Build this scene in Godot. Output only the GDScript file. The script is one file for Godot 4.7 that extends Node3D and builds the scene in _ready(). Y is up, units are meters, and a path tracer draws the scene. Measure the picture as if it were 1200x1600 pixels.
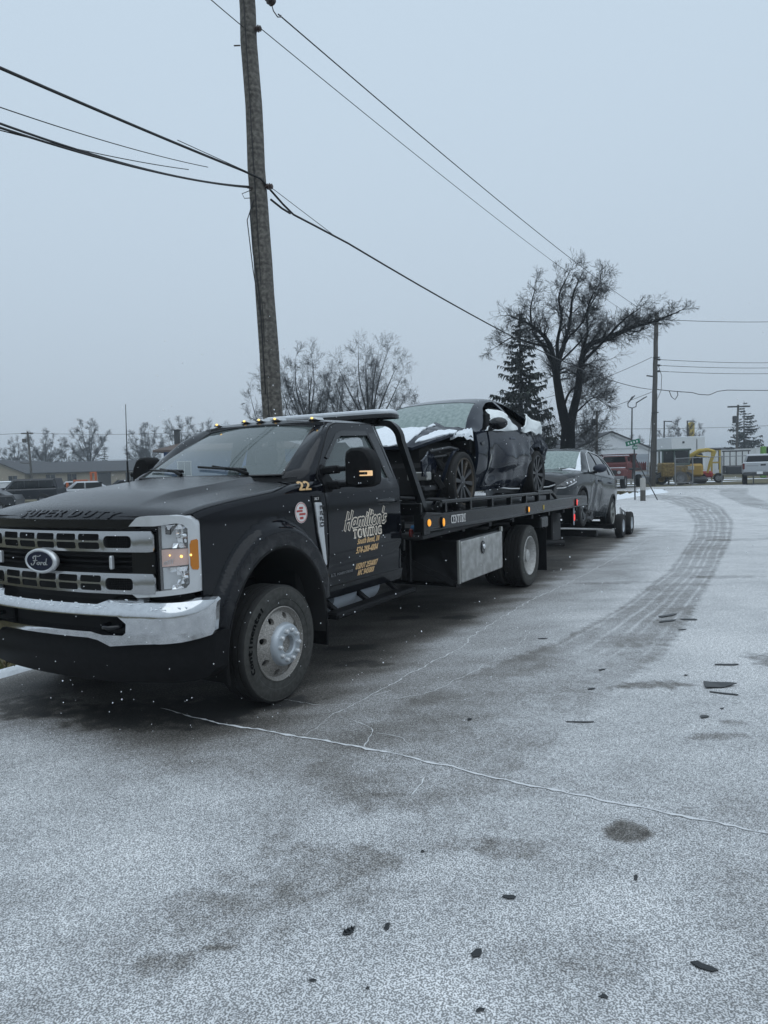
extends Node3D
# A tow truck carrying a wrecked sedan and pulling a damaged crossover on a snow-dusted road.
# Truck frame: s metres rearward from the front axle, w metres towards the driver's side, h metres up.

const TURN := 0.50929
const TRUCK_AT := Vector3(-1.674, 0, -5.372)

var M := {}
var rng := RandomNumberGenerator.new()
var taken := {}

func _ready():
	rng.seed = 2207
	setup_view()
	make_materials()
	build_ground()
	build_far_buildings()
	build_trees()
	build_poles_and_wires()
	build_truck()
	build_wreck()
	build_crossover()
	build_yard()
	build_left_lot()
	build_debris()
	build_snowfall()

func setup_view():
	var cam := Camera3D.new()
	cam.name = "camera"
	cam.fov = 71.52
	cam.far = 1500.0
	cam.near = 0.05
	var p := deg_to_rad(3.33)
	var r := deg_to_rad(1.58)
	var fw := Vector3(0, -sin(p), -cos(p))
	var up0 := Vector3(0, cos(p), -sin(p))
	var rt := Vector3.RIGHT * cos(r) - up0 * sin(r)
	var up := up0 * cos(r) + Vector3.RIGHT * sin(r)
	cam.transform = Transform3D(Basis(rt, up, -fw), Vector3(0, 1.576, 0))
	add_child(cam)
	cam.current = true
	var e := Environment.new()
	e.background_mode = Environment.BG_SKY
	var sm := ProceduralSkyMaterial.new()
	sm.sky_top_color = Color(0.575, 0.70, 0.825).linear_to_srgb()
	sm.sky_horizon_color = Color(0.45, 0.525, 0.605).linear_to_srgb()
	sm.sky_curve = 0.16
	sm.ground_bottom_color = Color(0.25, 0.28, 0.31).linear_to_srgb()
	sm.ground_horizon_color = Color(0.36, 0.42, 0.49).linear_to_srgb()
	sm.ground_curve = 0.05
	sm.sun_angle_max = 0.0
	var sky := Sky.new()
	sky.sky_material = sm
	e.sky = sky
	e.tonemap_mode = Environment.TONE_MAPPER_LINEAR
	e.tonemap_exposure = 1.0
	e.sdfgi_enabled = true
	e.ssao_enabled = true
	e.ssil_enabled = true
	e.fog_enabled = true
	e.fog_density = 0.0013
	e.fog_light_color = Color(0.93, 0.97, 1.0)
	var we := WorldEnvironment.new()
	we.name = "world_environment"
	we.environment = e
	add_child(we)
	var sun := DirectionalLight3D.new()
	sun.name = "sun"
	sun.light_energy = 0.36
	sun.light_color = Color(0.95, 0.98, 1.0)
	sun.light_angular_distance = 80.0
	sun.shadow_enabled = true
	sun.sky_mode = DirectionalLight3D.SKY_MODE_LIGHT_ONLY
	sun.rotation = Vector3(deg_to_rad(-68), deg_to_rad(25), 0)
	add_child(sun)

# ---------------------------------------------------------------- helpers

class B:
	var st := SurfaceTool.new()
	var g := 1
	var uvs := false
	func _init():
		st.begin(Mesh.PRIMITIVE_TRIANGLES)
		st.set_color(Color.WHITE)
		st.set_smooth_group(-1)
	func soft():
		g += 1
		st.set_smooth_group(g)
	func flat():
		st.set_smooth_group(-1)
	func col(c):
		st.set_color(c)
	func v(p, uv = null):
		if uv != null:
			st.set_uv(uv)
		st.add_vertex(p)
	func tri(a, b, c):
		st.add_vertex(a)
		st.add_vertex(b)
		st.add_vertex(c)
	func quad(a, b, c, d):
		tri(a, b, c)
		tri(a, c, d)
	# a box with chamfered edges
	func box(c: Vector3, size: Vector3, bev := 0.0, basis := Basis()):
		flat()
		var h := size * 0.5
		bev = minf(bev, minf(h.x, minf(h.y, h.z)) * 0.95)
		if bev <= 0.0:
			var q := []
			for i in 8:
				q.append(c + basis * Vector3(h.x * (1 if i & 1 else -1), h.y * (1 if i & 2 else -1), h.z * (1 if i & 4 else -1)))
			for f in [[0, 2, 3, 1], [4, 5, 7, 6], [0, 1, 5, 4], [2, 6, 7, 3], [0, 4, 6, 2], [1, 3, 7, 5]]:
				quad(q[f[0]], q[f[1]], q[f[2]], q[f[3]])
			return
		# three points near each corner, pulled in along one axis each
		var P := []
		for i in 8:
			var sg := Vector3(1 if i & 1 else -1, 1 if i & 2 else -1, 1 if i & 4 else -1)
			var k := []
			for a in 3:
				var p := h - Vector3(bev, bev, bev)
				p[a] = h[a]
				k.append(c + basis * (p * sg))
			P.append(k)
		for f in [[0, 2, 3, 1, 2], [4, 5, 7, 6, 2], [0, 1, 5, 4, 1], [2, 6, 7, 3, 1], [0, 4, 6, 2, 0], [1, 3, 7, 5, 0]]:
			quad(P[f[0]][f[4]], P[f[1]][f[4]], P[f[2]][f[4]], P[f[3]][f[4]])
		for ax in 3:
			var u: int = (ax + 1) % 3
			var w: int = (ax + 2) % 3
			for i in 8:
				if i & (1 << ax):
					continue
				var j: int = i | (1 << ax)
				quad(P[i][u], P[j][u], P[j][w], P[i][w])
		for i in 8:
			tri(P[i][0], P[i][1], P[i][2])
	func frame_of(d: Vector3) -> Basis:
		var up := Vector3.UP if absf(d.y) < 0.9 else Vector3.RIGHT
		var x := d.cross(up).normalized()
		return Basis(x, x.cross(d).normalized(), d)
	# a bar of rectangular section from a to b
	func bar(a: Vector3, b: Vector3, wx: float, wy: float, bev := 0.0):
		var d := (b - a).normalized()
		var f := frame_of(d)
		box((a + b) * 0.5, Vector3(wx, wy, a.distance_to(b)), bev, f)
	func tube(path, rad, n := 8, caps := true):
		soft()
		var prev := []
		var m: int = path.size()
		var x := Vector3.ZERO
		for i in m:
			var d: Vector3 = (path[mini(i + 1, m - 1)] - path[maxi(i - 1, 0)]).normalized()
			if i == 0:
				x = frame_of(d).x
			else:
				x = (x - d * x.dot(d)).normalized()
			var y := d.cross(x)
			var r: float = rad if rad is float else rad[i]
			var ring := []
			for k in n:
				var a := TAU * k / n
				ring.append(path[i] + (x * cos(a) + y * sin(a)) * r)
			if i > 0:
				for k in n:
					var k2: int = (k + 1) % n
					quad(prev[k], prev[k2], ring[k2], ring[k])
			elif caps:
				var first := ring.duplicate()
				flat()
				for k in range(1, n - 1):
					tri(first[0], first[k], first[k + 1])
				soft()
			prev = ring
		if caps:
			flat()
			for k in range(1, n - 1):
				tri(prev[0], prev[k + 1], prev[k])
	# a profile of (radius, distance along the axis) turned round an axis
	func lathe(prof, o: Vector3, axis: Vector3, n := 32, a0 := 0.0, a1 := TAU):
		var f := frame_of(axis.normalized())
		var last := Vector2.ZERO
		for i in range(prof.size() - 1):
			var p: Vector2 = prof[i]
			var q: Vector2 = prof[i + 1]
			var d := (q - p).normalized()
			if i == 0 or d.dot(last) < 0.8:
				soft()
			last = d
			for k in n:
				var a := a0 + (a1 - a0) * k / n
				var b := a0 + (a1 - a0) * (k + 1) / n
				var ea := f.x * cos(a) + f.y * sin(a)
				var eb := f.x * cos(b) + f.y * sin(b)
				var A := o + ea * p.x + f.z * p.y
				var Bq := o + eb * p.x + f.z * p.y
				var C := o + eb * q.x + f.z * q.y
				var D := o + ea * q.x + f.z * q.y
				if p.x > 1e-5:
					tri(A, Bq, C)
				if q.x > 1e-5:
					tri(A, C, D)
	func ball(c: Vector3, r: Vector3, n := 12):
		soft()
		var m := n / 2
		for i in m:
			for k in n:
				var q := []
				for t in [[i, k], [i, k + 1], [i + 1, k + 1], [i + 1, k]]:
					var a = PI * t[0] / m
					var b = TAU * t[1] / n
					q.append(c + Vector3(r.x * sin(a) * cos(b), r.y * cos(a), r.z * sin(a) * sin(b)))
				if i > 0:
					tri(q[0], q[1], q[2])
				if i < m - 1:
					tri(q[0], q[2], q[3])
	# an outline pushed out to a solid with a chamfered front edge: o + ux*x + uy*y + n*z
	func prism(poly, o: Vector3, ux: Vector3, uy: Vector3, depth: float, bev := 0.0):
		var n := ux.cross(uy).normalized()
		prism_on(poly, func(p, z): return o + ux * p.x + uy * p.y + n * z, depth, bev)
	func prism_on(poly, fn: Callable, depth: float, bev := 0.0):
		flat()
		var m: int = poly.size()
		var inn := PackedVector2Array()
		var ccw := not Geometry2D.is_polygon_clockwise(PackedVector2Array(poly))
		for i in m:
			var a: Vector2 = poly[(i + m - 1) % m]
			var b: Vector2 = poly[i]
			var c: Vector2 = poly[(i + 1) % m]
			var d1 := (b - a).normalized()
			var d2 := (c - b).normalized()
			var n1 := Vector2(-d1.y, d1.x)
			var n2 := Vector2(-d2.y, d2.x)
			var nn := (n1 + n2) / maxf(0.4, 1.0 + n1.dot(n2))
			inn.append(b + nn * bev * (1.0 if not ccw else 1.0) * (1.0 if ccw else -1.0))
		var ids := Geometry2D.triangulate_polygon(inn)
		for i in range(0, ids.size(), 3):
			tri(fn.call(inn[ids[i]], depth), fn.call(inn[ids[i + 1]], depth), fn.call(inn[ids[i + 2]], depth))
		for i in m:
			var j: int = (i + 1) % m
			var p: Vector2 = poly[i]
			var q: Vector2 = poly[j]
			if bev > 0.0:
				quad(fn.call(p, depth - bev), fn.call(q, depth - bev), fn.call(inn[j], depth), fn.call(inn[i], depth))
			quad(fn.call(p, 0.0), fn.call(q, 0.0), fn.call(q, depth - bev), fn.call(p, depth - bev))
	# a curved panel: an outline in the plane, with holes, laid on fn: Vector2 -> Vector3; its rim turned in by rim (a Vector3 or a number along the normal)
	func sheet(outline, fn: Callable, cell, holes := [], rim = null, colfn = null):
		var cx: float = cell.x if cell is Vector2 else cell
		var cy: float = cell.y if cell is Vector2 else cell
		var polys := [PackedVector2Array(outline)]
		var r := Rect2(outline[0], Vector2.ZERO)
		for p in outline:
			r = r.expand(p)
		soft()
		var cache := {}
		var nx := maxi(1, ceili(r.size.x / cx - 0.001))
		var ny := maxi(1, ceili(r.size.y / cy - 0.001))
		var dx := r.size.x / nx
		var dy := r.size.y / ny
		for i in nx:
			for j in ny:
				var a := r.position + Vector2(i * dx, j * dy)
				var cellp := PackedVector2Array([a, a + Vector2(dx, 0), a + Vector2(dx, dy), a + Vector2(0, dy)])
				var parts := []
				for o in polys:
					parts.append_array(Geometry2D.intersect_polygons(cellp, o))
				for ho in holes:
					var nxt := []
					for q in parts:
						nxt.append_array(Geometry2D.clip_polygons(q, ho))
					parts = nxt
				for q in parts:
					if q.size() < 3:
						continue
					if q.size() == 4 and parts.size() == 1 and is_equal_approx(absf((q[2] - q[0]).x), dx) and is_equal_approx(absf((q[2] - q[0]).y), dy):
						var P := []
						for k in 4:
							var key := Vector2i(roundi(q[k].x * 20000), roundi(q[k].y * 20000))
							if not cache.has(key):
								cache[key] = fn.call(q[k])
							P.append(cache[key])
						if colfn != null:
							for k in [0, 1, 2, 0, 2, 3]:
								st.set_color(colfn.call(q[k]))
								st.add_vertex(P[k])
						else:
							quad(P[0], P[1], P[2], P[3])
						continue
					var ids := Geometry2D.triangulate_polygon(q)
					for k in ids:
						if colfn != null:
							st.set_color(colfn.call(q[k]))
						st.add_vertex(fn.call(q[k]))
		if rim != null:
			flat()
			var edges := [PackedVector2Array(outline)]
			edges.append_array(holes)
			for e in edges:
				var m: int = e.size()
				for i in m:
					var p: Vector2 = e[i]
					var q: Vector2 = e[(i + 1) % m]
					if absf(p.y) < 1e-6 and absf(q.y) < 1e-6:
						continue
					var steps := maxi(1, ceili(p.distance_to(q) / (cx * 1.5)))
					for k in steps:
						var a := p.lerp(q, float(k) / steps)
						var b := p.lerp(q, float(k + 1) / steps)
						var A: Vector3 = fn.call(a)
						var C: Vector3 = fn.call(b)
						if colfn != null:
							st.set_color(colfn.call(a))
						if rim is Vector3:
							quad(A, C, C + rim, A + rim)
						else:
							quad(A, C, rim.call(b), rim.call(a))
	func grid(rows, closed := false):
		soft()
		for i in range(rows.size() - 1):
			var m: int = rows[i].size()
			for k in (m if closed else m - 1):
				var k2: int = (k + 1) % m
				quad(rows[i][k], rows[i][k2], rows[i + 1][k2], rows[i + 1][k])
	func fan(pts):
		flat()
		for k in range(1, pts.size() - 1):
			tri(pts[0], pts[k], pts[k + 1])
	# a flat stroke of some width through points of the plane, laid on fn
	func stroke(pts, width: float, fn: Callable):
		flat()
		for i in range(pts.size() - 1):
			var p: Vector2 = pts[i]
			var q: Vector2 = pts[i + 1]
			var d := (q - p).normalized()
			var n := Vector2(-d.y, d.x) * width * 0.5
			var e := d * width * 0.35
			quad(fn.call(p - e + n), fn.call(q + e + n), fn.call(q + e - n), fn.call(p - e - n))
	func done() -> ArrayMesh:
		st.generate_normals()
		st.index()
		return st.commit()

func put(b, called: String, m, parent = null, where = null) -> MeshInstance3D:
	var o := MeshInstance3D.new()
	o.name = called
	o.mesh = b.done() if b is B else b
	o.material_override = M[m] if m is String else m
	if where is Vector3:
		o.position = where
	elif where is Transform3D:
		o.transform = where
	if parent == null:
		o.name = numbered(called)
		add_child(o)
	else:
		parent.add_child(o, true)
	return o

func numbered(called: String) -> String:
	var n: int = taken.get(called, 0)
	taken[called] = n + 1
	return called if n == 0 else "%s_%03d" % [called, n]

func tag(o, label := "", category := "", group := "", kind := ""):
	if label: o.set_meta("label", label)
	if category: o.set_meta("category", category)
	if group: o.set_meta("group", group)
	if kind: o.set_meta("kind", kind)
	return o

func thing(called: String, label: String, category: String, at := Vector3.ZERO, turn := 0.0, group := "") -> Node3D:
	var o := Node3D.new()
	o.name = numbered(called)
	add_child(o)
	o.position = at
	o.rotation.y = turn
	tag(o, label, category, group)
	return o

func copy_of(o: Node3D, label: String, at: Vector3, turn := 0.0, grow := 1.0) -> Node3D:
	var base: String = o.name
	var cut := base.rfind("_")
	if cut > 0 and base.substr(cut + 1).is_valid_int():
		base = base.substr(0, cut)
	var c: Node3D = o.duplicate()
	c.name = numbered(base)
	add_child(c)
	c.position = at
	c.rotation.y = turn
	c.scale = Vector3.ONE * grow
	c.set_meta("label", label)
	return c

func lin(r, g, b) -> Color:
	return Color(r, g, b).linear_to_srgb()

func mat(key: String, c: Color, rough := 0.6, metal := 0.0, more := {}):
	var m := StandardMaterial3D.new()
	m.resource_name = key
	m.albedo_color = Color(c.r, c.g, c.b).linear_to_srgb()
	m.roughness = rough
	m.metallic = metal
	m.cull_mode = BaseMaterial3D.CULL_DISABLED
	for k in more:
		m.set(k, more[k])
	M[key] = m
	return m

func glow(key: String, c: Color, e: Color, k: float):
	mat(key, c, 0.25, 0.0, {"emission_enabled": true, "emission": e.linear_to_srgb(), "emission_energy_multiplier": k})

func noise(freq: float, octaves := 3, sd := 1, kind := FastNoiseLite.TYPE_SIMPLEX_SMOOTH) -> FastNoiseLite:
	var n := FastNoiseLite.new()
	n.noise_type = kind
	n.frequency = freq
	n.seed = sd
	n.fractal_octaves = octaves
	return n

# a seamless noise texture between two linear colours
func tone(freq: float, lo: Color, hi: Color, size := 256, octaves := 4, sd := 3, mid = null) -> NoiseTexture2D:
	var t := NoiseTexture2D.new()
	t.width = size
	t.height = size
	t.seamless = true
	t.noise = noise(freq, octaves, sd)
	var gr := Gradient.new()
	gr.set_color(0, lo.linear_to_srgb())
	gr.set_color(1, hi.linear_to_srgb())
	if mid != null:
		gr.add_point(0.5, mid.linear_to_srgb())
	t.color_ramp = gr
	return t

func bump(freq: float, size := 256, octaves := 3, sd := 5) -> NoiseTexture2D:
	var t := NoiseTexture2D.new()
	t.width = size
	t.height = size
	t.seamless = true
	t.noise = noise(freq, octaves, sd)
	return t

func tri_map(k: float, more := {}) -> Dictionary:
	var d := {"uv1_triplanar": true, "uv1_scale": Vector3(k, k, k)}
	d.merge(more)
	return d

func make_materials():
	var W := Color.WHITE
	mat("paint", Color(0.14, 0.14, 0.14), 0.08, 0.0, {"vertex_color_use_as_albedo": true, "metallic_specular": 0.37})
	mat("paint_wet", Color(0.14, 0.14, 0.14), 0.22, 0.0, tri_map(5.0, {"vertex_color_use_as_albedo": true, "roughness_texture": tone(0.09, Color(0.35, 0.35, 0.35), W, 256, 3, 8), "heightmap_enabled": true, "heightmap_texture": bump(0.12, 256, 2, 9), "heightmap_scale": 0.08}))
	mat("black_plastic", Color(0.009, 0.009, 0.010), 0.5, 0.0, tri_map(3.0, {"metallic_specular": 0.24, "albedo_texture": tone(0.03, Color(0.5, 0.5, 0.5), W, 256, 4, 11)}))
	mat("emboss", Color(0.0085, 0.0095, 0.013), 0.26)
	mat("black_gloss", Color(0.007, 0.0075, 0.009), 0.14)
	mat("black_frame", Color(0.008, 0.008, 0.009), 0.5, 0.0, {"metallic_specular": 0.3})
	mat("cavity", Color(0.004, 0.004, 0.0045), 0.9)
	mat("bed_black", Color(0.007, 0.0075, 0.008), 0.25, 0.0, tri_map(2.0, {"metallic_specular": 0.3, "roughness_texture": tone(0.02, Color(0.4, 0.4, 0.4), W)}))
	mat("deck", Color(0.018, 0.018, 0.019), 0.7)
	mat("rubber", W, 0.85, 0.0, tri_map(4.0, {"vertex_color_use_as_albedo": true, "albedo_texture": tone(0.02, Color(0.45, 0.43, 0.4), W, 256, 4, 21)}))
	mat("rubber_letter", Color(0.006, 0.006, 0.006), 0.9, 0.0, {"metallic_specular": 0.15})
	mat("chrome", Color(0.78, 0.79, 0.8), 0.14, 1.0, tri_map(4.0, {"roughness_texture": tone(0.02, Color(0.3, 0.3, 0.3), W, 256, 4, 31)}))
	mat("chrome_dirty", Color(0.70, 0.71, 0.72), 0.17, 1.0, tri_map(3.0, {"roughness_texture": tone(0.015, Color(0.25, 0.25, 0.25), W, 256, 5, 32), "albedo_texture": tone(0.02, Color(0.75, 0.75, 0.76), W, 256, 5, 33)}))
	mat("bright_trim", Color(0.62, 0.63, 0.64), 0.3, 0.55)
	mat("bright_trim_satin", Color(0.45, 0.455, 0.46), 0.2, 0.95)
	mat("reflector", Color(0.85, 0.86, 0.88), 0.08, 1.0)
	mat("frosted_lens", Color(0.5, 0.52, 0.54), 0.3, 0.3)
	mat("wheel_steel", W, 0.55, 0.35, tri_map(9.0, {"albedo_texture": tone(0.035, Color(0.12, 0.11, 0.10), Color(0.48, 0.46, 0.43), 256, 5, 41)}))
	mat("wheel_hub", Color(0.40, 0.43, 0.46), 0.38, 0.4)
	mat("wheel_white", Color(0.52, 0.52, 0.51), 0.5, 0.1, tri_map(4.0, {"albedo_texture": tone(0.02, Color(0.5, 0.48, 0.46), W, 256, 4, 43)}))
	mat("aluminium", Color(0.52, 0.52, 0.51), 0.42, 0.75, tri_map(2.0, {"albedo_texture": tone(0.012, Color(0.55, 0.54, 0.52), W, 256, 5, 44), "roughness_texture": tone(0.03, Color(0.6, 0.6, 0.6), W, 256, 4, 45)}))
	mat("dark_mirror_steel", Color(0.10, 0.10, 0.105), 0.28, 0.9)
	mat("glass", Color(0.11, 0.14, 0.14), 0.03, 0.0, {"transparency": BaseMaterial3D.TRANSPARENCY_ALPHA})
	M["glass"].albedo_color.a = 0.45
	mat("glass_clear", Color(0.9, 0.9, 0.9), 0.03, 0.0, {"transparency": BaseMaterial3D.TRANSPARENCY_ALPHA})
	M["glass_clear"].albedo_color.a = 0.12
	mat("windshield", Color(0.19, 0.235, 0.235), 0.04, 0.0, {"transparency": BaseMaterial3D.TRANSPARENCY_ALPHA})
	M["windshield"].albedo_color.a = 0.42
	mat("dark_glass", Color(0.012, 0.014, 0.016), 0.05)
	mat("frosted_glass", Color(0.34, 0.40, 0.39), 0.35, 0.0, tri_map(2.4, {"albedo_texture": tone(0.025, Color(0.35, 0.42, 0.40), W, 256, 5, 51)}))
	mat("interior", Color(0.03, 0.032, 0.034), 0.8)
	mat("interior_grey", Color(0.10, 0.105, 0.11), 0.85)
	mat("gold", Color(0.62, 0.40, 0.19), 0.45)
	mat("cream", Color(0.80, 0.70, 0.58), 0.5)
	mat("decal_black", Color(0.008, 0.008, 0.01), 0.4)
	mat("decal_white", Color(0.7, 0.68, 0.66), 0.5)
	mat("decal_red", Color(0.42, 0.05, 0.04), 0.5)
	mat("decal_grey", Color(0.16, 0.165, 0.17), 0.4, 0.3)
	mat("oval_blue", Color(0.010, 0.014, 0.035), 0.12)
	glow("amber_lit", Color(0.55, 0.22, 0.02), Color(1.0, 0.42, 0.03), 0.75)
	glow("amber_bulb", Color(0.9, 0.6, 0.2), Color(1.0, 0.62, 0.15), 1.6)
	mat("amber", Color(0.38, 0.13, 0.012), 0.2)
	glow("amber_marker", Color(0.38, 0.13, 0.012), Color(1.0, 0.4, 0.03), 0.06)
	glow("marker_pale", Color(0.5, 0.4, 0.25), Color(1.0, 0.7, 0.3), 0.5)
	glow("turn_lens", Color(0.45, 0.33, 0.29), Color(1.0, 0.45, 0.3), 0.06)
	glow("mirror_signal", Color(0.6, 0.42, 0.25), Color(1.0, 0.62, 0.3), 0.55)
	glow("red_lit", Color(0.5, 0.03, 0.02), Color(1.0, 0.06, 0.05), 0.8)
	mat("red_lens", Color(0.10, 0.012, 0.010), 0.2)
	mat("blue_cap", Color(0.02, 0.10, 0.22), 0.5)
	mat("yellow_tag", Color(0.42, 0.30, 0.03), 0.5)
	mat("snow", Color(0.82, 0.85, 0.88), 0.9, 0.0, tri_map(1.5, {"albedo_texture": tone(0.03, Color(0.84, 0.86, 0.88), W, 256, 4, 61), "heightmap_enabled": true, "heightmap_texture": bump(0.05, 256, 4, 62), "heightmap_scale": 0.8}))
	mat("crack_snow", Color(0.62, 0.63, 0.64), 0.9)
	mat("snow_flake", Color(0.85, 0.87, 0.9), 0.9)
	mat("cloth", Color(0.74, 0.77, 0.77), 0.9)
	mat("navy", Color(0.1, 0.1, 0.1), 0.12, 0.0, {"vertex_color_use_as_albedo": true, "clearcoat_enabled": true, "clearcoat": 0.05, "clearcoat_roughness": 0.05, "metallic_specular": 0.3})
	mat("navy_dull", Color(0.03, 0.036, 0.055), 0.45)
	mat("grey_paint", W, 0.14, 0.0, {"metallic_specular": 0.42, "vertex_color_use_as_albedo": true, "clearcoat_enabled": true, "clearcoat": 0.05, "clearcoat_roughness": 0.05})
	mat("gunmetal", Color(0.06, 0.061, 0.064), 0.42, 0.6)
	mat("brake_dust", Color(0.075, 0.06, 0.045), 0.7, 0.2)
	mat("raw_silver", Color(0.34, 0.34, 0.32), 0.5, 0.6)
	mat("wood_pole", W, 0.9, 0.0, tri_map(1.0, {"albedo_texture": tone(0.02, Color(0.03, 0.027, 0.024), Color(0.24, 0.225, 0.2), 512, 5, 71), "uv1_scale": Vector3(3.2, 0.16, 3.2)}))
	mat("wood_far", Color(0.085, 0.08, 0.073), 0.9)
	mat("bark", Color(0.055, 0.05, 0.045), 0.95, 0.0, tri_map(0.8, {"albedo_texture": tone(0.03, Color(0.5, 0.48, 0.45), W, 256, 4, 73)}))
	mat("twig", Color(0.10, 0.092, 0.085), 0.95)
	mat("twig_far", Color(0.11, 0.10, 0.093), 0.95)
	mat("needles", W, 0.9, 0.0, {"vertex_color_use_as_albedo": true})
	mat("wire", Color(0.012, 0.012, 0.013), 0.6)
	mat("wire_grey", Color(0.07, 0.072, 0.075), 0.6)
	mat("porcelain", Color(0.05, 0.03, 0.025), 0.3)
	mat("steel_dark", Color(0.05, 0.052, 0.055), 0.5, 0.4)
	mat("galvanised", Color(0.26, 0.27, 0.28), 0.6, 0.3)
	mat("white_siding", Color(0.62, 0.64, 0.66), 0.7)
	mat("white_panel", Color(0.62, 0.64, 0.65), 0.5)
	mat("pale_grey", Color(0.33, 0.36, 0.40), 0.6)
	mat("tan_siding", Color(0.36, 0.315, 0.25), 0.8, 0.0, tri_map(0.5, {"albedo_texture": tone(0.02, Color(0.85, 0.85, 0.84), W)}))
	mat("tan_trim", Color(0.30, 0.27, 0.22), 0.7)
	mat("roof_dark", Color(0.075, 0.078, 0.085), 0.95, 0.0, tri_map(0.7, {"albedo_texture": tone(0.05, Color(0.6, 0.6, 0.6), W, 256, 4, 81)}))
	mat("roof_brown", Color(0.14, 0.105, 0.09), 0.95, 0.0, tri_map(0.7, {"albedo_texture": tone(0.05, Color(0.6, 0.6, 0.6), W, 256, 4, 82)}))
	mat("blue_siding", Color(0.030, 0.095, 0.30), 0.7)
	mat("red_truck", Color(0.16, 0.032, 0.032), 0.5, 0.0, tri_map(0.9, {"albedo_texture": tone(0.02, Color(0.5, 0.5, 0.5), W, 256, 4, 83)}))
	mat("red_dark", Color(0.085, 0.018, 0.02), 0.6)
	mat("red_bright", Color(0.36, 0.035, 0.03), 0.5)
	mat("yellow_old", Color(0.30, 0.22, 0.075), 0.7, 0.0, tri_map(0.8, {"albedo_texture": tone(0.02, Color(0.35, 0.3, 0.26), W, 256, 4, 84)}))
	mat("yellow", Color(0.46, 0.34, 0.07), 0.55)
	mat("orange_yellow", Color(0.40, 0.25, 0.05), 0.55)
	mat("cab_green", Color(0.07, 0.105, 0.095), 0.55)
	mat("lime", Color(0.12, 0.27, 0.05), 0.55)
	mat("orange", Color(0.46, 0.115, 0.04), 0.6)
	mat("sign_green", Color(0.012, 0.14, 0.085), 0.45)
	mat("silver_paint", Color(0.40, 0.42, 0.44), 0.35, 0.5)
	mat("car_dark", Color(0.012, 0.014, 0.018), 0.3)
	mat("car_silver", Color(0.36, 0.38, 0.40), 0.35, 0.3)
	mat("concrete", Color(0.36, 0.35, 0.33), 0.9)
	mat("mesh_wire", Color(0.16, 0.165, 0.17), 0.6, 0.3)
	mat("debris", Color(0.012, 0.014, 0.016), 0.4)
	mat("grass", W, 1.0, 0.0, {"vertex_color_use_as_albedo": true})

func V(s: float, h: float, w: float) -> Vector3:
	return Vector3(w, h, -s)

func pw(a: Array, x: float) -> float:
	if x <= a[0].x:
		return a[0].y
	for i in range(a.size() - 1):
		if x <= a[i + 1].x:
			var p0: Vector2 = a[maxi(i - 1, 0)]
			var p1: Vector2 = a[i]
			var p2: Vector2 = a[i + 1]
			var p3: Vector2 = a[mini(i + 2, a.size() - 1)]
			var d := p2.x - p1.x
			var t := (x - p1.x) / d
			var m := (p2.y - p1.y) / d
			var ma := (p1.y - p0.y) / (p1.x - p0.x) if i > 0 else m
			var mb := (p3.y - p2.y) / (p3.x - p2.x) if i + 2 < a.size() else m
			var m1 := 0.0 if ma * m <= 0 else 2.0 * ma * m / (ma + m)
			var m2 := 0.0 if mb * m <= 0 else 2.0 * mb * m / (mb + m)
			if i == 0: m1 = m
			if i + 2 >= a.size(): m2 = m
			var t2 := t * t
			var t3 := t2 * t
			return (2 * t3 - 3 * t2 + 1) * p1.y + (t3 - 2 * t2 + t) * d * m1 + (-2 * t3 + 3 * t2) * p2.y + (t3 - t2) * d * m2
	return a[a.size() - 1].y

func ss(a: float, b: float, x: float) -> float:
	var t := clampf((x - a) / (b - a), 0.0, 1.0)
	return t * t * (3.0 - 2.0 * t)

func P2(l: Array) -> PackedVector2Array:
	var p := PackedVector2Array()
	for i in range(0, l.size(), 2):
		p.append(Vector2(l[i], l[i + 1]))
	return p

func rrect(x0: float, y0: float, x1: float, y1: float, r: float, n := 3) -> PackedVector2Array:
	var p := PackedVector2Array()
	for c in [[x1 - r, y1 - r, 0.0], [x0 + r, y1 - r, 0.25], [x0 + r, y0 + r, 0.5], [x1 - r, y0 + r, 0.75]]:
		for i in n + 1:
			var a: float = TAU * (c[2] + 0.25 * i / n)
			p.append(Vector2(c[0] + r * cos(a), c[1] + r * sin(a)))
	return p

func ellipse(c: Vector2, rx: float, ry: float, n := 20, a0 := 0.0, a1 := TAU) -> PackedVector2Array:
	var p := PackedVector2Array()
	var full := absf(a1 - a0 - TAU) < 0.001
	for i in (n if full else n + 1):
		var a := a0 + (a1 - a0) * i / n
		p.append(c + Vector2(rx * cos(a), ry * sin(a)))
	return p

func mirrored(p: PackedVector2Array) -> PackedVector2Array:
	var q := PackedVector2Array()
	for i in range(p.size() - 1, -1, -1):
		q.append(Vector2(-p[i].x, p[i].y))
	return q

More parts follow.
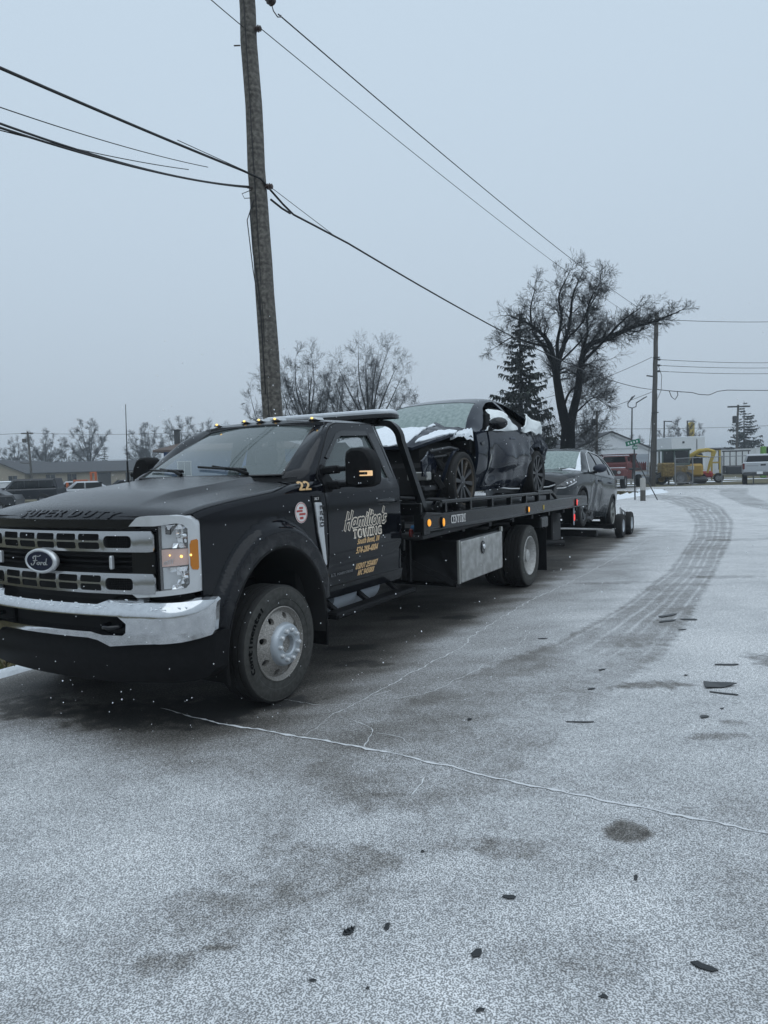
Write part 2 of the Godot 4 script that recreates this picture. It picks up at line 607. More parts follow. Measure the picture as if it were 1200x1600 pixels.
# lettering laid on fn(x in 0..1, y in 0..1)
func letters(b: B, text: String, face: String, weight: int, fn: Callable, fat := 0.0, tall := 0.0):
	var tm := TextMesh.new()
	var f := SystemFont.new()
	f.font_names = PackedStringArray([face])
	f.font_weight = weight
	tm.font = f
	tm.text = text
	tm.font_size = 48
	tm.depth = 0.01
	tm.curve_step = 2.0
	var ar := tm.get_mesh_arrays()
	var vs: PackedVector3Array = ar[Mesh.ARRAY_VERTEX]
	var ids: PackedInt32Array = ar[Mesh.ARRAY_INDEX]
	var lo := vs[0]
	var hi := vs[0]
	for p in vs:
		lo = lo.min(p)
		hi = hi.max(p)
	b.flat()
	for i in range(0, ids.size(), 3):
		var q := [vs[ids[i]], vs[ids[i + 1]], vs[ids[i + 2]]]
		if q[0].z > hi.z - 0.001 and q[1].z > hi.z - 0.001 and q[2].z > hi.z - 0.001:
			for e in ([Vector2.ZERO] if fat == 0.0 else [Vector2(-fat, 0), Vector2(fat, 0), Vector2(0, tall), Vector2(0, -tall)]):
				var P := []
				for p in q:
					P.append(fn.call(Vector2((p.x - lo.x) / (hi.x - lo.x), (p.y - lo.y) / (hi.y - lo.y)) + e))
				var lift: Vector3 = (P[1] - P[0]).cross(P[2] - P[0]).normalized() * (e.x / maxf(fat, 1e-5) + 2.0 * e.y / maxf(tall, 1e-5)) * 0.00025
				b.tri(P[0] + lift, P[1] + lift, P[2] + lift)

# ---------------------------------------------------------------- ground and road

const TRACK := [[0.1, -3.7, 0.5], [0.52, -4.35, 0.55], [1.15, -5.17, 0.5], [1.9, -6.05, 0.45], [2.86, -7.5, 0.36], [4.37, -10.1, 0.3], [6.8, -14.7, 0.36], [8.7, -18.7, 0.45], [11.1, -24.7, 0.6], [13.2, -32.0, 0.9], [12.6, -37.0, 1.1], [9.0, -41.0, 1.2]]
const TRACK_FAR := [[13.5, -46.5, 0.8], [20.0, -40.5, 0.8], [16.7, -34.0, 0.7], [13.0, -24.5, 0.5], [12.0, -19.0, 0.4]]
const WET := [[1.83, -4.97, 0.26, 0.09, 0.55], [1.0, -2.96, 0.085, 0.09, 0.6], [2.99, -5.5, 0.16, 0.2, 0.6], [0.5, -2.86, 0.18, 0.07, 0.22], [0.33, -2.9, 0.1, 0.06, 0.25], [2.08, -4.21, 0.07, 0.05, 0.4], [1.9, -4.0, 0.16, 0.05, 0.3], [-0.59, -2.28, 0.05, 0.015, 0.5], [-0.73, -2.2, 0.09, 0.07, 0.28], [-2.5, -4.9, 0.28, 0.22, 0.5], [-1.57, -4.66, 0.55, 0.26, 0.45], [-1.0, -4.8, 0.4, 0.2, 0.4], [-0.22, -5.74, 0.2, 0.1, 0.3], [0.75, -7.46, 0.2, 0.08, 0.3], [0.17, -7.53, 0.16, 0.1, 0.3], [-0.3, -6.3, 0.2, 0.09, 0.25], [0.04, -3.3, 0.2, 0.1, 0.1], [-0.35, -2.75, 0.3, 0.2, 0.14], [-0.55, -2.5, 0.25, 0.15, 0.14], [0.62, -2.2, 0.3, 0.12, 0.12], [4.6, -9.6, 0.5, 0.12, 0.3], [7.2, -14.2, 0.7, 0.2, 0.3], [3.0, -9.4, 0.6, 0.1, 0.2], [2.2, -6.1, 0.3, 0.06, 0.16]]
const WHITE := [[-1.0, -2.95, 0.4, 0.45, 0.14], [-0.25, -3.05, 0.25, 0.2, 0.1], [0.85, -2.45, 0.3, 0.3, 0.14], [0.1, -2.1, 0.25, 0.15, 0.14], [0.9, -3.2, 0.4, 0.12, 0.12], [0.55, -3.2, 0.2, 0.12, 0.12], [2.9, -6.0, 0.7, 0.8, 0.12], [1.9, -7.4, 0.6, 0.5, 0.14]]

func truck_sw(x: float, z: float) -> Vector2:
	var dx := x - TRUCK_AT.x
	var dz := z - TRUCK_AT.z
	return Vector2(dx * sin(TURN) - dz * cos(TURN), dx * cos(TURN) + dz * sin(TURN))

func truck_xz(s: float, w: float) -> Vector2:
	return Vector2(TRUCK_AT.x + sin(TURN) * s + cos(TURN) * w, TRUCK_AT.z - cos(TURN) * s + sin(TURN) * w)

func along_track(tr: Array, x: float, z: float) -> Vector2:
	# (across in half widths, share along), 9 when far away
	var best := 9.0
	var at := 0.0
	for i in range(tr.size() - 1):
		var a := Vector2(tr[i][0], tr[i][1])
		var d := Vector2(tr[i + 1][0], tr[i + 1][1]) - a
		var p := Vector2(x, z) - a
		var t := clampf(p.dot(d) / d.length_squared(), 0.0, 1.0)
		var hw: float = lerpf(tr[i][2], tr[i + 1][2], t)
		var q := p - d * t
		var k: float = q.length() / hw
		if k < absf(best):
			best = k * signf(d.cross(p))
			at = i + t
	return Vector2(best, at)

var cover_noise := []

func cover(x: float, z: float) -> float:
	if cover_noise.is_empty():
		cover_noise = [noise(0.35, 3, 101), noise(2.2, 3, 102), noise(7.0, 2, 103), noise(15.0, 2, 104)]
	var n1: float = cover_noise[0].get_noise_2d(x, z)
	var n2: float = cover_noise[1].get_noise_2d(x * 0.55 + z * 0.25, z * 0.9)
	var n3: float = cover_noise[2].get_noise_2d(x, z)
	var c: float = 0.73 + n1 * 0.13 + n2 * 0.14 + n3 * 0.10 + cover_noise[3].get_noise_2d(x, z) * 0.07
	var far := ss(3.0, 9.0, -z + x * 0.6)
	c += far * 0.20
	var sw := truck_sw(x, z)
	var s := sw.x
	var w := sw.y + n2 * 0.12
	# bare and wet where the truck shelters and drips
	var along := ss(-1.5, -0.6, s) * (1.0 - ss(13.0, 15.5, s))
	var lee := along * (1.0 - ss(1.1, 1.55, absf(w)))
	c = lerpf(c, 0.10 + n2 * 0.18, lee)
	var side := along * ss(1.0, 1.2, w) * (1.0 - ss(1.9 + 0.4 * n1, 2.7, w)) * (1.0 - ss(6.5, 12.0, s) * 0.6)
	c = lerpf(c, 0.26 + n2 * 0.14, side * 0.5)
	var tk := along_track(TRACK, x, z)
	if absf(tk.x) < 1.35:
		var inside := 1.0 - ss(0.92, 1.12, absf(tk.x) + n3 * 0.1)
		var streak := 0.0
		for k in [-0.82, -0.35, 0.02, 0.3, 0.75]:
			streak = maxf(streak, 1.0 - absf(tk.x - k - n1 * 0.1) / (0.06 if z > -15.0 else 0.09))
		var strength := ss(1.0, 4.0, tk.y) * 0.27 + 0.11
		c -= inside * strength
		c += maxf(streak, 0.0) * 0.42 * inside * ss(2.0, 4.0, tk.y) * (0.7 + n2)
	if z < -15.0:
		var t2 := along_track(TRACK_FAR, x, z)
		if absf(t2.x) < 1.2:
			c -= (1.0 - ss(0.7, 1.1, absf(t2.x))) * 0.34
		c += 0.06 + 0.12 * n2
	for q in WET:
		var d: float = pow((x - q[0]) / q[2], 2) + pow((z - q[1]) / q[3], 2)
		if d < 2.5:
			c -= q[4] * 0.8 * (1.0 - ss(0.3, 1.8, d + n3 * 1.0 + n2 * 0.9))
	for q in WHITE:
		var d: float = pow((x - q[0]) / q[2], 2) + pow((z - q[1]) / q[3], 2)
		if d < 2.5:
			c += q[4] * exp(-d * 1.6)
	# the slab beyond the straight seam holds a little less snow
	var beyond := (x + 1.05) * 0.56 + (z + 4.41) * -1.0
	if x < 2.6:
		c -= 0.05 * ss(-0.02, 0.02, (z + 4.41) * -0.88 - (x + 1.05) * -0.49) * (1.0 - ss(1.0, 3.0, beyond))
	# the worn band crossing the foreground
	var band := absf((x + 0.85) * 0.62 + (z + 2.25) * 0.78)
	c -= 0.10 * (1.0 - ss(0.05, 0.4, band + n2 * 0.14)) * (1.0 - ss(0.2, 0.9, x))
	return c

func road_image(x0: float, z0: float, size_x: float, size_z: float, px: int, coarse: int, grain: float) -> ImageTexture:
	var pz := int(px * size_z / size_x)
	var cz := int(coarse * size_z / size_x)
	var low := Image.create_empty(coarse, cz, false, Image.FORMAT_RF)
	for j in cz:
		var z := z0 + size_z * (j + 0.5) / cz
		for i in coarse:
			low.set_pixel(i, j, Color(cover(x0 + size_x * (i + 0.5) / coarse, z), 0, 0))
	low.resize(px, pz, Image.INTERPOLATE_CUBIC)
	var c := low.get_data().to_float32_array()
	var n := noise(grain, 2, 105)
	var g := n.get_image(px, pz, false, false, false)
	g.convert(Image.FORMAT_L8)
	var sp := g.get_data()
	# the tones from wet asphalt over bare asphalt to snow
	var ramp := Gradient.new()
	ramp.offsets = PackedFloat32Array([0.0, 0.25, 0.42, 0.7, 1.0])
	ramp.colors = PackedColorArray([lin(0.022, 0.022, 0.022), lin(0.108, 0.099, 0.087), lin(0.245, 0.236, 0.222), lin(0.60, 0.61, 0.62), lin(0.90, 0.90, 0.90)])
	var lut := PackedByteArray()
	for i in 256:
		var k := ramp.sample(i / 255.0)
		lut.append(k.r8)
		lut.append(k.g8)
		lut.append(k.b8)
	var out := PackedByteArray()
	out.resize(px * pz * 3)
	var o := 0
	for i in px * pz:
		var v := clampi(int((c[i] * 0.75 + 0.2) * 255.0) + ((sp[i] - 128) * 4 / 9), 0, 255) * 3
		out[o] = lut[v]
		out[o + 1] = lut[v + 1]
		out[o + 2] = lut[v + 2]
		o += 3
	return ImageTexture.create_from_image(Image.create_from_data(px, pz, false, Image.FORMAT_RGB8, out))

func grain_image(px: int) -> ImageTexture:
	var a := noise(0.11, 3, 111).get_seamless_image(px, px)
	var b2 := noise(0.03, 3, 112).get_seamless_image(px, px)
	a.convert(Image.FORMAT_L8)
	b2.convert(Image.FORMAT_L8)
	var p := a.get_data()
	var q := b2.get_data()
	var out := PackedByteArray()
	out.resize(px * px)
	for i in px * px:
		var t := (p[i] - 128) * 0.0085 + (q[i] - 128) * 0.0025
		t = clampf(0.5 + t * 1.5, 0.0, 1.0)
		t = t * t * (3.0 - 2.0 * t)
		out[i] = int(150.0 + 105.0 * t)
	return ImageTexture.create_from_image(Image.create_from_data(px, px, false, Image.FORMAT_L8, out))

func road_outline() -> PackedVector2Array:
	var p := PackedVector2Array()
	for s in [-12.0, -6.0, -2.0, -0.2, 1.5, 4.0, 8.0, 13.0]:
		p.append(truck_xz(s, -1.35 + 0.06 * sin(s * 2.1)))
	p.append_array(P2([5.6, -22.5, 8.0, -27.6, 10.2, -31.4, 12.6, -34.8, 15.2, -38.0, 14.4, -39.6, 9.0, -40.6, -20.0, -42.0, -60.0, -43.0, -60.0, -49.0, -10.0, -48.6, 14.4, -47.2, 26.0, -47.6, 60.0, -49.0, 60.0, 6.0]))
	return p

func flat_sheet(polys: Array, y: float, uv1: Rect2, uv2 := 0.0) -> ArrayMesh:
	var st := SurfaceTool.new()
	st.begin(Mesh.PRIMITIVE_TRIANGLES)
	for p in polys:
		var ids := Geometry2D.triangulate_polygon(p)
		for k in ids:
			st.set_normal(Vector3.UP)
			st.set_uv((p[k] - uv1.position) / uv1.size)
			if uv2 > 0.0:
				st.set_uv2(p[k] / uv2)
			st.add_vertex(Vector3(p[k].x, y, p[k].y))
	return st.commit()

func build_ground():
	var W := Color.WHITE
	mat("earth", W, 1.0, 0.0, {"albedo_texture": tone(0.012, Color(0.07, 0.06, 0.035), Color(0.16, 0.125, 0.08), 512, 5, 121, Color(0.095, 0.088, 0.045)), "heightmap_enabled": true, "heightmap_texture": bump(0.06, 256, 4, 122), "heightmap_scale": 3.0})
	M["earth"].uv1_scale = Vector3(150, 150, 1)
	var b := B.new()
	var earth := flat_sheet([P2([-450, 300, 450, 300, 450, -600, -450, -600])], -0.03, Rect2(-450, -600, 900, 900))
	tag(put(earth, "ground", "earth"), "", "", "", "structure")
	var grain := grain_image(1024)
	var more := {"detail_enabled": true, "detail_albedo": grain, "detail_blend_mode": BaseMaterial3D.BLEND_MODE_MUL, "detail_uv_layer": BaseMaterial3D.DETAIL_UV_2}
	var n := Rect2(-6.4, -15.6, 16.0, 16.0)
	var f := Rect2(-60.0, -49.5, 120.0, 56.0)
	mat("road_near", W, 0.72, 0.0, more)
	M["road_near"].albedo_texture = road_image(n.position.x, n.position.y, n.size.x, n.size.y, 2048, 640, 0.6)
	mat("road_far", W, 0.8, 0.0, more)
	M["road_far"].albedo_texture = road_image(f.position.x, f.position.y, f.size.x, f.size.y, 1600, 640, 0.35)
	var mid := Rect2(-4.0, -39.6, 26.0, 24.0)
	mat("road_mid", W, 0.78, 0.0, more)
	M["road_mid"].albedo_texture = road_image(mid.position.x, mid.position.y, mid.size.x, mid.size.y, 1500, 620, 0.4)
	var mid_p := P2([-4.0, -15.6, 22.0, -15.6, 22.0, -39.6, -4.0, -39.6])
	var near_p := P2([-6.4, 0.4, 9.6, 0.4, 9.6, -15.6, -6.4, -15.6])
	var out := road_outline()
	var road := Node3D.new()
	road.name = "road"
	add_child(road)
	tag(road, "", "", "", "structure")
	put(flat_sheet(Geometry2D.intersect_polygons(out, near_p), 0.0, n, 1.05), "surface", "road_near", road)
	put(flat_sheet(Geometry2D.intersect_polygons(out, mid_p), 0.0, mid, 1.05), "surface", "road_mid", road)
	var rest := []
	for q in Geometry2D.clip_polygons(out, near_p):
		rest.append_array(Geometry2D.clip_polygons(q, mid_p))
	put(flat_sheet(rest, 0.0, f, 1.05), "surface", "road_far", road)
	build_cracks(road)
	build_verges(out)

func build_cracks(road: Node3D):
	var lines := [
		[[-1.56, -4.76, -1.05, -4.41, -0.72, -4.25, -0.41, -4.1, -0.04, -3.9, 0.32, -3.67, 0.69, -3.43, 1.01, -3.24, 1.26, -3.11, 1.57, -2.93, 2.6, -2.3, 3.5, -1.8], 0.02],
		[[-0.52, -4.18, -0.4, -4.45, -0.25, -4.71, -0.05, -5.05, 0.11, -5.31, 0.36, -5.73, 0.64, -6.17, 0.85, -6.7, 1.37, -7.71, 1.83, -8.53, 2.12, -8.95, 2.8, -10.05, 3.62, -11.48, 4.61, -13.13, 7.5, -18.49], 0.018],
		[[-0.04, -4.79, 0.28, -4.91, 0.57, -5.31, 0.89, -5.78, 0.94, -5.92, 1.2, -6.29, 1.29, -6.58, 1.62, -7.11, 2.17, -8.07], 0.009],
		[[-0.22, -4.43, -0.12, -4.28, -0.11, -4.15, -0.15, -3.98, -0.04, -3.91], 0.011],
		[[-0.8, -4.9, -0.45, -4.72, -0.1, -4.74, 0.15, -4.8], 0.006],
		[[-0.1, -4.2, 0.05, -4.12, 0.12, -3.95], 0.006],
		[[0.1, -3.35, 0.17, -3.56], 0.014],
		[[-0.12, -4.9, 0.02, -5.02], 0.01],
		[[1.5, -4.55, 1.75, -4.2, 1.95, -3.95], 0.005],
		[[2.0, -4.95, 2.3, -4.6, 2.7, -4.45], 0.006],
	]
	var wob := noise(3.0, 3, 131)
	for l in lines:
		var pts := P2(l[0])
		var b := B.new()
		b.soft()
		b.col(Color(0.80, 0.82, 0.84))
		var fine := PackedVector2Array()
		for i in range(pts.size() - 1):
			var m := maxi(2, int(pts[i].distance_to(pts[i + 1]) / 0.035))
			for k in m:
				var p := pts[i].lerp(pts[i + 1], float(k) / m)
				var d := (pts[i + 1] - pts[i]).normalized()
				fine.append(p + Vector2(-d.y, d.x) * (wob.get_noise_2d(p.x * 1.3, p.y * 1.3) * (0.02 if l[1] == 0.02 else 0.035) + wob.get_noise_2d(p.x * 7.0, p.y * 7.0) * 0.012))
		fine.append(pts[pts.size() - 1])
		var prev := []
		for i in fine.size():
			var d := (fine[mini(i + 1, fine.size() - 1)] - fine[maxi(i - 1, 0)]).normalized()
			var t := float(i) / (fine.size() - 1)
			var w: float = l[1] * (1.0 if l[1] == 0.02 else 0.7) * clampf(0.75 + 1.3 * wob.get_noise_2d(fine[i].x * 5.0, fine[i].y * 5.0), 0.12, 1.6) * (0.25 + 0.75 * minf(1.0, minf(t, 1.0 - t) * 10.0))
			var nn := Vector2(-d.y, d.x) * w * 0.5
			var row := []
			for q in [[-1.0, 0.004], [0.0, 0.004 + w * 0.12], [1.0, 0.004]]:
				var e: Vector2 = fine[i] + nn * q[0]
				row.append(Vector3(e.x, q[1], e.y))
			if i > 0:
				for k in 2:
					b.quad(prev[k], prev[k + 1], row[k + 1], row[k])
			prev = row
		put(b, "snow_filled_crack", "crack_snow", road)

func build_verges(out: PackedVector2Array):
	# a low irregular bank of snow along the road's edge
	var wob := noise(0.9, 3, 141)
	for part in [[0, 8, 0.22, 0.035], [8, 13, 0.55, 0.16]]:
		var b := B.new()
		b.soft()
		var prev := []
		for i in range(part[0], part[1]):
			var a := out[i]
			var c := out[i + 1]
			var m := maxi(2, int(a.distance_to(c) / 0.16))
			for k in m + (1 if i == part[1] - 1 else 0):
				var p := a.lerp(c, float(k) / m)
				var d := (c - a).normalized()
				var nn := Vector2(-d.y, d.x)
				if nn.x > 0: nn = -nn
				var w: float = part[2] * (1.0 + 0.9 * wob.get_noise_2d(p.x * 2.0, p.y * 2.0))
				var hh: float = part[3] * (1.0 + 0.8 * wob.get_noise_2d(p.x * 4.0, p.y * 4.0 + 50))
				var row := []
				for q in [[-0.25, -0.035], [0.1, 0.35], [0.4, 1.0], [0.75, 0.7], [1.1, 0.3], [1.5, -0.05]]:
					var e: Vector2 = p + nn * w * (q[0] + 0.12 * wob.get_noise_2d(p.x * 9.0 + q[0] * 30, p.y * 9.0))
					row.append(Vector3(e.x, (maxf(hh * q[1], 0.0) + 0.005) if q[1] > 0 else -0.04, e.y))
				if prev.size():
					for k2 in 5:
						b.quad(prev[k2], prev[k2 + 1], row[k2 + 1], row[k2])
				prev = row
		tag(put(b, "snow_bank", "snow"), "", "", "", "structure")
	# patches of thin snow on the grass and in the yard
	var b2 := B.new()
	b2.soft()
	for i in 46:
		var c := Vector2(rng.randf_range(13.0, 45.0), rng.randf_range(-80.0, -50.0))
		if i < 12:
			c = Vector2(rng.randf_range(-60.0, -14.0), rng.randf_range(-70.0, -22.0))
		var rx := rng.randf_range(0.8, 4.5)
		var rz := rng.randf_range(0.4, 1.6)
		var pts := []
		for k in 18:
			var a := TAU * k / 18
			var q := 1.0 + 0.5 * wob.get_noise_2d(c.x + cos(a) * 2.0, c.y + sin(a) * 2.0)
			pts.append(Vector3(c.x + cos(a) * rx * q, -0.022 + i * 0.0004, c.y + sin(a) * rz * q))
		b2.fan(pts)
	tag(put(b2, "snow_cover", "snow"), "", "", "", "structure")
	# grass blades on the verges
	var st := SurfaceTool.new()
	st.begin(Mesh.PRIMITIVE_TRIANGLES)
	var places := []
	for i in 15000:
		var s := rng.randf_range(-2.8, 2.4)
		var w := rng.randf_range(-4.4, -1.5)
		places.append([truck_xz(s, w), rng.randf_range(0.03, 0.09)])
	for i in 9000:
		var t := rng.randf()
		var e := out[8 + int(t * 4.99)].lerp(out[9 + int(t * 4.99)], fmod(t * 4.99, 1.0))
		places.append([e + Vector2(-rng.randf_range(0.7, 4.2), rng.randf_range(-1.5, 0.2)), rng.randf_range(0.04, 0.14)])
	for pl in places:
		var p: Vector2 = pl[0]
		var h: float = pl[1]
		var a := rng.randf() * TAU
		var d := Vector3(cos(a), 0, sin(a)) * h * 0.18
		var o := Vector3(p.x, -0.03, p.y)
		var top := o + Vector3(rng.randf_range(-0.6, 0.6) * h, h, rng.randf_range(-0.6, 0.6) * h)
		var k := rng.randf()
		st.set_color(Color(0.10, 0.105, 0.04).lerp(Color(0.24, 0.19, 0.11), k))
		st.set_normal(Vector3(0, 1, 0))
		st.add_vertex(o - d)
		st.add_vertex(o + d)
		st.add_vertex(top)
	tag(put(st.commit(), "grass", "grass"), "short wintry grass of the road verges, green and tan blades", "grass", "", "stuff")

# ---------------------------------------------------------------- trees

class Twigs:
	var p := PackedVector3Array()
	var n := PackedVector3Array()
	var lens := 3
	func tube(a: Vector3, b: Vector3, ra: float, rb: float, sides := 3):
		var d := b - a
		if d.length_squared() < 1e-10:
			return
		d = d.normalized()
		var x := d.cross(Vector3.UP if absf(d.y) < 0.9 else Vector3.RIGHT).normalized()
		var y := d.cross(x)
		var e := []
		for k in sides:
			var t := TAU * k / sides
			e.append(x * cos(t) + y * sin(t))
		for k in sides:
			var u: Vector3 = e[k]
			var w: Vector3 = e[(k + 1) % sides]
			p.append_array(PackedVector3Array([a + u * ra, a + w * ra, b + w * rb, a + u * ra, b + w * rb, b + u * rb]))
			n.append_array(PackedVector3Array([u, w, w, u, w, u]))
	func done() -> ArrayMesh:
		var ar := []
		ar.resize(Mesh.ARRAY_MAX)
		ar[Mesh.ARRAY_VERTEX] = p
		ar[Mesh.ARRAY_NORMAL] = n
		var m := ArrayMesh.new()
		m.add_surface_from_arrays(Mesh.PRIMITIVE_TRIANGLES, ar)
		return m

	func grow_to(k: float):
		for i in p.size():
			p[i] = p[i] * k

func any_side(d: Vector3, spread: float) -> Vector3:
	var x := d.cross(Vector3(rng.randf() - 0.5, rng.randf() - 0.5, rng.randf() - 0.5)).normalized()
	return (d * cos(spread) + x * sin(spread)).normalized()

# a branch that wanders, thins and forks; thick wood goes to trunk, fine wood to crown
func branch(trunk: Twigs, crown: Twigs, at: Vector3, dir: Vector3, length: float, r: float, level: int, o: Dictionary):
	var steps := 3 if level > 1 else 2
	var p := at
	var d := dir
	r = maxf(r, o.thin)
	var q := r
	var end_r := maxf(r * (0.62 if level > 0 else 0.5), o.thin * 0.6)
	for i in steps:
		d = (d + Vector3(rng.randf_range(-1, 1), rng.randf_range(-1, 1), rng.randf_range(-1, 1)) * o.wander + Vector3.UP * o.lift * (1.0 if level > 1 else o.tip)).normalized()
		var e := p + d * length / steps
		var q2 := lerpf(r, end_r, (i + 1.0) / steps)
		(trunk if r > o.split else crown).tube(p, e, q, q2, 7 if r > 0.12 else (5 if r > o.split else 3))
		p = e
		q = q2
		if level > 0 and i < steps - 1 and rng.randf() < o.side:
			branch(trunk, crown, p, any_side(d, rng.randf_range(0.5, 1.1)), length * rng.randf_range(0.45, 0.7), q * 0.5, level - 1, o)
	if level > 0:
		var m: int = o.forks if rng.randf() < 0.75 else o.forks + 1
		for k in m:
			branch(trunk, crown, p, any_side(d, o.spread * rng.randf_range(0.5, 1.25)), length * rng.randf_range(0.62, 0.9), q * (0.85 if k == 0 else 0.65), level - 1, o)

func bare_tree(label: String, at: Vector3, height: float, o: Dictionary, group: String, wood := "bark", fine := "twig") -> Node3D:
	var t := thing("bare_tree", label, "tree", at, 0.0, group)
	var a := Twigs.new()
	var c := Twigs.new()
	branch(a, c, Vector3(0, -0.1, 0), Vector3.UP, height * o.first, height * o.girth, o.levels, o)
	var top := 0.1
	for v in c.p:
		top = maxf(top, v.y)
	a.grow_to(height / top)
	c.grow_to(height / top)
	put(a.done(), "trunk", wood, t)
	put(c.done(), "crown", fine, t)
	return t

# a limb along given points, with side branches and a spray of twigs towards its end
func limb(trunk: Twigs, crown: Twigs, pts: Array, r0: float, r1: float, o: Dictionary):
	var m := pts.size()
	var path := []
	for i in range(m - 1):
		for k in 4:
			var t := k / 4.0
			var a: Vector3 = pts[maxi(i - 1, 0)]
			var b: Vector3 = pts[i]
			var c: Vector3 = pts[i + 1]
			var d: Vector3 = pts[mini(i + 2, m - 1)]
			path.append(b.cubic_interpolate(c, a, d, t))
	path.append(pts[m - 1])
	var n := path.size()
	for i in range(n - 1):
		var t := float(i) / (n - 1)
		var ra := lerpf(r0, r1, t)
		var rb := lerpf(r0, r1, (i + 1.0) / (n - 1))
		trunk.tube(path[i], path[i + 1], ra, rb, 8)
		var d: Vector3 = (path[i + 1] - path[i]).normalized()
		if t > o.from:
			for k in o.many:
				if rng.randf() < o.dense:
					branch(trunk, crown, path[i].lerp(path[i + 1], rng.randf()), any_side(d, rng.randf_range(0.5, 1.2)), o.reach * rng.randf_range(0.6, 1.15) * (1.15 - 0.4 * t), minf(rb * 0.45, 0.06), 4 if rng.randf() < 0.5 else 3, o)
	branch(trunk, crown, path[n - 1], (path[n - 1] - path[n - 2]).normalized(), o.reach * 0.9, r1, 4, o)

# a bare tree whose limbs fan out to fill a rounded crown
func crowned_tree(label: String, at: Vector3, height: float, rx: float, group: String, thin: float, limbs := 13, many := 1, wood := "bark", fine := "twig") -> Node3D:
	var t := thing("bare_tree", label, "tree", at, 0.0, group)
	var a := Twigs.new()
	var c := Twigs.new()
	var o := {"wander": 0.16, "lift": 0.06, "tip": -0.03, "side": 0.9, "forks": 2, "spread": 0.6, "split": 0.03, "from": 0.32, "many": many, "dense": 0.85, "reach": height * 0.062, "thin": thin}
	var fork := height * 0.2
	var mid := height * 0.62
	var ry := height * 0.34
	a.tube(Vector3(0, -0.1, 0), Vector3(0.05, fork * 0.6, 0), height * 0.021, height * 0.018, 8)
	a.tube(Vector3(0.05, fork * 0.6, 0), Vector3(0, fork * 1.25, 0), height * 0.018, height * 0.014, 8)
	for k in limbs:
		var u := (k + 0.5) / limbs
		var el := lerpf(1.45, -0.25, pow(u, 0.75)) + rng.randf_range(-0.12, 0.12)
		var az := k * 2.4 + rng.randf_range(-0.3, 0.3)
		var e := Vector3(cos(az) * cos(el) * rx, sin(el) * ry, sin(az) * cos(el) * rx) * rng.randf_range(0.8, 0.95)
		var tip := Vector3(0, mid, 0) + e
		var from := Vector3(0, fork * rng.randf_range(0.85, 1.2), 0)
		var m1 := from.lerp(tip, 0.35) + Vector3(-e.x * 0.12, height * 0.03, -e.z * 0.12)
		var m2 := from.lerp(tip, 0.7) + Vector3(rng.randf_range(-1, 1), rng.randf_range(0, 0.6), rng.randf_range(-1, 1)) * height * 0.025
		limb(a, c, [from, m1, m2, tip], height * rng.randf_range(0.0065, 0.010), maxf(thin * 1.6, 0.02), o)
	put(a.done(), "trunk", wood, t)
	put(c.done(), "crown", fine, t)
	return t

func conifer(label: String, at: Vector3, height: float, width: float, group: String, shade: Color, whorls := 34, sparse := 0.25) -> Node3D:
	var t := thing("spruce_tree", label, "tree", at, 0.0, group)
	var a := Twigs.new()
	a.tube(Vector3(0, -0.1, 0), Vector3(0, height * 0.98, 0), height * 0.018, 0.02, 8)
	var st := SurfaceTool.new()
	st.begin(Mesh.PRIMITIVE_TRIANGLES)
	for i in whorls:
		var u := float(i) / whorls
		var y := height * (0.05 + 0.93 * u)
		var reach := width * 0.5 * pow(1.0 - u, 0.8) + 0.12
		for k in int(5 + 5 * (1.0 - u)):
			if rng.randf() < sparse:
				continue
			var an := rng.randf() * TAU
			var l := reach * rng.randf_range(0.55, 1.12)
			var dir := Vector3(cos(an), 0, sin(an))
			var side := Vector3(-sin(an), 0, cos(an))
			var droop := rng.randf_range(0.05, 0.35) * (1.0 - u * 0.8)
			var p0 := Vector3(0, y, 0)
			var p1 := p0 + dir * l * 0.6 - Vector3.UP * l * droop
			var p2 := p0 + dir * l - Vector3.UP * l * (droop * 0.9 - 0.1)
			a.tube(p0, p1, 0.03, 0.02, 3)
			a.tube(p1, p2, 0.02, 0.006, 3)
			var n := int(10 + l * 16)
			for m in n:
				var f := rng.randf_range(0.12, 1.0)
				var c := p0.lerp(p1, f / 0.6) if f < 0.6 else p1.lerp(p2, (f - 0.6) / 0.4)
				var sp := (0.10 + 0.24 * (1.0 - f)) * minf(l, 2.0)
				c += side * rng.randf_range(-1, 1) * sp * 0.7
				var tip := c + (dir * rng.randf_range(0.1, 0.5) + side * rng.randf_range(-0.5, 0.5) - Vector3.UP * rng.randf_range(0.1, 0.9)) * (0.2 + 0.14 * l)
				var wd := (side * rng.randf_range(-1, 1) + dir * rng.randf_range(-1, 1)).normalized() * (0.05 + 0.02 * l)
				var nn := Vector3(rng.randf_range(-0.6, 0.6), 1, rng.randf_range(-0.6, 0.6)).normalized()
				st.set_color(shade * rng.randf_range(0.5, 1.5))
				st.set_normal(nn)
				st.add_vertex(c - wd)
				st.add_vertex(c + wd)
				st.add_vertex(tip)
	put(a.done(), "trunk", "bark", t)
	put(st.commit(), "crown", "needles", t)
	return t

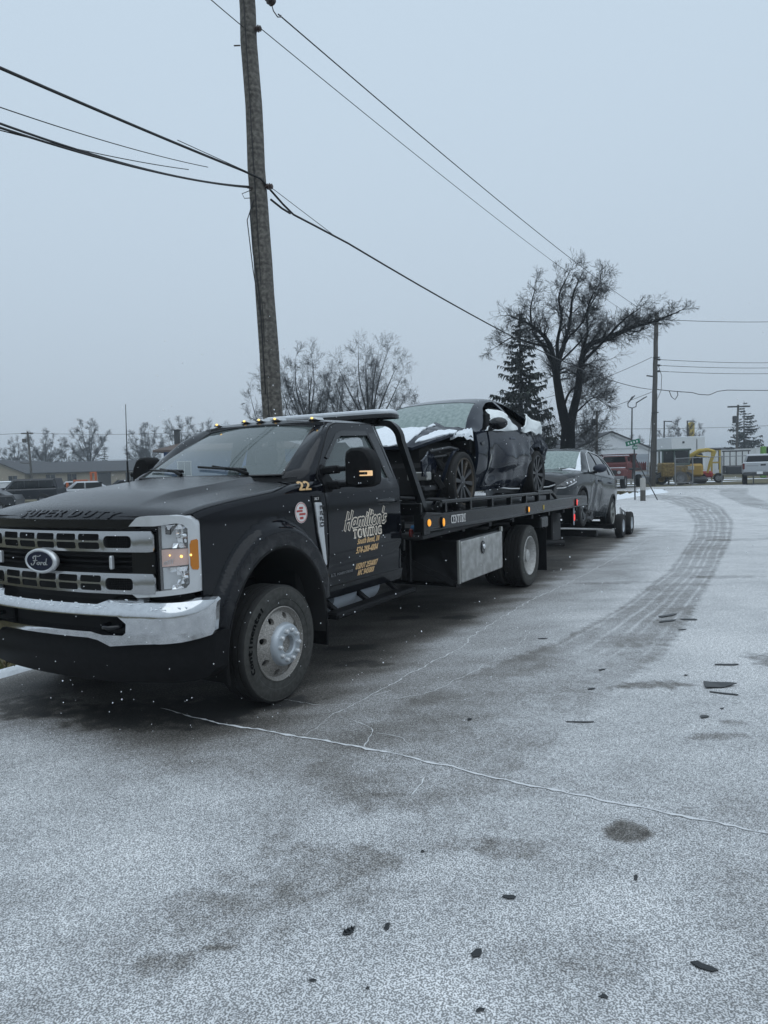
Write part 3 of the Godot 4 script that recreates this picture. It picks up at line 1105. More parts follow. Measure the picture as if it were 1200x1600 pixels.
func build_trees():
	# the tall bare elm behind the crossover: its limbs follow the tree itself, base at its own origin
	var o := {"wander": 0.2, "lift": 0.05, "tip": -0.06, "side": 0.9, "forks": 2, "spread": 0.62, "split": 0.028, "from": 0.3, "many": 3, "dense": 0.62, "reach": 0.58, "thin": 0.0066}
	var elm := thing("bare_tree", "tallest bare tree, forked trunk and one limb reaching over the utility pole", "tree", Vector3(10.88, 0, -42))
	var a := Twigs.new()
	var c := Twigs.new()
	limb(a, c, [Vector3(0, -0.1, 0), Vector3(0.02, 1.6, 0), Vector3(0.05, 3.0, 0), Vector3(0.08, 3.8, 0)], 0.50, 0.40, {"wander": 0.2, "lift": 0.0, "tip": 0.0, "side": 0.0, "forks": 2, "spread": 0.6, "split": 0.03, "from": 2.0, "many": 0, "dense": 0.0, "reach": 0.3, "thin": 0.012})
	var limbs := [
		[[0.05, 3.6, 0, -0.35, 5.0, 0.2, -0.62, 6.4, 0.3, -0.8, 7.3, 0.4, -1.15, 8.6, 0.6, -2.1, 10.0, 0.9, -3.1, 10.5, 1.0], 0.34, 0.05],
		[[0.1, 3.6, 0, 0.5, 4.9, -0.2, 0.85, 6.1, -0.4, 1.0, 7.3, -0.5, 1.4, 8.5, -0.5, 2.4, 9.4, -0.3, 4.0, 10.0, -0.1, 5.3, 10.3, 0.1, 6.4, 10.7, 0.2], 0.30, 0.045],
		[[-0.62, 6.4, 0.3, -0.45, 7.7, 0.1, 0.0, 9.3, -0.2, 0.4, 10.7, -0.4, 0.5, 12.0, -0.2, 0.8, 12.9, 0.1], 0.19, 0.035],
		[[-0.8, 7.2, 0.4, -1.3, 8.6, -0.2, -1.75, 10.0, -0.8, -1.9, 11.4, -1.0, -1.6, 12.6, -1.2], 0.14, 0.03],
		[[-0.5, 7.4, 0.2, -0.75, 9.0, 0.9, -0.6, 10.4, 1.4, -0.8, 11.6, 1.6, -0.3, 12.7, 1.5], 0.13, 0.03],
		[[0.95, 6.9, -0.5, 1.35, 8.4, -1.2, 1.75, 10.0, -1.4, 1.7, 11.2, -1.2, 2.2, 12.3, -0.9], 0.13, 0.03],
		[[1.1, 7.6, -0.5, 2.1, 9.1, 0.6, 3.1, 10.2, 0.9, 4.1, 10.9, 0.8], 0.11, 0.03],
		[[2.2, 9.2, -0.4, 3.4, 9.7, -1.2, 4.7, 10.3, -1.4, 5.6, 10.6, -1.2], 0.09, 0.025],
		[[-0.2, 5.0, 0.1, 0.4, 5.9, -0.9, 1.0, 6.4, -1.3, 1.5, 7.0, -1.5], 0.09, 0.025],
		[[-1.0, 8.4, 0.5, -2.2, 9.2, 0.2, -3.2, 9.6, 0.0, -4.0, 9.2, -0.1], 0.09, 0.022],
		[[0.1, 9.4, -0.2, 0.95, 10.4, 0.5, 1.3, 11.6, 0.8, 1.9, 12.6, 0.7], 0.08, 0.022],
		[[-0.4, 7.6, 0.2, 0.4, 8.4, 0.9, 0.8, 9.4, 1.3, 1.2, 10.2, 1.5], 0.07, 0.02],
		[[0.3, 4.4, 0, 0.8, 5.0, 0.8, 1.3, 5.4, 1.2, 1.7, 5.2, 1.3], 0.06, 0.02],
	]
	for l in limbs:
		var pts := []
		for i in range(0, l[0].size(), 3):
			pts.append(Vector3(l[0][i] * 0.96, l[0][i + 1] * (1.0 if l[0][i + 1] < 9.0 else 0.95), l[0][i + 2]))
		limb(a, c, pts, l[1] * 0.95, l[2] * 0.85, o)
	# a dense thicket of shoots in the crotch and low hanging sprays
	var shoots := o.duplicate()
	shoots.tip = -0.3
	for i in 46:
		var p := Vector3(rng.randf_range(0.5, 1.9), rng.randf_range(5.4, 7.6), rng.randf_range(-1.2, 0.8))
		branch(a, c, p, Vector3(rng.randf_range(-0.5, 1), rng.randf_range(-0.6, 0.8), rng.randf_range(-0.6, 0.6)).normalized(), rng.randf_range(0.4, 0.8), 0.018, 3, shoots)
	for i in 30:
		var p := Vector3(0.15 + rng.randf_range(0.1, 0.9), rng.randf_range(1.9, 4.0), rng.randf_range(-0.5, 0.5))
		branch(a, c, p, Vector3(rng.randf_range(0.2, 1), rng.randf_range(-0.5, 0.4), rng.randf_range(-0.6, 0.6)).normalized(), rng.randf_range(0.5, 0.9), 0.016, 3, shoots)
	put(a.done(), "trunk", "bark", elm)
	put(c.done(), "crown", "twig", elm)
	conifer("dark green spruce with drooping boughs just left of the tallest tree", Vector3(9.2, 0, -47), 12.0, 6.4, "", Color(0.026, 0.034, 0.026), 46, 0.12)
	# the brushy trees between the spruce and the elm
	var brush := {"wander": 0.3, "lift": 0.08, "tip": -0.3, "side": 0.8, "forks": 2, "spread": 0.6, "split": 0.03, "first": 0.26, "girth": 0.014, "levels": 6, "thin": 0.007}
	bare_tree("low bushy bare tree at the foot of the spruce, behind the grey crossover", Vector3(8.4, 0, -44), 5.6, brush, "")
	bare_tree("low bushy bare tree between the spruce and the tallest tree's trunk", Vector3(10.0, 0, -45.5), 6.2, brush, "")
	# trees behind the tow truck's cab
	crowned_tree("round-crowned bare tree behind the truck's light bar, rightmost of its row", Vector3(-1.3, 0, -75), 15.2, 4.6, "bare trees behind the truck", 0.0075, 15, 1)
	crowned_tree("tall narrow bare tree just right of the near utility pole, above the cab roof", Vector3(-7.6, 0, -75), 14.6, 3.1, "bare trees behind the truck", 0.0075, 13, 1)
	crowned_tree("bare tree squeezed between the round-crowned tree and the narrow one", Vector3(-4.9, 0, -79), 12.4, 2.8, "bare trees behind the truck", 0.0075, 10, 1)
	crowned_tree("smaller bare tree half hidden by the near utility pole", Vector3(-11.4, 0, -74), 11.8, 2.7, "bare trees behind the truck", 0.0075, 11, 1)
	crowned_tree("lowest bare tree of the row, behind the wrecked car's roof", Vector3(3.4, 0, -88), 10.2, 3.4, "bare trees behind the truck", 0.008, 10, 1, "bark", "twig_far")
	# the far line beyond the long tan building
	var f1 := crowned_tree("tall oval bare tree standing alone above the long tan building's roof", Vector3(-61.5, 0, -150), 13.4, 4.2, "bare trees beyond the tan building", 0.014, 13, 1, "bark", "twig_far")
	var f2 := crowned_tree("bare tree behind the slim pole at the tan building", Vector3(-72.0, 0, -152), 11.8, 5.0, "bare trees beyond the tan building", 0.014, 13, 1, "bark", "twig_far")
	copy_of(f2, "leftmost bare tree above the tan building's gable", Vector3(-79.5, 0, -155), 1.2, 0.9)
	copy_of(f2, "low bare tree in the gap left of the tall oval tree", Vector3(-66.3, 0, -150), 2.2, 0.72)
	copy_of(f1, "bare tree left of the blue house, right of the whip antenna", Vector3(-49.5, 0, -150), 0.8, 0.92)
	copy_of(f1, "bare tree rising behind the blue house's chimney", Vector3(-42.0, 0, -150), 2.1, 1.0)
	copy_of(f2, "bare tree behind the blue house roof beside the windshield", Vector3(-36.0, 0, -152), 3.0, 1.08)
	copy_of(f2, "faint bare tree right of the far dark conifer, by the whip antenna", Vector3(-53.5, 0, -160), 4.0, 0.8)
	conifer("small dark conifer above the tan building, right of the tall oval tree", Vector3(-57.6, 0, -148), 8.5, 5.2, "", Color(0.030, 0.038, 0.032), 22, 0.15)
	# right of the far pole
	copy_of(f1, "hazy bare tree behind the white house, left of the far pole", Vector3(28.5, 0, -100), 1.7, 0.74)
	copy_of(f2, "bare tree left of the right-hand conifer, behind the slim lamp", Vector3(49.5, 0, -118), 2.7, 0.72)
	copy_of(f2, "distant low bare tree right of the yellow pillar sign", Vector3(52.5, 0, -150), 0.5, 0.62)
	conifer("large dusky conifer at the right edge, behind the crossarm pole", Vector3(56.8, 0, -112), 11.2, 8.0, "", Color(0.032, 0.042, 0.038), 26, 0.12)

# ---------------------------------------------------------------- far buildings, poles, wires

func window_on(parent, o: Vector3, ux: Vector3, w: float, h: float, frame := "white_panel", pane := "dark_glass", grid := 0):
	var win := Node3D.new()
	win.name = "window"
	parent.add_child(win, true)
	var n := ux.cross(Vector3.UP).normalized()
	var f := B.new()
	for q in [[Vector2(0, h / 2), Vector2(w + 0.12, 0.08)], [Vector2(0, -h / 2), Vector2(w + 0.16, 0.09)], [Vector2(-w / 2, 0), Vector2(0.08, h - 0.09)], [Vector2(w / 2, 0), Vector2(0.08, h - 0.09)], [Vector2(0, 0), Vector2(0.05, h - 0.09)]]:
		f.box(o + ux * q[0].x + Vector3.UP * q[0].y + n * 0.03, Vector3(q[1].x, q[1].y, 0.08), 0.01, Basis(ux, Vector3.UP, n))
	put(f, "frame", frame, win)
	var p := B.new()
	p.box(o + n * 0.012, Vector3(w - 0.08, h - 0.09, 0.02), 0.0, Basis(ux, Vector3.UP, n))
	put(p, "pane", pane, win)

# a gabled house: footprint x0..x1, z0..z1 (z1 nearer), ridge along x or z
func gabled(t: Node3D, x0: float, x1: float, z0: float, z1: float, eave: float, ridge: float, along_x: bool, wall: String, roof: String, over := 0.35):
	var b := B.new()
	var r := B.new()
	var th := 0.12
	if along_x:
		var zm := (z0 + z1) * 0.5
		for x in [x0, x1]:
			b.fan([Vector3(x, 0, z1), Vector3(x, eave, z1), Vector3(x, ridge, zm), Vector3(x, eave, z0), Vector3(x, 0, z0)])
		for z in [z0, z1]:
			b.quad(Vector3(x0, 0, z), Vector3(x1, 0, z), Vector3(x1, eave, z), Vector3(x0, eave, z))
			var k := (ridge - eave) / absf(zm - z)
			var sg := signf(z - zm)
			var e := Vector3(0, eave - k * over + th, z + sg * over)
			var q := [Vector3(x0 - over, ridge + th, zm), Vector3(x1 + over, ridge + th, zm), Vector3(x1 + over, e.y, e.z), Vector3(x0 - over, e.y, e.z)]
			r.flat()
			r.quad(q[0], q[1], q[2], q[3])
			var dn := Vector3(0, -th, 0)
			r.quad(q[3], q[2], q[2] + dn, q[3] + dn)
			r.quad(q[0] + dn, q[1] + dn, q[2] + dn, q[3] + dn)
			for pr in [[0, 3], [1, 2]]:
				r.quad(q[pr[0]], q[pr[1]], q[pr[1]] + dn, q[pr[0]] + dn)
	else:
		var xm := (x0 + x1) * 0.5
		for z in [z0, z1]:
			b.fan([Vector3(x0, 0, z), Vector3(x0, eave, z), Vector3(xm, ridge, z), Vector3(x1, eave, z), Vector3(x1, 0, z)])
		for x in [x0, x1]:
			b.quad(Vector3(x, 0, z0), Vector3(x, 0, z1), Vector3(x, eave, z1), Vector3(x, eave, z0))
			var k := (ridge - eave) / absf(xm - x)
			var sg := signf(x - xm)
			var q := [Vector3(xm, ridge + th, z0 - over), Vector3(xm, ridge + th, z1 + over), Vector3(x + sg * over, eave - k * over + th, z1 + over), Vector3(x + sg * over, eave - k * over + th, z0 - over)]
			r.flat()
			r.quad(q[0], q[1], q[2], q[3])
			var dn := Vector3(0, -th, 0)
			r.quad(q[3], q[2], q[2] + dn, q[3] + dn)
			r.quad(q[0] + dn, q[1] + dn, q[2] + dn, q[3] + dn)
			for pr in [[0, 3], [1, 2]]:
				r.quad(q[pr[0]], q[pr[1]], q[pr[1]] + dn, q[pr[0]] + dn)
	put(b, "wall", wall, t)
	return put(r, "roof", roof, t)

func build_far_buildings():
	# long low tan building on the left, a gable wing at its end
	var t := thing("long_building", "long low tan building with a dark grey roof, left of the truck", "building", Vector3(0, 0, 0))
	gabled(t, -54.4, -22.0, -122, -110, 2.75, 4.3, true, "tan_siding", "roof_dark", 0.6)
	gabled(t, -64.0, -54.6, -124, -108.6, 2.75, 4.75, false, "tan_siding", "roof_dark", 0.5)
	for x in [-51.3, -48.0, -39.0, -36.4, -33.9, -31.5, -28.9]:
		window_on(t, Vector3(x, 1.75, -109.99), Vector3.RIGHT, 1.5, 1.35, "tan_trim")
	for x in [-61.6, -59.6, -56.4]:
		window_on(t, Vector3(x, 1.55, -108.59), Vector3.RIGHT, 0.9 if x > -61 and x < -59 else 1.4, 1.6, "tan_trim")
	var d := B.new()
	d.box(Vector3(-43.0, 1.35, -109.97), Vector3(2.0, 2.3, 0.08), 0.02)
	put(d, "door", "steel_dark", t)
	# blue house with chimney behind the truck's hood
	t = thing("blue_house", "blue house with a brown roof and dark chimney, beside the truck's windshield", "house")
	var wl := B.new()
	wl.box(Vector3(-12.7, 1.9, -64.0), Vector3(11.2, 3.8, 8.6))
	put(wl, "wall", "blue_siding", t)
	var hip := B.new()
	var q0 := Vector3(-19.0, 3.78, -59.0)
	var q1 := Vector3(-6.4, 3.78, -59.0)
	var q2 := Vector3(-6.4, 3.78, -69.0)
	var q3 := Vector3(-19.0, 3.78, -69.0)
	var r0 := Vector3(-14.4, 5.35, -64.0)
	var r1 := Vector3(-11.0, 5.35, -64.0)
	hip.quad(q0, q1, r1, r0)
	hip.quad(q2, q3, r0, r1)
	hip.tri(q3, q0, r0)
	hip.tri(q1, q2, r1)
	for e in [[q0, q1], [q1, q2], [q2, q3], [q3, q0]]:
		hip.quad(e[0], e[1], e[1] - Vector3(0, 0.16, 0), e[0] - Vector3(0, 0.16, 0))
	hip.quad(q0 - Vector3(0, 0.16, 0), q1 - Vector3(0, 0.16, 0), q2 - Vector3(0, 0.16, 0), q3 - Vector3(0, 0.16, 0))
	var roof := put(hip, "roof", "roof_brown", t)
	var ch := B.new()
	ch.box(Vector3(-17.6, 4.75, -61.4), Vector3(0.42, 1.5, 0.42), 0.03)
	ch.box(Vector3(-17.6, 5.54, -61.4), Vector3(0.54, 0.1, 0.54), 0.02)
	put(ch, "chimney", "steel_dark", roof)
	window_on(t, Vector3(-16.6, 2.2, -59.69), Vector3.RIGHT, 1.1, 1.2)
	# white house with its gable towards the road
	t = thing("white_house", "white gabled house with a grey roof behind the grey crossover", "house")
	gabled(t, 16.2, 23.6, -82, -62, 2.7, 4.35, false, "white_siding", "roof_dark", 0.25)
	var tr := B.new()
	for q in [[16.2, 2.7, 19.9, 4.35], [23.6, 2.7, 19.9, 4.35]]:
		tr.bar(Vector3(q[0], q[1] - 0.06, -61.88), Vector3(q[2], q[3] - 0.06, -61.88), 0.04, 0.2)
	tr.box(Vector3(20.3, 2.95, -61.97), Vector3(6.0, 0.05, 0.06))
	put(tr, "gable_trim", "white_panel", t)
	window_on(t, Vector3(18.9, 1.75, -61.99), Vector3.RIGHT, 0.42, 1.3, "steel_dark", "white_panel")
	window_on(t, Vector3(20.6, 1.75, -61.99), Vector3.RIGHT, 0.42, 1.3, "steel_dark", "white_panel")
	var g := B.new()
	g.box(Vector3(22.0, 1.3, -61.95), Vector3(2.3, 2.2, 0.08), 0.02)
	for k in 4:
		g.box(Vector3(22.0, 0.6 + k * 0.5, -61.9), Vector3(2.2, 0.03, 0.03))
	put(g, "garage_door", "pale_grey", t)
	var v := B.new()
	v.box(Vector3(18.75, 2.85, -61.9), Vector3(0.5, 0.14, 0.16), 0.03)
	put(v, "wall_lamp", "steel_dark", t)
	# low building with dark roof, and the long white fence wall
	t = thing("low_building", "low white building with a dark grey roof behind the yellow pillar sign", "building")
	gabled(t, 45.5, 56.5, -122, -110, 2.55, 3.7, true, "white_panel", "roof_dark", 0.5)
	t = thing("white_wall", "long white panel wall rising to the right behind the yard", "wall")
	for i in 9:
		var b := B.new()
		var x := 38.4 + i * 2.4
		var h := 2.75 + 0.09 * i
		b.box(Vector3(x, h * 0.5, -85.0), Vector3(2.37, h, 0.16), 0.015)
		b.box(Vector3(x, h + 0.04, -85.0), Vector3(2.37, 0.08, 0.24), 0.02)
		put(b, "panel", "white_panel", t)


func pole_mesh(base: Vector3, top: Vector3, r0: float, r1: float, seg := 14) -> B:
	var b := B.new()
	var path := []
	var rad := []
	var wob := noise(0.7, 2, 151)
	for i in 25:
		var t := i / 24.0
		path.append(base.lerp(top, t) + Vector3(wob.get_noise_1d(i * 3.0), 0, wob.get_noise_1d(i * 3.0 + 77)) * r0 * 0.12)
		rad.append(lerpf(r0, r1, t) * (1.0 + 0.03 * wob.get_noise_1d(i * 11.0)))
	b.tube(path, rad, seg)
	return b

func sag(a: Vector3, b: Vector3, drop: float, n := 24) -> Array:
	var p := []
	for i in n + 1:
		var t := float(i) / n
		p.append(a.lerp(b, t) - Vector3.UP * drop * 4.0 * t * (1.0 - t))
	return p

func wire(labels, paths: Array, r: float, m := "wire"):
	if labels is String and paths.size() > 1:
		var t := thing("overhead_wire", labels, "wire")
		for p in paths:
			var c := B.new()
			c.tube(p, r, 5, false)
			put(c, "strand", m, t)
		return
	for i in paths.size():
		var b := B.new()
		b.tube(paths[i], r, 5, false)
		tag(put(b, "overhead_wire", m), labels if labels is String else labels[i], "wire")

func insulator(b: B, o: Vector3, d: Vector3, k := 1.0):
	b.lathe([Vector2(0.0, -0.02 * k), Vector2(0.03 * k, -0.02 * k), Vector2(0.03 * k, 0.02 * k), Vector2(0.055 * k, 0.03 * k), Vector2(0.03 * k, 0.05 * k), Vector2(0.06 * k, 0.07 * k), Vector2(0.03 * k, 0.09 * k), Vector2(0.05 * k, 0.11 * k), Vector2(0.02 * k, 0.13 * k), Vector2(0.0, 0.13 * k)], o, d, 12)

func build_poles_and_wires():
	# near wooden pole, leaning slightly left
	var A0 := Vector3(-1.915, 0, -13.0)
	var t := thing("utility_pole", "thick weathered wooden utility pole rising out of frame behind the truck", "utility pole")
	put(pole_mesh(A0 - Vector3(0, 0.1, 0), Vector3(-2.24, 13.0, -13.0), 0.2, 0.122, 20), "post", "wood_pole", t)
	var b: B
	for q in [[Vector3(-2.03, 9.36, -12.93), Vector3(1, -0.15, 0.35)], [Vector3(-1.93, 6.66, -12.93), Vector3(1, -0.1, 0.3)]]:
		b = B.new()
		insulator(b, q[0], q[1].normalized())
		put(b, "insulator", "porcelain", t)
	b = B.new()
	b.tube([Vector3(-2.3, 9.1, -12.95), Vector3(-2.4, 9.07, -12.9)], 0.012, 6)
	put(b, "bolt", "porcelain", t)
	b = B.new()
	b.tube([Vector3(-2.13, 6.63, -12.9), Vector3(-2.24, 6.6, -12.8)], 0.014, 6)
	put(b, "bolt", "porcelain", t)
	var rise := B.new()
	var pts := []
	for i in 16:
		pts.append(Vector3(-2.04 - 0.0246 * (2.0 + i * 0.75) + 0.09, 2.0 + i * 0.75, -12.83))
	rise.tube(pts, 0.009, 5)
	rise.tube([Vector3(-2.15, 6.5, -12.9), Vector3(-2.22, 6.2, -12.85), Vector3(-2.19, 5.5, -12.84), Vector3(-2.1, 4.7, -12.83), Vector3(-2.06, 3.0, -12.83)], 0.011, 5)
	rise.tube([Vector3(-2.13, 6.45, -12.86), Vector3(-2.27, 6.05, -12.82), Vector3(-2.2, 5.2, -12.82), Vector3(-2.1, 4.4, -12.83)], 0.009, 5)
	rise.tube([Vector3(-2.18, 6.58, -12.85), Vector3(-2.34, 6.5, -12.8), Vector3(-2.3, 6.42, -12.8), Vector3(-2.18, 6.44, -12.84)], 0.007, 5)
	put(rise, "riser_cable", "wire", t)
	var arm := B.new()
	arm.bar(Vector3(-2.15, 9.95, -13.05), Vector3(-1.45, 9.95, -12.45), 0.09, 0.11, 0.01)
	put(arm, "side_arm", "wood_pole", t)
	var ins := B.new()
	insulator(ins, Vector3(-1.74, 9.68, -12.55), Vector3(0.45, -0.18, -1).normalized(), 1.5)
	ins.ball(Vector3(-1.76, 9.74, -12.5), Vector3(0.11, 0.11, 0.11), 12)
	ins.tube([Vector3(-1.7, 9.66, -12.7), Vector3(-1.66, 9.5, -12.68), Vector3(-1.6, 9.44, -12.75), Vector3(-1.55, 9.5, -12.85), Vector3(-1.56, 9.56, -12.9)], 0.01, 6)
	put(ins, "insulator", "porcelain", t)
	# far wooden pole on the corner
	t = thing("utility_pole", "far wooden utility pole on the corner beside the green street sign", "utility pole")
	put(pole_mesh(Vector3(18.93, -0.1, -50), Vector3(19.28, 12.0, -50), 0.2, 0.14, 12), "post", "wood_far", t)
	var fb: B
	for y in [11.55, 11.2, 8.75, 8.35, 7.95]:
		fb = B.new()
		insulator(fb, Vector3(19.4 - (12.0 - y) * 0.03, y, -49.9), Vector3(1, 0, 0), 1.5)
		put(fb, "insulator", "steel_dark", t)
	for y in [8.9, 5.1, 2.4]:
		fb = B.new()
		fb.box(Vector3(18.95 + y * 0.029, y, -49.9), Vector3(0.42, 0.06, 0.3), 0.01)
		put(fb, "band", "steel_dark", t)
	fb = B.new()
	fb.bar(Vector3(18.95, 7.6, -49.9), Vector3(18.5, 7.65, -49.8), 0.08, 0.08)
	put(fb, "bracket", "steel_dark", t)
	for q in [[[Vector3(19.05, 7.5, -49.85), Vector3(17.6, 0, -47.6)], "guy_wire"], [[Vector3(19.0, 5.0, -49.85), Vector3(18.2, 0, -48.4)], "guy_wire"], [[Vector3(19.25, 8.4, -49.75), Vector3(19.5, 7.6, -49.7), Vector3(19.45, 6.6, -49.7), Vector3(19.2, 6.0, -49.75)], "riser_cable"], [[Vector3(19.2, 6.4, -49.78), Vector3(19.1, 0.2, -49.78)], "riser_cable"]]:
		var gy := B.new()
		gy.tube(q[0], 0.02, 5)
		put(gy, q[1], "wire_grey", t)
	wire("highest thin wire from the near pole's side arm to the far pole's top", [sag(Vector3(-1.6, 9.55, -12.85), Vector3(19.2, 11.6, -50), 0.35)], 0.012)
	wire("thin wire from the near pole's upper insulator down towards the tallest tree", [sag(Vector3(-1.9, 9.33, -12.9), Vector3(19.1, 10.9, -50), 0.4), sag(Vector3(-3.0, 8.6, -9.6), Vector3(-2.2, 9.36, -12.9), 0.02)], 0.008)
	var cable := sag(Vector3(-7.0, 5.28, -1.0), Vector3(-2.28, 6.83, -12.65), 0.1)
	cable.append_array([Vector3(-2.0, 6.74, -12.78), Vector3(-1.7, 6.52, -13.4), Vector3(-1.55, 6.45, -13.75), Vector3(-1.2, 6.42, -14.3)])
	cable.append_array(sag(Vector3(-0.6, 6.38, -15.3), Vector3(18.9, 6.72, -50), 0.62))
	wire("thick black cable crossing the near pole and running on to the far pole", [cable, [Vector3(-1.88, 6.5, -13.1), Vector3(-1.72, 6.45, -13.42), Vector3(-1.6, 6.43, -13.62)]], 0.02)
	wire("thin messenger wire just above the thick black cable at the near pole", [[Vector3(-2.95, 6.62, -11.0), Vector3(-2.1, 6.86, -12.95)], [Vector3(-1.85, 6.67, -13.0), Vector3(-1.2, 6.49, -14.2), Vector3(-0.9, 6.42, -14.8)]], 0.006)
	wire("bundle of service cables from the left, ending on the near pole", [sag(Vector3(-3.85, 4.9, -6.5), Vector3(-2.2, 6.6, -12.8), 0.12), sag(Vector3(-3.86, 4.96, -6.5), Vector3(-2.2, 6.62, -12.8), 0.15)], 0.013)
	wire(["thin service wire just above the cable bundle left of the near pole", "thin service wire just below the cable bundle left of the near pole"], [sag(Vector3(-3.83, 5.08, -6.5), Vector3(-2.6, 6.38, -11.4), 0.06), sag(Vector3(-3.85, 4.84, -6.5), Vector3(-2.75, 6.1, -10.8), 0.05)], 0.006)
	wire("topmost wire leaving the far pole to the right", [sag(Vector3(19.4, 11.5, -49.9), Vector3(46.0, 15.2, -70), 0.3)], 0.022, "wire_grey")
	wire(["uppermost of three parallel wires leaving the far pole's middle to the right", "middle one of three parallel wires leaving the far pole to the right", "lowest of three parallel wires leaving the far pole's middle to the right"], [sag(Vector3(19.4, 8.75, -49.9), Vector3(46.0, 11.2, -70), 0.3), sag(Vector3(19.4, 8.35, -49.9), Vector3(46.0, 10.75, -70), 0.3), sag(Vector3(19.4, 7.95, -49.9), Vector3(46.0, 10.2, -70), 0.3)], 0.02, "wire_grey")
	var drop := [Vector3(19.1, 6.7, -49.85), Vector3(20.6, 6.62, -50.6), Vector3(21.3, 6.6, -51), Vector3(22.6, 6.62, -52), Vector3(23.3, 6.5, -52.4), Vector3(24.3, 6.5, -53), Vector3(25.4, 6.85, -54)]
	drop.append_array(sag(Vector3(26.5, 7.0, -54.8), Vector3(50.0, 8.6, -70), 0.2))
	wire("drooping cable leaving the far pole low to the right", [drop, [Vector3(20.3, 6.6, -50.4), Vector3(20.45, 6.2, -50.4), Vector3(20.7, 6.0, -50.4), Vector3(20.9, 6.3, -50.4), Vector3(20.95, 6.6, -50.6)]], 0.028)
	wire("thin low wire far behind the right-hand poles", [sag(Vector3(24, 5.9, -85), Vector3(75, 7.3, -100), 0.6)], 0.025, "wire_grey")
	wire(["wire rising from behind the tallest tree to the far pole's middle", "wire rising from behind the tallest tree to the far pole's lower half"], [sag(Vector3(11.0, 6.3, -52), Vector3(18.95, 8.95, -50), 0.25), sag(Vector3(11.0, 4.3, -52), Vector3(18.95, 6.55, -50), 0.2)], 0.018, "wire_grey")
	wire(["level wire from the left edge to the slim pole at the tan building", "level wire from the slim pole at the tan building towards the truck", "faint wire far behind the tan building's roof"], [sag(Vector3(-90, 7.0, -76), Vector3(-37.1, 6.55, -75), 0.5), sag(Vector3(-37.1, 6.55, -75), Vector3(-8, 6.5, -72), 0.5), sag(Vector3(-80, 5.2, -130), Vector3(-20, 5.2, -130), 0.3)], 0.02, "wire_grey")
	# slim poles
	t = thing("utility_pole", "slim distant utility pole in front of the tan building", "utility pole")
	put(pole_mesh(Vector3(-36.9, -0.1, -75), Vector3(-37.15, 6.7, -75), 0.12, 0.09, 8), "post", "wood_far", t)
	b = B.new()
	b.box(Vector3(-37.14, 6.5, -74.9), Vector3(1.25, 0.14, 0.1), 0.01)
	put(b, "crossarm", "wood_far", t)
	b = B.new()
	b.box(Vector3(-37.5, 5.75, -74.9), Vector3(0.35, 0.4, 0.3), 0.05)
	put(b, "transformer", "wood_far", t)
	b = B.new()
	b.bar(Vector3(-37.1, 3.35, -74.9), Vector3(-38.0, 3.45, -74.7), 0.1, 0.1)
	put(b, "lamp_arm", "wood_far", t)
	t = thing("utility_pole", "short wooden pole standing before the white house's roof", "utility pole")
	put(pole_mesh(Vector3(18.0, -0.1, -60), Vector3(18.07, 6.1, -60), 0.13, 0.1, 8), "post", "wood_far", t)
	b = B.new()
	b.lathe([Vector2(0, 0), Vector2(0.17, 0), Vector2(0.17, 0.5), Vector2(0, 0.55)], Vector3(17.75, 4.9, -59.9), Vector3.UP, 10)
	put(b, "transformer", "steel_dark", t)
	b = B.new()
	b.bar(Vector3(18.05, 5.98, -59.85), Vector3(18.6, 6.0, -59.8), 0.06, 0.06)
	put(b, "crossarm", "steel_dark", t)
	t = thing("utility_pole", "far utility pole with a crossarm and transformer before the right-hand conifer", "utility pole")
	put(pole_mesh(Vector3(47.1, -0.1, -95), Vector3(47.4, 9.0, -95), 0.17, 0.13, 8), "post", "wood_far", t)
	b = B.new()
	b.box(Vector3(47.4, 8.75, -94.8), Vector3(3.0, 0.2, 0.14), 0.02)
	put(b, "crossarm", "steel_dark", t)
	b = B.new()
	b.lathe([Vector2(0, 0), Vector2(0.28, 0), Vector2(0.28, 0.9), Vector2(0, 0.95)], Vector3(46.8, 6.6, -94.7), Vector3.UP, 10)
	put(b, "transformer", "steel_dark", t)
	b = B.new()
	b.bar(Vector3(47.2, 4.6, -94.8), Vector3(46.2, 4.75, -94.6), 0.1, 0.14)
	put(b, "lamp_arm", "steel_dark", t)
	# street lamps
	t = thing("street_lamp", "dark street lamp with two upturned arms, left of the far pole", "street lamp")
	b = B.new()
	b.tube([Vector3(26.15, 0, -75), Vector3(26.3, 7.4, -75)], [0.11, 0.07], 8)
	put(b, "post", "steel_dark", t)
	for sg in [[-0.42, 0.35, -0.1, 1.1], [0.42, 0.35, 1.15, 0.95]]:
		var h := B.new()
		h.tube([Vector3(26.3, 7.4, -75), Vector3(26.3 + sg[0], 7.55, -75), Vector3(26.3 + sg[0] * 1.05, 7.9, -75), Vector3(26.3 + sg[2] + 0.1, 7.5 + sg[3], -74.9)], 0.055, 6)
		h.bar(Vector3(26.3 + sg[0] * 1.05, 7.95, -74.95), Vector3(26.3 + sg[2] + 0.35, 7.6 + sg[3], -74.9), 0.22, 0.1, 0.02)
		put(h, "lamp_head", "steel_dark", t)
	t = thing("street_lamp", "slim parking lot lamp post with one arm, above the white trailer", "street lamp")
	b = B.new()
	b.tube([Vector3(37.5, 0, -95), Vector3(37.58, 7.1, -95)], 0.09, 6)
	put(b, "post", "steel_dark", t)
	b = B.new()
	b.bar(Vector3(37.5, 7.1, -95), Vector3(38.6, 7.05, -95), 0.22, 0.12, 0.02)
	put(b, "lamp_head", "steel_dark", t)
	copy_of(t, "slim lamp post with one arm, left of the crossarm pole on the right", Vector3(3.5, 0, -1.0), 0.0, 1.0)
	# yellow pillar sign
	t = thing("pillar_sign", "tall narrow yellow pillar sign on a dark post behind the yard", "sign")
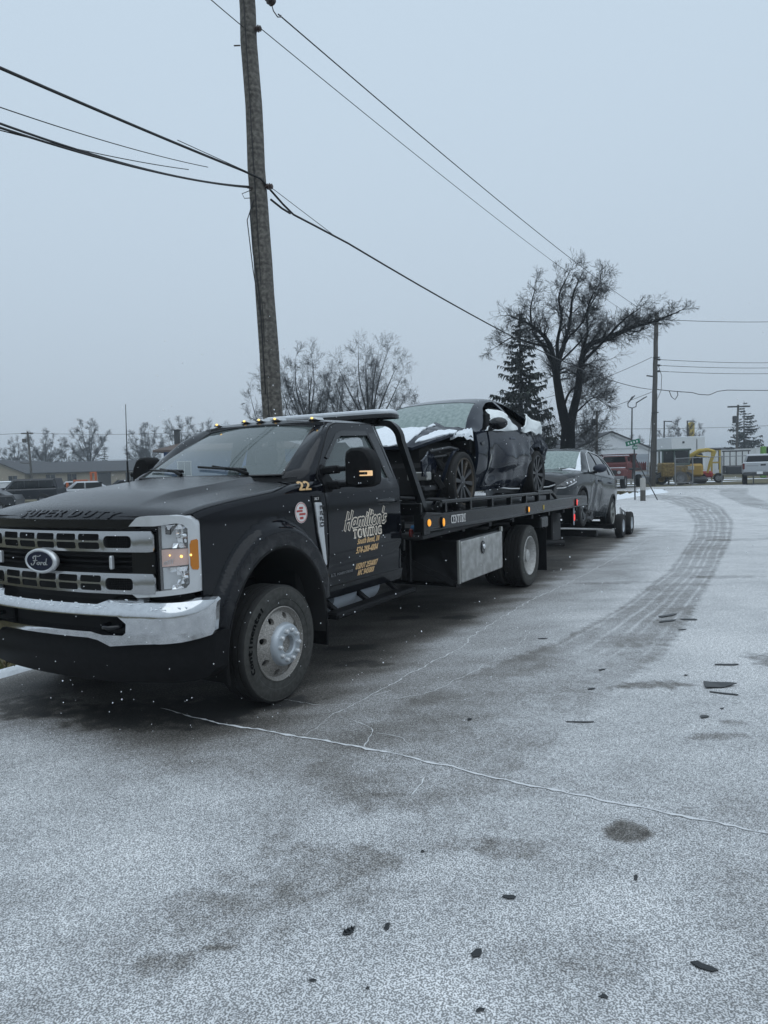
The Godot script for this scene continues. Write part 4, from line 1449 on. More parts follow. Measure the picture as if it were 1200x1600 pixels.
	b = B.new()
	b.box(Vector3(56.3, 3.0, -130), Vector3(0.9, 6.0, 0.6), 0.05)
	put(b, "post", "steel_dark", t)
	b = B.new()
	b.prism(rrect(-0.55, 0, 0.55, 2.9, 0.45, 5), Vector3(56.2, 5.95, -130), Vector3.RIGHT, Vector3.UP, 0.5, 0.05)
	put(b, "panel", "yellow", t)

# ---------------------------------------------------------------- the tow truck

const PAINT := Color(0.036, 0.042, 0.060)

func upper_w(h: float) -> float:
	return 0.962 - (h - 1.5) * 0.43

func side_w(s: float, h: float) -> float:
	var lower := 0.985 + 0.02 * cos((h - 1.05) / 0.45 * 1.3)
	lower -= 0.022 * (1.0 - ss(0.865, 0.89, h)) * ss(0.6, 0.8, s)
	var w := lerpf(lower, upper_w(h), ss(1.43, 1.53, h))
	if s < 0.76 and h < 1.45:
		var q := sqrt(pow((s - 0.06) / 0.565, 2) + pow((h - 0.42) / 0.66, 2))
		w += 0.062 * (1.0 - ss(1.18, 1.25, q)) * ss(-0.66, -0.5, s) * (1.0 - ss(0.66, 0.75, s))
	return w

func front_s(w: float) -> float:
	var a := absf(w)
	var s := -0.97 + 0.09 * pow(minf(a, 0.8) / 0.8, 2)
	if a > 0.8:
		var q := minf((a - 0.8) / 0.2, 0.999)
		s += 0.24 * (1.0 - sqrt(1.0 - q * q))
	return s

const HOOD := [Vector2(-0.95, 1.29), Vector2(-0.93, 1.315), Vector2(-0.88, 1.375), Vector2(-0.8, 1.415), Vector2(-0.6, 1.452), Vector2(0.0, 1.515), Vector2(0.5, 1.563), Vector2(0.75, 1.57)]
var hood_pts := []

func hood_h(s: float, w: float) -> float:
	if hood_pts.is_empty():
		hood_pts = Array(HOOD)
	var a := absf(w)
	var s2 := s - (front_s(minf(a, 0.86)) + 0.97)
	var dome := 0.034 * (1.0 - ss(0.575, 0.625, a)) * ss(-0.85, -0.4, s2)
	return pw(hood_pts, s2) - 0.045 * w * w + dome - 0.01

func clip_pt(s: float, t: float) -> Vector3:
	var top := hood_h(s, 0.93)
	var h2 := top - 0.06
	if t <= 1.0:
		var w := t * 0.93
		return V(s, hood_h(s, w), w)
	var sw := side_w(s, h2)
	if t <= 2.0:
		var a := (t - 1.0) * PI / 2
		return V(s, h2 + (top - h2) * cos(a), 0.93 + (sw - 0.93) * sin(a))
	var h := h2 - (t - 2.0) * (h2 - 0.42)
	return V(s, h, side_w(s, h))

func t_of(s: float, h: float) -> float:
	var h2 := hood_h(s, 0.93) - 0.06
	return 2.0 + (h2 - h) / (h2 - 0.42)

var dirt: FastNoiseLite
func paint_at(s: float, h: float) -> Color:
	if dirt == null:
		dirt = noise(9.0, 4, 201)
	var c := PAINT
	var n := dirt.get_noise_2d(s * 1.0, h * 1.0)
	var k := (1.0 - ss(0.45, 1.25, h)) * 0.10 * (0.4 + n)
	var q := sqrt(pow((s - 0.06) / 0.565, 2) + pow((h - 0.42) / 0.66, 2))
	if s < 1.0:
		k += 0.26 * (1.0 - ss(1.0, 1.2, q)) * (0.35 + 1.3 * n) * ss(0.55, 0.95, h)
	k += 0.14 * ss(0.45, 0.72, s) * (1.0 - ss(0.72, 0.8, s)) * (1.0 - ss(0.9, 1.4, h)) * (0.5 + n)
	return c.lerp(Color(0.86, 0.84, 0.82), clampf(k, 0.0, 0.6))

func mir(fn: Callable, sg: float) -> Callable:
	return func(p): return fn.call(p) * Vector3(sg, 1, 1)

func build_truck():
	var t := thing("tow_truck", "black flatbed tow truck with a chrome grille and gold lettering on its door", "tow truck", TRUCK_AT, -TURN)
	truck_front(t)
	truck_cab(t)
	truck_lettering(t)
	truck_wheels(t)
	truck_bed(t)

func truck_front(t: Node3D):
	# hood
	var dom := PackedVector2Array()
	for i in range(-14, 15):
		var w := i / 14.0
		dom.append(Vector2(-0.93 + front_s(minf(absf(w * 0.93), 0.86)) + 0.97, w))
	dom.append_array(P2([-0.76, 1.2, -0.70, 1.46, 0.09, 1.46, 0.24, 1.20, 0.38, 0.88]))
	for i in range(8, -9, -2):
		var w := i / 10.0
		dom.append(Vector2(0.30 + 0.12 * w * w, w))
	dom.append_array(P2([0.38, -0.88, 0.24, -1.20, 0.09, -1.46, -0.70, -1.46, -0.76, -1.2]))
	var hood_fn := func(p: Vector2) -> Vector3:
		return clip_pt(p.x, absf(p.y)) * Vector3(signf(p.y) if p.y != 0.0 else 1.0, 1, 1)
	var b := B.new()
	b.sheet(dom, hood_fn, Vector2(0.028, 0.05), [], Vector3(0, -0.035, 0), func(p): return PAINT)
	var hood := put(b, "hood", "paint_wet", t)
	b = B.new()
	letters(b, "SUPER DUTY", "Droid Sans", 700, func(q): return clip_pt(-0.905 + front_s(-0.42 + q.x * 0.92) + 0.97 + q.y * 0.045, absf(-0.42 + q.x * 0.92 + q.y * 0.03) / 0.93) * Vector3(signf(-0.42 + q.x * 0.92 + q.y * 0.03), 1, 1) + Vector3(0, 0.003, 0.003), 0.003, 0.02)
	put(b, "embossed_lettering", "emboss", hood)
	# fenders
	var arch := ellipse(Vector2(0.06, 0.42), 0.565, 0.66, 30, -0.05, PI + 0.3)
	for sg in [1.0, -1.0]:
		var fo := P2([-0.655, 0.84, -0.655, 1.30, -0.68, 1.34, -0.70, 1.40])
		for i in fo.size():
			fo[i].y = t_of(fo[i].x, fo[i].y)
		fo[3] = Vector2(-0.695, 1.57)
		fo.append_array(P2([0.10, 1.57, 0.285, 1.30, 0.42, 0.93, 0.44, 0.84, 0.73, 0.86, 0.73, 1.5]))
		for h in [1.40, 1.2, 1.0, 0.8, 0.62]:
			fo.append(Vector2(0.725, t_of(0.725, h)))
		for p in arch:
			if p.y > 0.57:
				fo.append(Vector2(p.x, t_of(p.x, p.y)))
		fo.append(Vector2(-0.6, t_of(-0.6, 0.62)))
		var fn := mir(func(p): return clip_pt(p.x, p.y), sg)
		b = B.new()
		b.sheet(fo, fn, Vector2(0.02, 0.024), [], Vector3(-0.03 * sg, 0, 0), func(p): return paint_at(p.x, fn.call(p).y))
		var fender := put(b, "fender", "paint", t)
		# black lip and liner of the arch
		b = B.new()
		b.soft()
		var rows := []
		for p in ellipse(Vector2(0.06, 0.42), 0.565, 0.66, 30, -0.1, PI + 0.28):
			var w := side_w(p.x, p.y)
			rows.append([V(p.x, p.y, (w - 0.02) * sg), V(p.x, p.y, (w + 0.004) * sg), V(0.06 + (p.x - 0.06) * 0.965, 0.42 + (p.y - 0.42) * 0.965, (w - 0.008) * sg), V(0.06 + (p.x - 0.06) * 0.98, 0.42 + (p.y - 0.42) * 0.98, 0.45 * sg)])
		b.grid(rows)
		b.quad(V(-0.62, 0.5, 0.45 * sg), V(0.75, 0.5, 0.45 * sg), V(0.75, 1.2, 0.45 * sg), V(-0.62, 1.2, 0.45 * sg))
		put(b, "wheel_well", "cavity", fender)
		# mud guard behind the wheel
		b = B.new()
		b.box(V(0.62, 0.42, 0.9 * sg), Vector3(0.3, 0.34, 0.02), 0.005)
		put(b, "mud_flap", "black_plastic", t)
		# bumper end in black
		b = B.new()
		b.sheet(P2([-0.70, 0.36, -0.70, 0.84, -0.60, 0.84, -0.52, 0.66, -0.50, 0.5, -0.52, 0.36]), mir(func(p): return V(p.x, p.y, 1.0 + 0.04 * ss(-0.7, -0.52, p.x)), sg), 0.08, [], Vector3(-0.1 * sg, 0, 0))
		put(b, "bumper_end", "black_plastic", t)
	# dark body behind the grille
	b = B.new()
	b.sheet(P2([-0.98, 0.40, 0.98, 0.40, 0.98, 1.34, -0.98, 1.34]), func(p): return V(front_s(p.x) + 0.055 + 0.02 * ss(1.25, 1.34, p.y), p.y, p.x * 0.985), Vector2(0.07, 0.2))
	put(b, "radiator_panel", "cavity", t)
	b = B.new()
	b.sheet(P2([-0.70, 1.27, 0.70, 1.27, 0.74, 1.325, -0.74, 1.325]), func(p): return V(front_s(p.x) + 0.012, p.y, p.x), Vector2(0.08, 0.05), [], Vector3(0, 0, -0.05))
	put(b, "nose_strip", "black_gloss", t)
	truck_grille(t)
	for sg in [1.0, -1.0]:
		truck_headlight(t, sg)
	truck_bumper(t)

func truck_grille(t: Node3D):
	var g := Node3D.new()
	g.name = "grille"
	t.add_child(g, true)
	for lo in [[1.135, 1.25], [0.88, 0.995]]:
		var y0: float = lo[0]
		var y1: float = lo[1]
		var o := P2([-0.80, y0 - 0.005, 0.80, y0 - 0.005, 0.845, y0 + 0.0, 0.85, y0 + 0.02, 0.85, y1 - 0.015, 0.835, y1 + 0.006, -0.835, y1 + 0.006, -0.85, y1 - 0.015, -0.85, y0 + 0.02, -0.845, y0])
		var holes := []
		for i in range(-2, 3):
			for r in 2:
				var c := i * 0.191
				var yy := y0 + 0.012 + r * 0.052
				holes.append(rrect(c - 0.083, yy, c + 0.083, yy + 0.041, 0.012))
		for sg in [1.0, -1.0]:
			holes.append(rrect(sg * 0.6 - 0.1, y0 + 0.02, sg * 0.6 + 0.1, y1 - 0.022, 0.025))
		var fn := func(p: Vector2) -> Vector3: return V(front_s(p.x) - 0.018 - 0.006 * sin((p.y - y0) / (y1 - y0) * PI), p.y, p.x)
		var b := B.new()
		b.sheet(o, fn, Vector2(0.045, 0.03), holes, func(p): return V(front_s(p.x) - 0.011, p.y, p.x))
		var bar := put(b, "grille_bar", "bright_trim_satin", g)
		b = B.new()
		for sg in [1.0, -1.0]:
			for k in 7:
				var yy := y0 + 0.03 + k * 0.0105
				b.bar(V(front_s(0.5) + 0.005, yy, 0.505 * sg), V(front_s(0.69) + 0.005, yy, 0.695 * sg), 0.004, 0.004)
			for k in 12:
				var x := 0.505 + k * 0.017
				b.bar(V(front_s(x) + 0.007, y0 + 0.02, x * sg), V(front_s(x) + 0.007, y1 - 0.022, x * sg), 0.004, 0.004)
		tag(put(b, "vent_mesh", "black_plastic", bar), "", "", "", "stuff")
	for k in 3:
		var b := B.new()
		var y := 1.034 + k * 0.032
		b.sheet(P2([-0.69, -0.006, 0.69, -0.006, 0.69, 0.006, -0.69, 0.006]), func(p): return V(front_s(p.x) + 0.012 + absf(p.y) * 0.5, y + p.y, p.x), Vector2(0.1, 0.006), [], Vector3(0, -0.004, -0.04))
		put(b, "slat", "black_plastic", g)
	for sg in [1.0, -1.0]:
		var b := B.new()
		b.prism(rrect(-0.012, -0.042, 0.012, 0.042, 0.011), V(front_s(0.54) - 0.004, 1.066, 0.545 * sg), Vector3.RIGHT, Vector3.UP, 0.022, 0.006)
		put(b, "marker_post", "bright_trim", g)
		b = B.new()
		b.sheet(P2([0.685, 1.0, 0.845, 1.0, 0.845, 1.13, 0.685, 1.13]), mir(func(p): return V(front_s(p.x) - 0.006, p.y, p.x), sg), 0.04, [], Vector3(0, 0, -0.03))
		put(b, "black_end_panel", "black_gloss", g)
	# the oval badge
	var bd := Node3D.new()
	bd.name = "badge"
	g.add_child(bd, true)
	var b := B.new()
	var o := V(front_s(0) - 0.02, 1.066, 0)
	var rows := []
	for q in [[0.0, 0.128, 0.066, 0.0], [0.0, 0.148, 0.078, 0.02], [0.0, 0.152, 0.081, 0.036], [0.0, 0.147, 0.076, 0.05], [0.0, 0.135, 0.067, 0.055], [0.0, 0.127, 0.061, 0.050]]:
		var ring := []
		for e in ellipse(Vector2.ZERO, q[1], q[2], 36):
			ring.append(o + Vector3(e.x, e.y, q[3]))
		rows.append(ring)
	b.grid(rows, true)
	put(b, "rim", "bright_trim", bd)
	b = B.new()
	b.prism(ellipse(Vector2.ZERO, 0.128, 0.062, 36), o + Vector3(0, 0, 0.022), Vector3.RIGHT, Vector3.UP, 0.03, 0.004)
	put(b, "field", "oval_blue", bd)
	b = B.new()
	var fn := func(p: Vector2) -> Vector3: return o + Vector3((p.x - 0.5) * 0.165, (p.y - 0.5) * 0.078, 0.0535)
	var fn0 := func(p: Vector2) -> Vector3: return fn.call(p)
	var st := [
		[[0.02, 0.28], [0.04, 0.16], [0.12, 0.16], [0.2, 0.3], [0.27, 0.55], [0.31, 0.8], [0.29, 0.92], [0.2, 0.9], [0.13, 0.78], [0.16, 0.66]],
		[[0.18, 0.8], [0.3, 0.94], [0.42, 0.88], [0.52, 0.9], [0.6, 0.98]],
		[[0.15, 0.5], [0.25, 0.55], [0.38, 0.55]],
		[[0.44, 0.42], [0.38, 0.36], [0.37, 0.24], [0.43, 0.2], [0.5, 0.28], [0.5, 0.4], [0.44, 0.42], [0.56, 0.4]],
		[[0.58, 0.2], [0.62, 0.42], [0.68, 0.43], [0.7, 0.38]],
		[[0.86, 0.4], [0.8, 0.43], [0.74, 0.34], [0.76, 0.22], [0.83, 0.22], [0.9, 0.45], [0.95, 0.74], [0.9, 0.4], [0.9, 0.22], [0.97, 0.26]],
	]
	for l in st:
		var pts := []
		for q in l:
			pts.append(Vector2(q[0], q[1]))
		b.stroke(pts, 0.055, fn0)
	put(b, "script_lettering", "bright_trim", bd)

func truck_headlight(t: Node3D, sg: float):
	var hl := Node3D.new()
	hl.name = "headlight"
	t.add_child(hl, true)
	var fn := func(p: Vector2, off: float) -> Vector3:
		return V(front_s(p.x) + off, p.y, p.x * sg)
	# the domain's x past 0.97 is stretched so that the corner is followed finely
	var bez := P2([0.68, 1.285, 0.735, 1.335, 0.76, 1.343, 0.93, 1.347, 0.975, 1.338, 0.992, 1.318, 0.9975, 1.28, 0.999, 1.1, 0.999, 0.98, 0.9965, 0.875, 0.715, 0.855, 0.685, 0.875, 0.685, 0.893, 0.845, 0.897, 0.975, 0.905, 0.985, 0.93, 0.985, 1.26, 0.975, 1.288, 0.955, 1.298, 0.86, 1.285])
	var b := B.new()
	b.sheet(bez, func(p): return fn.call(p, -0.015), Vector2(0.012, 0.05), [], func(p): return fn.call(p, 0.05))
	put(b, "surround", "bright_trim", hl)
	# inner chrome step between the grille and the lens
	b = B.new()
	b.sheet(P2([0.853, 0.875, 0.872, 0.875, 0.872, 1.26, 0.853, 1.26]), func(p): return fn.call(p, 0.004), Vector2(0.02, 0.1), [], func(p): return fn.call(p, 0.04))
	put(b, "edge_strip", "black_plastic", hl)
	for q in [[1.15, 1.29], [0.905, 1.035]]:
		var y0: float = q[0]
		var y1: float = q[1]
		var yc := (y0 + y1) * 0.5
		# fluted pale side of the bowl, then the bright facets round the bulb
		b = B.new()
		b.sheet(P2([0.872, y0, 0.925, y0, 0.935, yc, 0.925, y1, 0.872, y1]), func(p): return fn.call(p, 0.02 + 0.05 * ss(0.872, 0.94, p.x)), Vector2(0.012, 0.02))
		put(b, "reflector_side", "frosted_lens", hl)
		b = B.new()
		var rr := RandomNumberGenerator.new()
		rr.seed = int(y0 * 100)
		b.flat()
		var xs := [0.922, 0.94, 0.955, 0.966, 0.975, 0.983]
		for i in 5:
			for j in 5:
				var a0 := lerpf(y0, y1, j / 5.0)
				var a1 := lerpf(y0, y1, (j + 1) / 5.0)
				var d := 0.065 - 0.05 * absf(j - 2) / 2.0 + rr.randf_range(-0.012, 0.012)
				var e1 := rr.randf_range(-0.02, 0.02)
				var e2 := rr.randf_range(-0.015, 0.015)
				b.quad(fn.call(Vector2(xs[i], a0), d + e1), fn.call(Vector2(xs[i + 1], a0), d - e1 + e2), fn.call(Vector2(xs[i + 1], a1), d - e1 - e2), fn.call(Vector2(xs[i], a1), d + e1 - e2))
		put(b, "reflector", "reflector", hl)
		b = B.new()
		b.lathe([Vector2(0.0, 0.05), Vector2(0.012, 0.048), Vector2(0.02, 0.03), Vector2(0.024, 0.0), Vector2(0.034, -0.01)], fn.call(Vector2(0.955, yc), 0.06), Vector3(0.25 * sg, 0, 1), 16)
		put(b, "bulb_shield", "chrome", hl)
	b = B.new()
	b.sheet(P2([0.868, 1.04, 0.972, 1.045, 0.984, 1.06, 0.984, 1.125, 0.974, 1.142, 0.868, 1.142]), func(p): return fn.call(p, 0.014), Vector2(0.012, 0.02), [], func(p): return fn.call(p, 0.05))
	var tn := put(b, "turn_signal", "turn_lens", hl)
	b = B.new()
	for q in [[0.958, 1.098, 0.012, 0.009], [0.915, 1.108, 0.005, 0.006]]:
		b.ball(fn.call(Vector2(q[0], q[1]), 0.008), Vector3(q[2], q[3], 0.006), 10)
	put(b, "bulb", "amber_bulb", tn)
	b = B.new()
	for k in 6:
		b.box(fn.call(Vector2(0.885 + k * 0.008, 1.062 + k * 0.002), 0.011), Vector3(0.004, 0.02 + 0.003 * k, 0.003), 0.0, Basis(Vector3(0, 0, 1), -0.3))
	put(b, "lens_flute", "frosted_lens", tn)
	b = B.new()
	b.sheet(P2([0.872, 0.895, 0.97, 0.9, 0.983, 0.925, 0.983, 1.265, 0.97, 1.292, 0.872, 1.285]), func(p): return fn.call(p, -0.004), Vector2(0.012, 0.06))
	put(b, "lens", "glass_clear", hl)
	# amber side marker let into the surround, on the truck's flank
	b = B.new()
	var mk := P2([-0.722, 1.165, -0.712, 1.19, -0.674, 1.195, -0.664, 1.185, -0.664, 1.02, -0.674, 1.008, -0.71, 1.015, -0.722, 1.04])
	var wf := func(s: float) -> float:
		var q := clampf((-0.64 - s) / 0.24, 0.0, 1.0)
		return 0.8 + 0.2 * sqrt(maxf(0.0, 1.0 - pow(1.0 - clampf((s + 0.88) / 0.24, 0.0, 1.0), 2)))
	b.sheet(mk, func(p): return V(p.x - 0.016, p.y, (wf.call(p.x) + 0.004) * sg), 0.02, [], Vector3(-0.02 * sg, 0, -0.01))
	var ml := put(b, "side_marker", "amber_marker", hl)
	b = B.new()
	b.ball(V(-0.735, 1.103, (wf.call(-0.722) + 0.006) * sg), Vector3(0.006, 0.008, 0.006), 10)
	put(b, "bulb", "amber_bulb", ml)

func bump_s(w: float, h: float) -> float:
	var a := absf(w)
	var s := -1.06 + 0.11 * pow(minf(a, 0.86) / 0.86, 2)
	if a > 0.86:
		s += 0.30 * (1.0 - cos(minf((a - 0.86) / 0.30, 1.0) * PI / 2))
	s += 0.09 * pow(maxf(0.0, (h - 0.755) / 0.075), 2) * (0.6 if h < 0.84 else 0.6)
	s += 0.32 * maxf(0.0, 0.645 - h)
	return s

func bump_w(u: float) -> float:
	if absf(u) <= 0.86:
		return u
	return signf(u) * (0.86 + 0.235 * sin(minf((absf(u) - 0.86) / 0.30, 1.0) * PI / 2))

func truck_bumper(t: Node3D):
	var half := P2([0.0, 0.815, 0.46, 0.815, 0.55, 0.852, 0.735, 0.858, 0.775, 0.83, 1.06, 0.835, 1.13, 0.825, 1.152, 0.808, 1.16, 0.775, 1.157, 0.70, 1.148, 0.64, 1.13, 0.618, 1.0, 0.602, 0.76, 0.585, 0.55, 0.562, 0.47, 0.60, 0.40, 0.612, 0.0, 0.612])
	var o := PackedVector2Array(half)
	var mm := mirrored(half)
	for i in range(1, mm.size() - 1):
		o.append(mm[i])
	# trim the doubled centre points
	var hole_h := P2([0.0, 0.752, 0.64, 0.752, 0.695, 0.71, 0.69, 0.655, 0.665, 0.638, 0.52, 0.635, 0.44, 0.652, 0.0, 0.652])
	var hole := PackedVector2Array(hole_h)
	mm = mirrored(hole_h)
	for i in range(1, mm.size() - 1):
		hole.append(mm[i])
	var bp := Node3D.new()
	bp.name = "front_bumper"
	t.add_child(bp, true)
	var b := B.new()
	b.sheet(o, func(p): return V(bump_s(p.x, p.y), p.y, bump_w(p.x)), Vector2(0.03, 0.02), [hole], func(p): return V(bump_s(p.x, p.y) + (0.12 if absf(p.x) < 1.0 else 0.05), p.y + (0.01 if p.y > 0.75 else 0.0), bump_w(p.x) * 0.985))
	put(b, "chrome_face", "chrome_dirty", bp)
	b = B.new()
	for i in 70:
		var w := rng.randf_range(-1.02, 1.02)
		var h := (0.845 if absf(w) > 0.53 and absf(w) < 0.76 else 0.818) - rng.randf_range(0.0, 0.028)
		b.ball(V(bump_s(w, h) - 0.001, h, bump_w(w)), Vector3(rng.randf_range(0.006, 0.03), rng.randf_range(0.002, 0.006), 0.003), 6)
	tag(put(b, "snow_crust", "snow", bp), "", "", "", "stuff")
	b = B.new()
	b.sheet(P2([-0.74, 0.6, 0.74, 0.6, 0.74, 0.79, -0.74, 0.79]), func(p): return V(bump_s(p.x, 0.7) + 0.11, p.y, p.x), 0.1)
	put(b, "recess", "cavity", bp)
	var ins := P2([0.43, 0.65, 0.5, 0.635, 0.66, 0.64, 0.69, 0.66, 0.69, 0.705, 0.64, 0.748, 0.43, 0.75])
	for sg in [1.0, -1.0]:
		b = B.new()
		b.prism(ins if sg > 0 else mirrored(ins), V(bump_s(0.55, 0.7) + 0.1, 0, 0), Vector3.RIGHT, Vector3.UP, 0.04, 0.01)
		put(b, "insert", "black_plastic", bp)
	for sg in [1.0, -1.0]:
		b = B.new()
		var z := bump_s(0.55, 0.7) + 0.03
		b.tube([V(z + 0.03, 0.69, 0.52 * sg), V(z - 0.02, 0.69, 0.52 * sg), V(z - 0.05, 0.688, 0.56 * sg), V(z - 0.05, 0.688, 0.60 * sg), V(z - 0.015, 0.69, 0.635 * sg), V(z + 0.03, 0.69, 0.635 * sg)], 0.014, 8)
		put(b, "tow_hook", "black_gloss", bp)
	b = B.new()
	b.sheet(P2([-1.06, 0.35, -0.55, 0.325, 0.55, 0.325, 1.06, 0.35, 1.12, 0.40, 1.13, 0.62, -1.13, 0.62, -1.12, 0.40]), func(p): return V(bump_s(p.x, 0.64) + 0.055 + 0.22 * maxf(0.0, 0.46 - p.y) - 0.02 * sin((p.y - 0.35) * 20.0) * 0.5, p.y, bump_w(p.x) * 0.985), Vector2(0.04, 0.03), [], Vector3(0, 0.0, -0.12))
	put(b, "air_dam", "black_plastic", bp)

func truck_cab(t: Node3D):
	var b: B
	for sg in [1.0, -1.0]:
		# door with its window frame
		var door := Node3D.new()
		door.name = "door"
		t.add_child(door, true)
		var dfn := mir(func(p): return V(p.x, p.y, side_w(p.x, p.y) + 0.004 + 0.003 * ss(1.9, 1.4, p.x) * 0.0), sg)
		var o := P2([0.738, 0.675, 0.74, 1.3, 0.71, 1.44, 0.70, 1.545, 0.78, 1.635, 1.10, 1.915, 1.18, 1.965, 1.28, 1.992, 1.88, 2.005, 1.905, 1.98, 1.915, 1.5, 1.945, 1.42, 1.935, 0.66])
		var win := P2([0.80, 1.505, 0.83, 1.60, 0.90, 1.672, 1.17, 1.865, 1.23, 1.90, 1.31, 1.912, 1.715, 1.932, 1.745, 1.90, 1.80, 1.65, 1.80, 1.50])
		b = B.new()
		b.sheet(o, dfn, Vector2(0.07, 0.05), [win], Vector3(-0.03 * sg, 0, 0), func(p): return paint_at(p.x, p.y))
		put(b, "door_skin", "paint", door)
		b = B.new()
		var gap := []
		for p in o:
			gap.append(V(p.x, p.y, (side_w(p.x, p.y) - 0.004) * sg))
		gap.append(gap[0])
		b.tube(gap, 0.008, 5, false)
		put(b, "door_gap", "cavity", door)
		b = B.new()
		b.sheet(win, mir(func(p): return V(p.x, p.y, side_w(p.x, p.y) - 0.018), sg), 0.15)
		put(b, "window", "glass", door)
		# black seal round the glass
		b = B.new()
		var loop := []
		for p in win:
			loop.append(V(p.x, p.y, (side_w(p.x, p.y) - 0.006) * sg))
		loop.append(loop[0])
		b.tube(loop, 0.011, 6, false)
		b.sheet(P2([1.81, 1.51, 1.905, 1.51, 1.895, 1.93, 1.76, 1.92]), mir(func(p): return V(p.x, p.y, side_w(p.x, p.y) + 0.006), sg), 0.1)
		put(b, "window_seal", "black_gloss", door)
		# the rain visor along the window's top
		b = B.new()
		b.sheet(P2([0.93, 1.68, 1.17, 1.845, 1.26, 1.882, 1.73, 1.90, 1.72, 1.94, 1.30, 1.928, 1.20, 1.90, 0.90, 1.70]), mir(func(p): return V(p.x, p.y, side_w(p.x, p.y) + 0.014), sg), 0.06, [], Vector3(-0.012 * sg, 0, 0))
		put(b, "rain_visor", "black_gloss", door)
		b = B.new()
		b.prism_on(rrect(1.53, 1.275, 1.86, 1.325, 0.02), func(p, z): return V(p.x, p.y, (side_w(p.x, p.y) + z) * sg), 0.007, 0.003)
		b.tube([V(1.56, 1.305, (0.99) * sg), V(1.60, 1.305, 1.035 * sg), V(1.70, 1.304, 1.042 * sg), V(1.80, 1.303, 1.035 * sg), V(1.84, 1.302, 0.99 * sg)], 0.017, 8)
		put(b, "door_handle", "black_gloss", door)
		# cab corner behind the door
		b = B.new()
		var cfn := mir(func(p):
			var k := clampf((p.x - 1.93) / 0.13, 0.0, 1.0)
			return V(p.x, p.y, side_w(p.x, p.y) - 0.13 * (1.0 - sqrt(1.0 - k * k * 0.98))), sg)
		b.sheet(P2([1.95, 0.66, 2.055, 0.67, 2.06, 1.38, 2.03, 1.46, 1.97, 1.52, 1.975, 1.98, 1.93, 2.01, 1.92, 1.98, 1.93, 1.5, 1.955, 1.42]), cfn, Vector2(0.025, 0.06), [], null, func(p): return paint_at(p.x, p.y))
		put(b, "cab_corner", "paint", t)
		# sill and step bar
		b = B.new()
		b.sheet(P2([0.74, 0.56, 0.74, 0.668, 2.06, 0.655, 2.06, 0.55]), mir(func(p): return V(p.x, p.y, 0.955 - 0.25 * (0.66 - p.y)), sg), 0.1, [], Vector3(-0.2 * sg, 0, 0), func(p): return paint_at(p.x, 0.55))
		put(b, "sill", "paint", t)
		var step := Node3D.new()
		step.name = "step_bar"
		t.add_child(step, true)
		b = B.new()
		b.box(V(1.37, 0.455, 1.03 * sg), Vector3(0.14, 0.05, 1.36), 0.015)
		put(b, "tread", "black_plastic", step)
		for s in [0.85, 1.35, 1.9]:
			b = B.new()
			b.bar(V(s, 0.62, 0.75 * sg), V(s, 0.45, 1.0 * sg), 0.05, 0.04, 0.008)
			put(b, "bracket", "black_frame", step)
		# A pillar
		b = B.new()
		var rows := []
		for i in 9:
			var v := i / 8.0
			var p0 := ws_pt(1.0, v)
			var sd := P2([0.66, 1.545, 0.78, 1.64, 1.10, 1.92, 1.19, 1.968, 1.28, 1.995])
			var q := v * 3.999
			var pp := sd[int(q)].lerp(sd[int(q) + 1], fmod(q, 1.0))
			var p1 := V(pp.x, pp.y, side_w(pp.x, pp.y) + 0.002)
			var pm := (p0 + p1) * 0.5 + Vector3(0.03, 0.008, 0.03)
			rows.append([(p0 + Vector3(-0.01, 0.006, 0)) * Vector3(sg, 1, 1), p0.lerp(pm, 0.5) * Vector3(sg, 1, 1) + Vector3(0.002 * sg, 0.004, 0.004), pm * Vector3(sg, 1, 1), pm.lerp(p1, 0.5) * Vector3(sg, 1, 1) + Vector3(0.006 * sg, 0.004, 0.006), p1 * Vector3(sg, 1, 1)])
		var low := []
		for p in rows[0]:
			low.append(p - Vector3(0, 0.06, 0))
		rows.push_front(low)
		b.col(PAINT)
		b.grid(rows)
		put(b, "windshield_pillar", "paint", t)
		truck_mirror(t, sg)
	# roof
	b = B.new()
	var roof := P2([1.20, -0.59, 1.24, -0.68, 1.30, -0.745, 1.9, -0.745, 1.97, -0.70, 1.985, 0.0, 1.97, 0.70, 1.9, 0.745, 1.30, 0.745, 1.24, 0.68, 1.20, 0.59, 1.165, 0.3, 1.155, 0.0, 1.165, -0.3])
	b.sheet(roof, roof_pt, Vector2(0.06, 0.06), [], Vector3(0, -0.025, 0), func(p): return PAINT)
	var rf := put(b, "roof", "paint_wet", t)
	for w in [-0.53, -0.2, -0.03, 0.15, 0.55]:
		var lamp := Node3D.new()
		lamp.name = "roof_marker_light"
		rf.add_child(lamp, true)
		var p := roof_pt(Vector2(1.27, w))
		b = B.new()
		b.prism(P2([-0.05, 0, 0.05, 0, 0.035, 0.022, -0.035, 0.022]), p + Vector3(0, -0.002, -0.06), Vector3.RIGHT, Vector3.UP, 0.11, 0.012)
		put(b, "housing", "frosted_lens", lamp)
		b = B.new()
		b.ball(p + Vector3(0, 0.013, 0.052), Vector3(0.013, 0.009, 0.009), 10)
		put(b, "bulb", "amber_bulb", lamp)
	# windshield and cowl
	b = B.new()
	var wsd := P2([-1, 0.02, -0.5, 0.0, 0, 0.0, 0.5, 0.0, 1, 0.02, 1, 0.97, 0.5, 0.99, 0, 0.99, -0.5, 0.99, -1, 0.97])
	b.sheet(wsd, func(p): return ws_pt(p.x, p.y), Vector2(0.1, 0.1))
	put(b, "windshield", "windshield", t)
	b = B.new()
	var edge := []
	for p in wsd:
		edge.append(ws_pt(p.x * 0.985, p.y) + Vector3(0, 0.002, 0.003))
	edge.append(edge[0])
	b.tube(edge, 0.014, 6, false)
